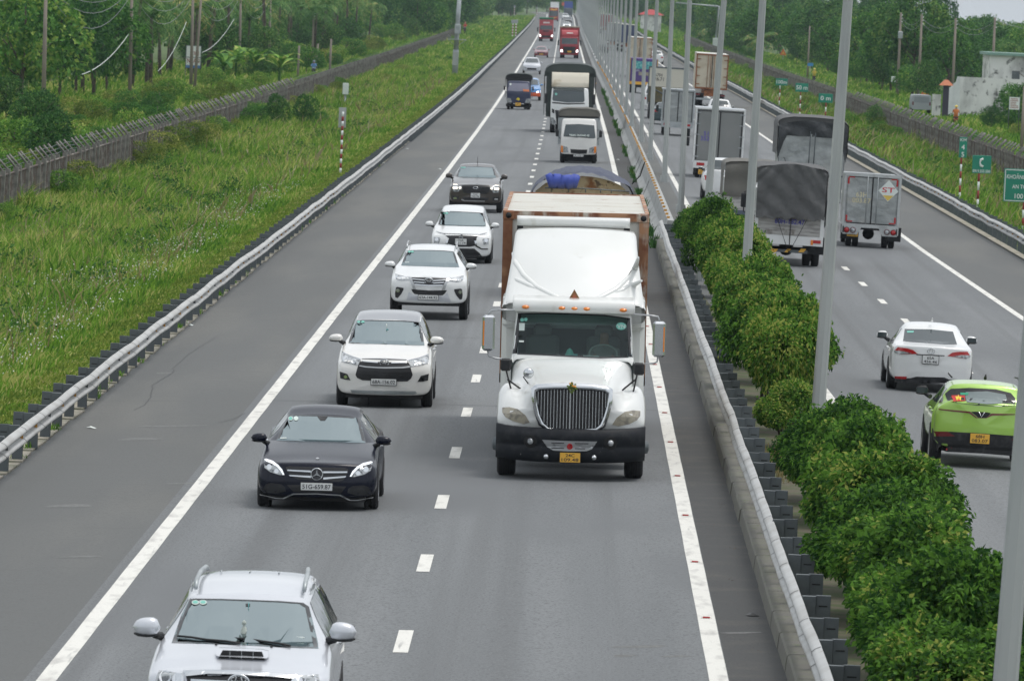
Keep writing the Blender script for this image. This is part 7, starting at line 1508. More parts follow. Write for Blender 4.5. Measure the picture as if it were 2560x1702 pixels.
grassfield('mown_verge', -11.2, -9.15, 100, 700, 90000, lambda s_, y: .13+0*s_, M['grass_short'], .012, seed=12, wn=1.3)
grassfield('far_verge_grass', -34, -9.25, 950, 2100, 60000, lambda s_, y: np.clip((-s_-9.6)*.22, .2, .8), M['grass'], .03, seed=13, wn=1.5)
grassfield('far_opposite_verge_grass', 15.45, 36, 1100, 2100, 45000, lambda s_, y: .6+0*s_, M['grass'], .03, seed=14, wn=1.5)
hR = lambda s_, y: np.clip((s_-15.3)*.3, .12, .75)
grassfield('opposite_verge_grass', 15.45, 29, 205, 1300, 120000, hR, M['grass'], seed=3)
grassfield('roadside_grass', 25, 42, 430, 1300, 60000, lambda s_, y: .55+0*s_, M['grass'], .03, seed=15, wn=1.4)
grassfield('belt_grass', -44, -30, 330, 1200, 40000, lambda s_, y: .7+0*s_, M['grass'], .03, seed=16, wn=1.4)
hS = lambda s_, y: np.where((s_ < -11.5) | (s_ > 17), .75, .15)
grassfield('seed_heads', -20, -11.5, 120, 700, 7000, lambda s_, y: .9+0*s_, M['grass_dry'], .006, seed=4, wn=1.6)
grassfield('opposite_seed_heads', 17, 26, 220, 900, 9000, lambda s_, y: .85+0*s_, M['grass_dry'], .006, seed=5, wn=1.8)
rng = np.random.default_rng(6)
def scatter_weeds(name, spots, m, L, seed):
    rng = np.random.default_rng(seed); Vs = []; Fs = []; o = 0
    for (s_, y, r_, h) in spots:
        n = int(260*r_*max(1, h)); u = rng.normal(0, 1, (n, 3)); u /= np.linalg.norm(u, axis=1)[:, None]; u[:, 2] = np.abs(u[:, 2]); C_ = u*rng.uniform(.6, 1.05, n)[:, None]*np.array([r_, r_*1.6, h])+np.array(P(s_, y, -.1)); V, Fc = leaves(C_, u, L*(1+y*.0012), L*.5*(1+y*.0012), rng, .3)
        Vs.append(V); Fs.append(Fc+o); o += len(V)
    return tag(npmesh(name, np.concatenate(Vs), np.concatenate(Fs), m), kind='stuff')
sp = [(rnd.uniform(-21.0, -12.5), 120*(8**rnd.random()), rnd.uniform(.4, 1.4), rnd.uniform(.4, 1.15)) for _ in range(210)]
scatter_weeds('undergrowth', sp, M['weed'], .12, 7)
sp = [(rnd.uniform(18.5, 28), 230*(5**rnd.random()), rnd.uniform(.5, 1.5), rnd.uniform(.4, 1.1)) for _ in range(190)]
scatter_weeds('opposite_undergrowth', sp, M['weed'], .13, 8)
n = 2600; y = 122*(2.4**rng.random(n)); s_ = rng.normal(-12.8, 1.5, n); s_ = np.clip(s_, -19, -10.9); C_ = np.array([list(P(a, b_, rnd.uniform(.3, .62))) for a, b_ in zip(s_, y)]); V, Fc = leaves(C_, np.tile([0, -.5, 1.], (n, 1)), .045, .045, rng, 0); tag(npmesh('wild_flowers', V, Fc, M['petal']), kind='stuff')
# --- proto trees
TP = [treeproto(101, 9.5, 8, M['tree_a'], 3600, .42), treeproto(102, 11, 8.5, M['tree_c'], 3800, .42), treeproto(103, 8.5, 7, M['tree_b'], 3200, .38, 22, (.22, .4)), treeproto(104, 10.5, 7, M['tree_a'], 3400, .40, 24, (.2, .4)), treeproto(105, 12.5, 10, M['tree_c'], 4200, .46)]
SP = [treeproto(201, 3.6, 4.2, M['tree_a'], 2600, .2, 14, (.3, .5), .05, 'shrub', .0), treeproto(202, 3.0, 4.5, M['tree_b'], 2600, .19, 14, (.3, .5), .05, 'shrub', .0), treeproto(203, 2.4, 4.2, M['vine'], 2600, .16, 12, (.35, .55), .04, 'vine_mound', .0), treeproto(204, 5.0, 4.6, M['tree_c'], 3000, .24, 16, (.28, .45), .06, 'shrub', .0)]
PP = [palmproto(301, 5.2), palmproto(302, 7.0, 18, 3.8), palmproto(303, 3.2, 14, 3.2, droop=.8)]; BP = [bananaproto(401), bananaproto(402, 4.2)]
first = {}
def put(proto, s_, y, sc_, label, group, dz=0):
    uu = 1452+(s_+cl(y))*18000/y
    if (440 < uu < 525 and s_ < -28 and 500 < y < 662) or (2235 < uu < 2470 and 430 < y < 700 and s_ > 28 and sc_ > .32): return None
    if proto in TP: dz = -.7 if y < 900 else (-1.5 if y < 1500 else -2.6); sc_ *= 1.06 if y < 900 else 1.15
    loc = P(s_, y, dz); rz = rnd.uniform(0, 6.28); S3 = (sc_*rnd.uniform(.9, 1.12), sc_*rnd.uniform(.9, 1.12), sc_*rnd.uniform(.93, 1.07))
    if id(proto) not in first: first[id(proto)] = 1; proto.location = loc; proto.rotation_euler = (0, 0, rz); proto.scale = S3; o = proto; o['label'] = label
    else: o = dup(proto, loc, rz, S3, label)
    o['group'] = group
    if o.name.startswith(('shrub', 'vine_mound')): o['category'] = 'shrub'
    return o
gl, gr_ = 'trees of the belt left of the road', 'trees beyond the right-hand fence'
y = 330.0
while y < 2350:                                    # left: overgrown fence line, then trees filling the view cone
    edge = -(1460*y/18000)-6
    if y < 1250 and int(y/15) % (1 if y < 620 else 2) == 0:
        for k in range(4): q = (rnd.choice(SP) if y > 650 else rnd.choice([SP[0], SP[1], SP[2], SP[2]])) if k % 3 else rnd.choice(SP[1:3]); put(q, (rnd.uniform(-24.4, -23.2), rnd.uniform(-29, -26.5), rnd.uniform(-33, -30), -23.6)[k], y+(7 if k == 3 else 0)+rnd.uniform(-4, 4), ((rnd.uniform(.35, .62) if not 430 < y < 650 else rnd.uniform(.2, .36)), rnd.uniform(.6, 1.0) if y > 680 else rnd.uniform(.42, .72), rnd.uniform(.8, 1.2) if y > 680 else rnd.uniform(.5, .8), rnd.choice([.3, .42, .5]))[k], 'overgrown green shrub along the old fence on the left', 'shrubs along the left fence')
    s_ = -38.0 if y < 1300 else -27
    nrow = 0
    while s_ > max(edge, -170) and nrow < (2 if y < 1500 else 3):
        nrow += 1
        if True:
            r_ = rnd.random(); pr = TP[1] if r_ < .1 else TP[0] if r_ < .35 else TP[2] if r_ < .66 else TP[3] if r_ < .88 else TP[4]
            if 560 < y < 1150 and s_ > -52: pr = rnd.choice([PP[0], PP[0], PP[1], PP[1], PP[2], TP[2]]) if nrow == 1 else rnd.choice(TP)
            if pr in PP: put(pr, s_+rnd.uniform(-2, 2), y+rnd.uniform(-6, 6), rnd.uniform(.85, 1.15), 'coconut palm with arching fronds in the left belt', gl)
            else: put(pr, s_+rnd.uniform(-2.5, 2.5), y+rnd.uniform(-7, 7), rnd.uniform(.8, 1.12)*(1 if y < 1400 else 1.15), 'leafy green tree in the dense belt left of the road', gl)
        s_ -= rnd.uniform(5, 8)*(1 if y < 1000 else 1.4)
    if 700 < y < 1100: put(SP[3], rnd.uniform(-37.5, -34.5), y+rnd.uniform(-4, 4), rnd.uniform(.8, 1.25), 'tall dark shrub under the trees of the left belt', 'understorey shrubs of the left belt')
    elif y >= 1400: put(SP[3], rnd.uniform(-27, -24), y, rnd.uniform(1, 1.5), 'tall dark shrub under the trees of the left belt', 'understorey shrubs of the left belt')
    y += 15 if y < 900 else (26 if y < 1500 else 60)
for (u, v, Y) in ((60, 372, 318), (130, 362, 322), (10, 372, 312), (190, 352, 330), (30, 250, 372), (115, 215, 400), (40, 330, 345), (90, 300, 352), (165, 320, 352), (200, 260, 380), (250, 290, 372), (330, 270, 392), (150, 170, 430), (395, 255, 420), (230, 220, 440), (20, 180, 430)):
    p_ = px_at_y(u, v, Y); put(rnd.choice(SP), p_.x-cl(Y), Y, rnd.uniform(.55, .85), 'tangled vine-covered shrub at the upper left behind the fence', 'vine-covered shrubs at the upper left')
for (u, v) in ((560, 150), (600, 130), (635, 175), (590, 170), (700, 150)): Y = 650+rnd.uniform(-30, 60); p_ = px_at_y(u, v, Y); put(rnd.choice(BP), p_.x-cl(Y), Y, 1.05, 'broad-leaved banana plant among the trees left of the road', 'banana plants')
y = 560.0
while y < 2350:                                    # right belt
    edge = 1115*y/18000+8
    s_ = 38.0 if y < 1150 else 31
    if y < 1300 and rnd.random() < .8: put(rnd.choice(SP[1:3]), rnd.uniform(23.8, 25.4), y+rnd.uniform(-6, 6), rnd.uniform(.28, .5), 'vine shrub climbing the right-hand fence', 'vine shrubs on the right-hand fence')
    nrow = 0
    while s_ < edge and nrow < (3 if y < 1100 else 4):
        nrow += 1
        lowzone = (s_/y) > (2360-1452)/18000
        if not (y < 760 and s_ < 46) and not (lowzone and y < 800):
            pr = rnd.choice(TP+[TP[0], TP[3]]) if rnd.random() < .86 else rnd.choice(PP)
            k = (rnd.uniform(.85, 1.1) if not lowzone else rnd.uniform(.62, .78))*(1 if y < 1400 else 1.1)
            put(pr, s_+rnd.uniform(-2, 2), y+rnd.uniform(-7, 7), k, ('leafy green tree in the dense belt right of the road' if pr not in PP else 'coconut palm standing in the belt right of the road'), gr_)
        s_ += rnd.uniform(6, 9)*(1 if y < 1000 else 1.4)
    put(rnd.choice([SP[3], SP[0]]), (36.5 if y < 1150 else 30)+rnd.uniform(-1.5, 1), y+rnd.uniform(-4, 4), rnd.uniform(.8, 1.25), 'dark shrub under the trees of the right belt', 'understorey shrubs of the right belt')
    y += 20 if y < 900 else (36 if y < 1500 else 75)
for k in range(26): yy = 625+k*21; put(rnd.choice(PP[:2]), rnd.uniform(-36.5, -31.5), yy+rnd.uniform(-6, 6), rnd.uniform(1.0, 1.35), 'coconut palm with drooping fronds near the left fence', gl)
for k in range(38): put(rnd.choice([SP[1], SP[2], SP[2]]), rnd.uniform(-22.6, -20.6), 285+k*10.5, rnd.uniform(.24, .5), 'ragged scrub spilling over the left fence onto the grass', 'scrub along the left fence')
for k in range(44): put(rnd.choice([SP[0], SP[1], SP[2]]), rnd.uniform(21.5, 24.0), rnd.uniform(330, 900), rnd.uniform(.2, .34)*(1 if k % 2 else 1.25), 'ragged green scrub in the verge before the right-hand fence', 'scrub of the right-hand verge')
for k in range(46): u = rnd.uniform(2330, 2590); Y = rnd.uniform(830, 1500); put(rnd.choice([TP[0], TP[2], TP[3], PP[1]]), (u-1452)*Y/18000-cl(Y), Y, rnd.uniform(.82, .95), 'leafy green tree behind the white walls on the right', 'trees behind the white walls')
for (u, k_, q) in ((168, .5, 1), (205, .62, 2), (238, .45, 2), (372, .6, 2), (408, .7, 2), (445, .72, 2), (480, .7, 2), (515, .62, 2), (550, .55, 1), (20, .3, 1), (75, .28, 2), (300, .26, 2), (650, .5, 0), (690, .45, 1)): yy = 21.1*18000/(1452-u); put(SP[q], -20.9, yy, k_, 'yellow-green creeper mound smothering the left fence', 'creeper mounds on the left fence')
for k in range(34):                                # belt closing the far end of the road
    u = 1150+k*24+rnd.uniform(-8, 8); Y = rnd.uniform(2200, 2420) if not 1370 < u < 1560 else rnd.uniform(2330, 2480); x_ = (u-1452)*Y/18000; put(rnd.choice(TP), x_-cl(Y), Y, rnd.uniform(1.0, 1.3), 'distant hazy tree closing the far end of the motorway', 'distant trees across the end of the road')
for k in range(30): u = 1180+k*26; Y = rnd.uniform(2180, 2260); s_ = (u-1452)*Y/18000-cl(Y); s_ = s_ if not -14 < s_ < 19 else (-16 if s_ < 2 else 21); put(SP[3], s_, Y, rnd.uniform(1.3, 2.0), 'distant shrub at the far end of the road', 'distant shrubs at the end of the road')
for (u, v) in ((2150, 255), (2190, 262), (2240, 268), (2200, 295), (2430, 330), (2470, 320), (2520, 300), (2530, 350), (2500, 330), (2120, 235), (2080, 215), (2550, 260), (2480, 285)):
    Y = {0: 560}.get(0)+rnd.uniform(-90, 60); Y = min(Y, 600); p_ = px_at_y(u, v, Y); put(rnd.choice(SP), p_.x-cl(Y), Y, rnd.uniform(.3, .5), 'green shrub near the white walls on the right', 'shrubs near the white walls')
for (u, v, k, q) in ((690, 330, .5, 3), (640, 325, .55, 0), (760, 318, .45, 3), (800, 322, .4, 0), (420, 318, .55, 2), (480, 312, .6, 2), (525, 305, .55, 2), (345, 345, .4, 2), (215, 372, .6, 2), (165, 385, .5, 1), (90, 415, .4, 1), (960, 215, .5, 2), (1010, 190, .5, 2), (1700, 60, .8, 0)):
    p_ = px_at_z(u, v, -1.35); put(SP[q], p_.x-cl(p_.y), p_.y, k, ('yellowish vine-covered mound on the left fence' if q == 2 else 'dark green shrub standing in the tall grass of the left verge') if u < 1452 else 'green shrub on the far right verge', 'shrubs of the left verge')
# ============================================================ fences
def fence(label, s0, y0, y1, hgt, sd):
    t = thing('fence', label, 'fence'); b = MB(); y = y0; rr = random.Random(sd); n = 0; proto = None; far = MB()
    y = y0
    while y < y1:
        p_ = P(s0, y, 0); b.box((p_.x, y, p_.z+hgt/2-.1), (.05, .12, hgt*(rr.uniform(.94, 1.0)))); y += .3 if y < 700 else .6
    b.tube([P(s0, q, hgt*.93) for q in np.arange(y0, y1, 12)], .05, 4); b.tube([P(s0, q, hgt*.35) for q in np.arange(y0, y1, 12)], .05, 4)
    b.build('slats', M['fence'], t); b = MB(); y = y0
    while y < y1:
        p_ = P(s0, y, 0)
        if n < 99:
            if proto is None: q = MB(); q.b2(-.1, .1, -.1, .1, -.2, hgt+.08); q.tube([(0, 0, hgt+.05), (-.4*(1 if s0 < 0 else -1), 0, hgt+.5)], .045, 4); proto = q.build('post', M['fence_post'], t, loc=p_)
            else: o = proto.copy(); COL.objects.link(o); o.parent = t; o.location = p_; o.rotation_euler = (rr.uniform(-.04, .04), rr.uniform(-.05, .05), 0)
        else: far.b2(p_.x-.09, p_.x+.09, y-.09, y+.09, p_.z, p_.z+hgt+.3)
        n += 1; y += 3 if y < 800 else 6
    for k in range(3): b.tube([P(s0-.12*(k+1)*(1 if s0 < 0 else -1), q, hgt+.1+.13*k+(.03*math.sin(q))) for q in np.arange(y0, min(y1, 1100), 3)], .013, 3)
    b.build('barbed_wire', M['galv_dark'], t)
    if far.v: tag(far.build('post', M['fence_post'], t), kind='stuff')
    return t
M['fence'] = mat('fence_concrete', (.10, .085, .075), .9, noise=[((.5, .5, 3), (.22, .2, .18), .5, .65, 6), (2, (.1, .06, .045), .5, .62)]); M['fence_post'] = mat('fence_post_concrete', (.24, .23, .21), .9, noise=[(3, (.14, .13, .12), .45, .65)])
fence('old concrete slat fence with barbed wire in front of the trees on the left', -21.5, 262, 1400, 1.75, 1); fence('old concrete slat fence with barbed wire beyond the right-hand verge', 24.4, 330, 1500, 1.7, 2)
# ============================================================ utility poles and wires
M['cpole'] = mat('concrete_pole', (.27, .23, .19), .85, noise=[((3, 3, .4), (.19, .165, .14), .42, .65)]); M['wire'] = mat('cable_sheath', (.2, .21, .22), .6)
def upole(label, x, y, h=9.5, r=.16, bits=True, lean=0, group='utility poles'):
    z = zs(x-cl(y), y); t = thing('utility_pole', label, 'utility pole', (x, y, z), 0, group); t.rotation_euler = (0, lean, 0)
    b = MB(); b.tube([(0, 0, -.3), (0, 0, h)], [r, r*.62], 10); b.build('pole', M['cpole'], t)
    if bits:
        b = MB()
        for k in range(3): b.tube([(r*.6, 0, h-.3-k*.35), (r*.6+.12, 0, h-.25-k*.35)], .045, 5)
        b.build('insulator', M['paper'], t)
    return t
left_poles = [(98, 452), (312, 545), (464, 622), (583, 704), (657, 772), (765, 900)]
labs = ['leftmost concrete utility pole above the vine-covered shrubs', 'concrete utility pole standing second from the left above the shrubs', 'concrete utility pole just left of the white lettered board', 'concrete utility pole third from the right among the palms', 'concrete utility pole with small orange boxes beside the palms', 'tall slim concrete pole in front of the palms near the fence']
tops = []
for (u, Y), lb in zip(left_poles, labs):
    x = px_at_y(u+12, 250, Y).x; upole(lb, x, Y, 9.6 if Y < 890 else 6.2, .16, lean=-.02); tops.append(Vector((x-.1, Y, zs(x, Y)+9.2)))
upole('shorter concrete pole standing in front of the white lettered board', px_at_y(486, 220, 600).x, 600, 9.8, .14, lean=.03)
b = MB()
for dz, sg_ in ((0, 1.6), (-.35, 2.0), (-.8, 2.6)):
    for i in range(4):
        a, c = tops[i]+Vector((0, 0, dz)), tops[i+1]+Vector((0, 0, dz)); b.tube([a.lerp(c, k/10)-Vector((0, 0, sg_*4*(k/10)*(1-k/10))) for k in range(11)], .022, 3)
a = tops[0]; c = Vector((a.x+2, 330, a.z+.5)); b.tube([a.lerp(c, k/10)-Vector((0, 0, 7*(k/10)*(1-k/10))) for k in range(11)], .02, 3); o = b.build('power_line', M['wire']); tag(o, 'slack cables strung between the utility poles on the left', 'cable')
for i, (u1, v1_, u2, v2_) in enumerate(((322, 85, 200, 188), (466, 55, 395, 178), (585, 48, 505, 132))):
    Y = left_poles[i+1][1]; a = px_at_y(u1, v1_, Y-.3); c = px_at_y(u2, v2_, Y-60); b = MB(); b.tube([a.lerp(c, k/10)-Vector((0, 0, 2.2*(k/10)*(1-k/10))) for k in range(11)], .03, 3); tag(b.build('service_cable', M['paper']), ('pale slack cable hanging from the second utility pole', 'pale slack cable hanging from the pole beside the lettered board', 'pale slack cable hanging from the pole among the palms')[i], 'cable')
for (u, v0_, v1_, Y, lb) in ((745, 115, 172, 700, 'short broken concrete post in front of the palms, left one'), (792, 110, 138, 760, 'short broken concrete post half hidden by palm fronds, middle one'), (825, 98, 169, 700, 'short broken concrete post in front of the palms, right one')):
    a = px_at_y(u, v1_, Y); c = px_at_y(u+3, v0_, Y); tag(MB().tube([a-Vector((0, 0, 1.5)), c], [.12, .1], 6).build('concrete_post', M['cpole']), lb, 'post', 'short concrete posts')
right_poles = [(2243, 2253, 235, 32, 770), (2295, 2308, 245, 37, 745), (2380, 2385, 250, 46, 720), (2477, 2486, 269, 44, 700), (2270, 2274, 221, 105, 830), (2285, 2288, 220, 108, 850), (2346, 2349, 215, 124, 860), (2367, 2370, 212, 130, 880), (2414, 2417, 215, 128, 860), (2018, 2016, 204, 65, 905), (2556, 2560, 325, 215, 480)]
rl = ['concrete utility pole with a grey box, leftmost of the tall ones on the right', 'tall concrete utility pole beside the first one on the right', 'tall concrete utility pole behind the orange-roofed gate', 'tall concrete utility pole in front of the stained white building', 'shorter concrete pole between the two left tall poles', 'thin shorter concrete pole beside its twin, between the tall poles', 'short concrete pole left of the gate pole', 'thinnest short concrete pole behind the gate', 'short concrete pole right of the gate pole', 'lone concrete lamp pole standing at the far fence on the right', 'concrete pole at the right edge beside the small notice board']
rt = []
for (ub, ut, vb, vt, Y), lb in zip(right_poles, rl):
    a = px_at_y(ub, vb, Y); c = px_at_y(ut, vt, Y); h = c.z-zs(a.x-cl(Y), Y); upole(lb, a.x, Y, h, .17 if h > 7 else .13, h > 7); rt.append(Vector((a.x, Y, c.z-.3)))
b = MB()
for i, j in ((0, 1), (1, 2), (2, 3), (4, 6), (6, 8)):
    for dz in (0, -.5): a, c = rt[i]+Vector((0, 0, dz)), rt[j]+Vector((0, 0, dz)); b.tube([a.lerp(c, k/8)-Vector((0, 0, 3.6*(k/8)*(1-k/8))) for k in range(9)], .02, 3)
a = rt[3]; c = Vector((a.x+9, 560, a.z+.2)); b.tube([a.lerp(c, k/8)-Vector((0, 0, 5*(k/8)*(1-k/8))) for k in range(9)], .02, 3); tag(b.build('power_line', M['wire']), 'slack cables strung between the utility poles on the right', 'cable')
for (u, v, Y, i) in ((2250, 88, 770, 0),):
    q = px_at_y(u+1, v, Y-.3); tag(MB().box(tuple(q), (.5, .4, .75), bev=.04).build('meter_box', M['galv']), 'grey metal box strapped high on the leftmost tall right-hand pole', 'box')
for (u, v, Y, s3) in ((2234, 199, 768, (.5, .4, .6)), (2290, 200, 743, (.35, .3, .6))):
    q = px_at_y(u, v, Y-.3); tag(MB().box(tuple(q), s3, bev=.03).build('junction_box', M['paper']), 'white junction box low on the '+('leftmost' if u < 2260 else 'second')+' tall right-hand pole', 'box')
for (u0, v0_, u1, v1_, Y, lb) in ((2262, 143, 2215, 103, 830, 'left'), (2333, 168, 2290, 125, 860, 'middle'), (2400, 178, 2350, 130, 860, 'right')):
    a, m_, c = px_at_y(u0, v0_, Y), px_at_y(u0-4, v0_-28, Y), px_at_y(u1, v1_, Y); t = thing('street_light', 'thin curved street light arm on a short pole, '+lb+' one of three', 'street light', tuple(a), 0, 'curved street lights'); MB().tube([(0, 0, 0), tuple(m_-a), tuple((m_-a)*.6+(c-a)*.4+Vector((0, 0, .3))), tuple(c-a)], .035, 5).build('arm', M['galv'], t); MB().box(tuple(c-a), (.5, .2, .1)).build('lamp_head', M['galv'], t)
# big steel pole left, L-shaped gantry right
a = px_at_y(1137, 189, 727); t = thing('gantry_pole', 'thick grey steel pole with a cabinet and a small platform beside the left barrier', 'pole', (a.x, 727, zs(a.x, 727)))
sc_ = 18000/727; b = MB(); b.tube([(0, 0, -.3), (0, 0, 2.9)], [.3, .28], 12); b.tube([(0, 0, 2.9), (.15, 0, 9.5)], [.24, .2], 10); b.build('pole', M['galv'], t); MB().box((0, -.3, 2.0), (.6, .35, 1.4), bev=.03).build('lower_cabinet', M['pole'], t); MB().box((.1, -.32, 5.0), (.62, .4, .95), bev=.03).build('upper_cabinet', M['galv'], t)
b = MB(); b.b2(-.9, 1.0, -.5, .5, 3.9, 3.98); b.tube([(0, 0, 3.2), (-.85, 0, 3.9)], .03, 4); b.tube([(0, 0, 3.2), (.95, 0, 3.9)], .03, 4); b.build('platform', M['pole'], t); MB().box((-.7, -.1, 4.2), (.7, .6, .04), rot=Matrix.Rotation(.6, 3, 'Y')).build('solar_panel', M['frit'], t)
a = px_at_y(1788, 127, 1300); t = thing('gantry_pole', 'grey L-shaped gantry pole with a long arm and a pale cabinet on the right verge', 'pole', (a.x, 1300, a.z)); hh = (127-17)/18000*1300
MB().tube([(0, 0, -.2), (.3, 0, hh), (.1, 0, hh+.1)], [.25, .17, .15], 8).build('pole', M['galv'], t); MB().tube([(.3, 0, hh), (-7.5, 0, hh+.35)], [.16, .1], 6).build('arm', M['galv'], t); MB().box((0, -.4, 1.5), (1.0, .5, 1.5), bev=.04).build('cabinet', M['paper'], t)
# ============================================================ signs
M['sgreen'] = mat('green_sign', (.012, .25, .16), .45, noise=[(3, (.015, .22, .15), .4, .6)]); M['swhite'] = mat('sign_white', (.75, .78, .76), .6); M['sred'] = mat('striped_red', (.28, .03, .03), .6)
def stripe_post(t, h, r=.045, n=None, z0=0, x=0):
    n = n or max(4, int(h/.3)); 
    for par, m_ in ((0, M['sred']), (1, M['swhite'])):
        b = MB()
        for k in range(n):
            if (k+1) % 2 == par: b.tube([(x, 0, z0+h*k/n), (x, 0, z0+h*(k+1)/n)], r, 8)
        b.build('post', m_, t)
def green_sign(label, u0, v0_, u1, v1_, ub, vb, s_at, lines, border=True, posts=True, r=.045):
    X_, Y = None, None; lo, hi = 150, 1500                  # ground line at lateral offset s_at through the base pixel
    for _ in range(40):
        Y = (lo+hi)/2; q = px_at_y(ub, vb, Y)
        if q.x-cl(Y) < s_at: lo = Y
        else: hi = Y
    q = px_at_y(ub, vb, Y); zg = q.z; t = thing('road_sign', label, 'road sign', (q.x, Y, zg)); a, c = px_at_y(u0, v0_, Y), px_at_y(u1, v1_, Y); x0, x1, z1_, z0_ = a.x-q.x, c.x-q.x, a.z-zg, c.z-zg
    xm = (x0+x1)/2; stripe_post(t, z0_+.02, r, x=0); bd = MB().box((xm, -.06, (z0_+z1_)/2), (x1-x0, .03, z1_-z0_), bev=.01).build('board', M['sgreen'], t)
    if border:
        b = MB(); e = .03
        for (a0, a1, b0, b1) in ((x0+e, x1-e, z1_-2*e, z1_-e), (x0+e, x1-e, z0_+e, z0_+2*e), (x0+e, x0+2*e, z0_+e, z1_-e), (x1-2*e, x1-e, z0_+e, z1_-e)): b.b2(a0, a1, -.081, -.077, b0, b1)
        b.build('border', M['swhite'], bd)
    H = z1_-z0_
    for (s_, fx, fz, fw, fh) in lines: text('lettering', s_, M['swhite'], bd, (x0+(x1-x0)*fx, -.08, z0_+H*fz), (1, 0, 0), (0, 0, 1), w=(x1-x0)*fw if fw else None, h=H*fh if fh else None)
    return t, bd, (x0, x1, z0_, z1_)
green_sign('farthest and smallest of the three green distance signs, reading 100m', 1939.6, 196, 1968.5, 215, 1948, 262, 16.8, [('100m', .5, .5, .86, .5)], False)
green_sign('middle one of the three green distance signs, reading 50 m', 1989, 208, 2020, 231, 1999, 291, 16.8, [('50 m', .5, .5, .86, .5)], False)
green_sign('nearest of the three green distance signs, reading 0 m, by the lamp post', 2047, 234, 2081, 258, 2062, 326, 16.6, [('0 m', .5, .5, .72, .5)], False)
green_sign('narrow green kilometre sign reading KM 45', 2399, 343, 2416, 395, 2398.6, 499, 16.9, [('KM', .5, .87, .78, .14), ('4', .5, .52, None, .24), ('5', .5, .16, None, .24)], False)
t, bd, (x0, x1, z0_, z1_) = green_sign('green emergency telephone sign with a handset and number', 2431.6, 388, 2476.5, 435, 2443.5, 520, 16.9, [('0919.555.500', .5, .13, .92, .16)], False)
b = MB(); cx, cz = (x0+x1)/2+.0, z0_+(z1_-z0_)*.6; hh = (z1_-z0_)*.22; b.tube([(cx+hh*.35, -.085, cz+hh), (cx-hh*.25, -.085, cz+hh*.75), (cx-hh*.45, -.085, cz), (cx-hh*.25, -.085, cz-hh*.75), (cx+hh*.4, -.085, cz-hh)], [hh*.3, hh*.3, hh*.17, hh*.3, hh*.3], 6); b.build('handset', M['swhite'], bd)
green_sign('large green safe distance sign cut off by the right edge of the picture', 2511, 421, 2602, 508, 2556, 585, 17.0, [('KHOẢNG CÁCH', .5, .78, .86, .17), ('AN TOÀN', .5, .48, .55, .15), ('100 m', .5, .18, .4, .15)], True)
# left marker
Y = 317; q = px_at_y(851, 432, Y); t = thing('marker_post', 'red and white striped post with a grey plate seen from behind, left of the barrier', 'post', (q.x, Y, q.z)); top = px_at_y(855, 280, Y); stripe_post(t, top.z-q.z, .05, 13); a, c = px_at_y(847.7, 269, Y), px_at_y(864, 320, Y); MB().b2(a.x-q.x, c.x-q.x, .06, .09, c.z-q.z, a.z-q.z, bev=.005).build('plate', M['pole'], t); t.rotation_euler = (0, .0, 0)
Y = 560; a, c = px_at_y(857, 208, Y), px_at_y(871, 237, Y); t = thing('cabinet', 'pale grey metal cabinet on a short post in the tall grass', 'cabinet', ((a.x+c.x)/2, Y, c.z-1)); MB().b2(-.22, .22, -.2, .2, 1, 1+a.z-c.z, bev=.02).build('box', M['paper'], t); MB().tube([(0, 0, -.6), (0, 0, 1)], .08, 6).build('post', M['galv'], t)
for i, (u, v0_, v1_, Y) in enumerate(((1281, 60, 91, 1020), (1289, 60, 91, 1010), (1285.5, 20, 39, 1900), (1342, 23, 38, 2000))):
    a, c = px_at_y(u, v1_, Y), px_at_y(u+1, v0_, Y); t = thing('marker_post', ('left one of a pair of far striped posts with round heads', 'right one of a pair of far striped posts with round heads', 'distant striped post at the edge of the left trees', 'distant striped post where the left barrier ends')[i], 'post', tuple(a), 0); stripe_post(t, c.z-a.z, .09, 9); MB().box((0, -.1, c.z-a.z+.3), (.5, .05, .5), bev=.02).build('plate', M['galv'], t)
# lettered board among the trees on the left
Y = 660; a, c = px_at_y(466, 114, Y), px_at_y(501, 172, Y); t = thing('notice_board', 'white board with red lettering between the poles on the left', 'board', ((a.x+c.x)/2, Y, c.z)); w_, h_ = (c.x-a.x)/2, a.z-c.z
bd = MB().b2(-w_, w_, 0, .06, 0, h_).build('board', M['swhite'], t); b = MB(); b.b2(-w_, w_, -.005, 0, 0, h_*.13); b.build('blue_band', mat('blue_band', (.08, .2, .45), .6), bd); b = MB()
for z in (0, h_*.48, h_): b.b2(-w_, w_, -.02, .0, z-.03, z+.03)
for x in (-w_, w_): b.b2(x-.03, x+.03, -.02, .06, -3, h_+.03)
b.build('frame', M['galv_dark'], t); text('lettering', 'TIM', mat('board_red', (.3, .04, .03), .7), bd, (.1, -.012, h_*.66), (1, 0, 0), (0, 0, 1), w=w_*1.1, h=h_*.17); text('lettering', 'NHAN', bpy.data.materials['board_red'], bd, (0, -.012, h_*.33), (1, 0, 0), (0, 0, 1), w=w_*1.6, h=h_*.2)
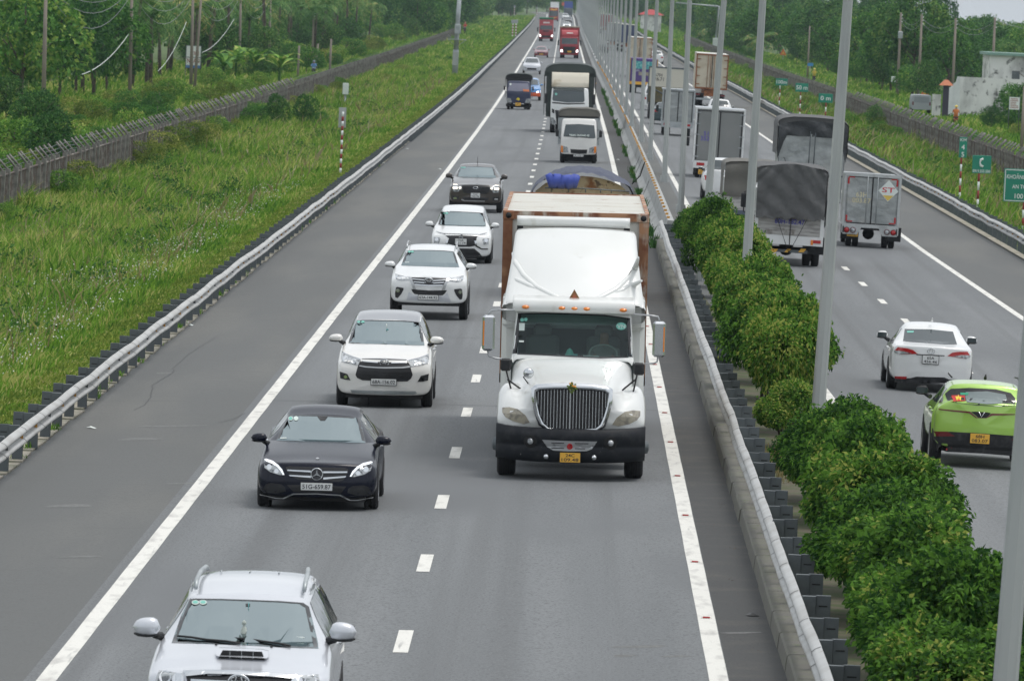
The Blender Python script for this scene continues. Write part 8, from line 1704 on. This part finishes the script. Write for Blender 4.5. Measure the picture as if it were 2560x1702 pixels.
# ============================================================ walls and buildings on the right
M['render_w'] = mat('stained_white_render', (.74, .74, .72), .85, noise=[((.5, .5, .25), (.36, .36, .35), .46, .66, 7), (1.6, (.13, .13, .125), .56, .66, 8)])
def pz(u, v, Y): return px_at_y(u, v, Y)
Y = 650; a = pz(2392, 300, Y); t = thing('building', 'stained white building with a green roof edge at the right edge', 'building', (a.x, Y, a.z-1)); G = a.z-1
p1 = pz(2392, 192, Y); p2 = pz(2476, 138, Y+8); MB().b2(0, 14, 0, .3, 0, p1.z-G, bev=0).build('wall', M['render_w'], t)
ux = p2.x-a.x; MB().b2(ux, ux+12, 8, 20, 0, p2.z-G).build('wall', M['render_w'], t); MB().b2(ux-.3, ux+12.3, 7.6, 20.4, p2.z-G, p2.z-G+.25).build('roof', mat('green_roof', (.2, .33, .28), .6), t)
cc = pz(2540, 178, Y+8); MB().b2(cc.x-a.x-.35, cc.x-a.x+.35, 7.93, 8.0, cc.z-G-.9, cc.z-G).build('window', M['galv_dark'], t)
a = pz(2367, 291, 645); t = thing('boundary_wall', 'white stepped boundary wall beside the orange-roofed gate pillar', 'wall', (a.x, 645, a.z-1)); prof = [(0, 0)]+[(pz(u, v, 645).x-a.x, pz(u, v, 645).z-a.z+1) for u, v in ((2368, 224), (2377, 218), (2390, 205), (2394, 192), (2400, 192))]+[(pz(2400, 291, 645).x-a.x, 0)]
MB().prism(prof, 0, .25).build('wall', mat('clean_white_render', (.7, .72, .72), .8, noise=[((.6, .6, .3), (.5, .52, .52), .5, .7, 6)]), t)
a = pz(2329, 284, 640); c = pz(2353, 237, 640); t = thing('boundary_wall', 'short pale wall left of the dark gate pillar', 'wall', (a.x, 640, a.z-1)); MB().b2(0, c.x-a.x, 0, .25, 0, c.z-a.z+1).build('wall', M['render_w'], t)
a = pz(2362, 291, 638); c = pz(2362, 214, 638); e = pz(2366, 199, 638); t = thing('gate_pillar', 'dark gate pillar with a small orange pyramid roof', 'pillar', (a.x, 638, a.z-.8)); hh = c.z-a.z+.8; MB().b2(-.26, .26, -.26, .26, 0, hh).build('shaft', mat('dark_pillar', (.035, .03, .05), .5), t)
MB().add([(-.62, -.62, hh), (.62, -.62, hh), (.62, .62, hh), (-.62, .62, hh), (-.15, -.15, hh+.5), (.15, -.15, hh+.5), (.15, .15, hh+.5), (-.15, .15, hh+.5)], [(0, 1, 5, 4), (1, 2, 6, 5), (2, 3, 7, 6), (3, 0, 4, 7), (4, 5, 6, 7), (3, 2, 1, 0)]).build('roof', mat('orange_tiles', (.5, .17, .08), .7), t)
# grey covered van
vv = vat('parked_van', 'grey sheet-covered van parked beyond the right-hand fence', 2301, 275, 650, (0, 0, 1), rear=True, tilt=False) if False else None
q = pz(2301, 283, 645); s = Veh('parked_van', 'grey van parked beyond the right-hand fence, seen from behind', 'van', X=q.x, Y=645, rear=True, tilt=False); s.e.location.z = q.z; s.mw = Matrix.LocRotScale(s.e.location, s.e.rotation_euler, None); s.inv = s.mw.inverted(); s.o = s.inv @ Vector((0, 0, CAMH))
s.loftbody('body', cabover(s, .9, .3, 1.0, 1.62, -3.2, 1.0, M['silver'], .3), mat('dull_grey_paint', (.3, .32, .34), .5), 2, 2); s.decal('rear_window', [(-.7, .95), (.7, .95), (.65, 1.45), (-.65, 1.45)], mat('milky_glass', (.22, .24, .26), .3), 'r', off=.01, g=.3)
for sg in (-1, 1): s.decal('tail_lamp', [(sg*.82, .7), (sg*.7, .7), (sg*.7, 1.0), (sg*.82, 1.0)], M['red_d'], 'r', off=.012, g=.3); s.wheel(sg*.78, 0, .32, .2, spoke=False); s.wheel(sg*.78, -2.4, .32, .2, spoke=False)
# notice board right, warning triangles, small blue sign
a, c = pz(2524, 243, 520), pz(2548, 275, 520); t = thing('notice_board', 'small white notice board on a grey frame near the right edge', 'board', ((a.x+c.x)/2, 520, c.z-1.1)); w_ = (c.x-a.x)/2; bd = MB().b2(-w_, w_, -.03, 0, 1.1, 1.1+a.z-c.z).build('board', M['swhite'], t); b = MB()
for x in (-w_, w_): b.tube([(x, .02, -.3), (x, .02, 1.2+a.z-c.z)], .03, 4)
b.build('frame', M['galv_dark'], t); b = MB(); rr = random.Random(2)
for k in range(6): z = 1.2+(a.z-c.z-.2)*k/5.5; b.b2(-w_*.8, w_*rr.uniform(.3, .8), -.036, -.032, z, z+.06)
b.build('printed_lines', mat('faded_ink', (.4, .2, .18), .8), bd)
for (u, v, Y, sz, lb) in ((1958, 131, 1150, 1.1, 'small orange warning triangle far away at the edge of the right-hand trees'), (2312, 230, 760, .95, 'orange warning triangle beside the tall poles on the right')):
    a = pz(u, v, Y); g_ = zs(a.x-cl(Y), Y); t = thing('warning_sign', lb, 'road sign', (a.x, Y, g_)); h = a.z-g_; bd = MB().prism([(-sz/2, h-sz*.42), (sz/2, h-sz*.42), (0, h+sz*.5)], -.05, -.02).build('board', mat('orange_red', (.6, .13, .03), .6), t); MB().prism([(-sz*.2, h-sz*.26), (sz*.2, h-sz*.26), (0, h+sz*.16)], -.056, -.051).build('centre', mat('sign_yellow2', (.6, .35, .05), .6), bd); MB().tube([(0, 0, 0), (0, 0, h)], .04, 5).build('post', M['galv'], t)
a = pz(2026, 162, 880); g_ = zs(a.x-cl(880), 880); t = thing('direction_sign', 'small blue street sign beside the lone lamp pole', 'road sign', (a.x, 880, g_)); MB().box((0, 0, a.z-g_), (.7, .04, .38)).build('board', mat('blue_sign', (.04, .25, .55), .5), t); MB().tube([(0, .04, 0), (0, .04, a.z-g_)], .03, 5).build('post', M['galv'], t)
# far pavilion roof and white roadside objects
a = pz(1628, 38, 1750); t = thing('pavilion', 'distant pavilion with a red hipped roof behind the lamp posts', 'building', (a.x, 1750, a.z-4)); MB().b2(-2.5, 2.5, 0, 5, 0, 4).build('walls', M['render_w'], t); MB().add([(-3.2, -.5, 4), (3.2, -.5, 4), (3.2, 5.5, 4), (-3.2, 5.5, 4), (-.5, 2, 5.3), (.5, 2, 5.3)], [(0, 1, 5, 4), (1, 2, 5), (2, 3, 4, 5), (3, 0, 4)]).build('roof', mat('red_tiles', (.4, .05, .05), .7), t)
# ============================================================ motorbikes and riders on the service road
def bike(x, y, z, rz, shirt, lab, col, helmet=(.7, .6, .1)):
    t = thing('motorbike', 'motorbike of the '+lab, 'motorbike', (x, y, z), rz)
    for yy in (-.6, .6): MB().lathe([(.2, -.04), (.28, -.05), (.3, 0), (.28, .05), (.2, .04)], (0, yy, .3), 'x', 16).build('wheel', M['tyre'], t)
    b = MB(); b.loft([[(sx*w_, yy, zz_) for sx, zz_ in ((-1, z0_), (1, z0_), (1, z1_), (-1, z1_))] for yy, w_, z0_, z1_ in ((-.5, .08, .6, .95), (-.35, .14, .35, 1.0), (-.1, .1, .35, .55), (.2, .14, .4, .75), (.7, .12, .55, .78))], 0); b.build('body', mat('bike_paint', col, .4), t); MB().b2(-.13, .13, 0, .75, .76, .84, bev=.03).build('seat', M['plastic'], t); MB().tube([(-.3, -.4, 1.05), (0, -.48, 1.0), (.3, -.4, 1.05)], .02, 5).build('handlebar', M['chrome'], t)
    J, E_ = seated('wheel'); J['kneel'] = ((-.16, -.4, -.12), .07); J['kneer'] = ((.16, -.4, -.12), .07); J['anklel'] = ((-.15, -.25, -.5), .05); J['ankler'] = ((.15, -.25, -.5), .05); J['footl'] = ((-.15, -.4, -.55), .04); J['footr'] = ((.15, -.4, -.55), .04); J['wril'] = ((-.27, -.5, .24), .03); J['wrir'] = ((.27, -.5, .24), .03); J['handl'] = ((-.28, -.58, .23), .035); J['handr'] = ((.28, -.58, .23), .035)
    sm_ = mat('rider_top', shirt, .9); o = skin_person('person', lab, (J, E_), sm_, (x, y, z+.95), rz, mats=[M['skin'], sm_, mat('trousers', (.03, .035, .05), .9)]); hm_ = mat('helmet', helmet, .35, coat=.5); MB().lathe([(.135, 0), (.14, .06), (.11, .14), (.001, .18)], (0, .0, .68)).build('helmet', hm_, o)
for (u, v, Y, rz, sh, lab, col, he) in ((2035, 200, 860, 3.1, (.65, .5, .08), 'rider in a yellow top beside the right-hand fence', (.05, .05, .06), (.75, .6, .1)), (2389, 306, 590, 3.1, (.7, .22, .06), 'rider in an orange top and yellow helmet near the white wall', (.3, .03, .03), (.75, .55, .08)), (783, 200, 740, 0, (.12, .25, .45), 'rider in a blue top behind the left fence', (.05, .05, .06), (.2, .25, .3)), (1162, 78, 1150, 0, (.45, .06, .05), 'distant rider in a red top on the path left of the road', (.05, .05, .06), (.5, .1, .08)), (1848, 112, 1380, 3.1, (.7, .72, .74), 'distant rider in a white top behind the right-hand fence', (.05, .05, .06), (.6, .6, .6))):
    q = pz(u, v, Y); g_ = zs(q.x-cl(Y), Y); bike(q.x, Y, max(q.z-.4, g_), rz, sh, lab, col, he)
# ============================================================ litter on the shoulder
lit = [((1100, 420), 'white'), ((1018, 367), 'p'), ((958, 402), 'p'), ((1020, 345), 'dark'), ((1145, 215), 'dark'), ((478, 801), 'w'), ((470, 795), 'w'), ((640, 605), 'w'), ((228, 1054), 'p'), ((1147, 330), 'dark'), ((1880, 1558), 'dark'), ((1765, 1020), 'p'), ((1545, 405), 'w'), ((1500, 270), 'w')]
for i, ((u, v), k) in enumerate(lit):
    q = px_at_z(u, v, -.1); z = zs(q.x-cl(q.y), q.y)+.012; b = MB(); n = 7; b.add([(q.x+(.07+.03*math.sin(i+j*2))*math.cos(j*6.28/n)*(1 if k != 'dark' else 1.6), q.y+.1*math.sin(j*6.28/n), z+.01*(j % 3)) for j in range(n)]+[(q.x, q.y, z+.035)], [(j, (j+1) % n, n) for j in range(n)])
    tag(b.build('litter', M['plastic'] if k == 'dark' else M['paper']), 'small scrap of '+('dark rubber' if k == 'dark' else 'pale rubbish')+' lying on the road shoulder', 'litter', 'scraps lying on the shoulders')
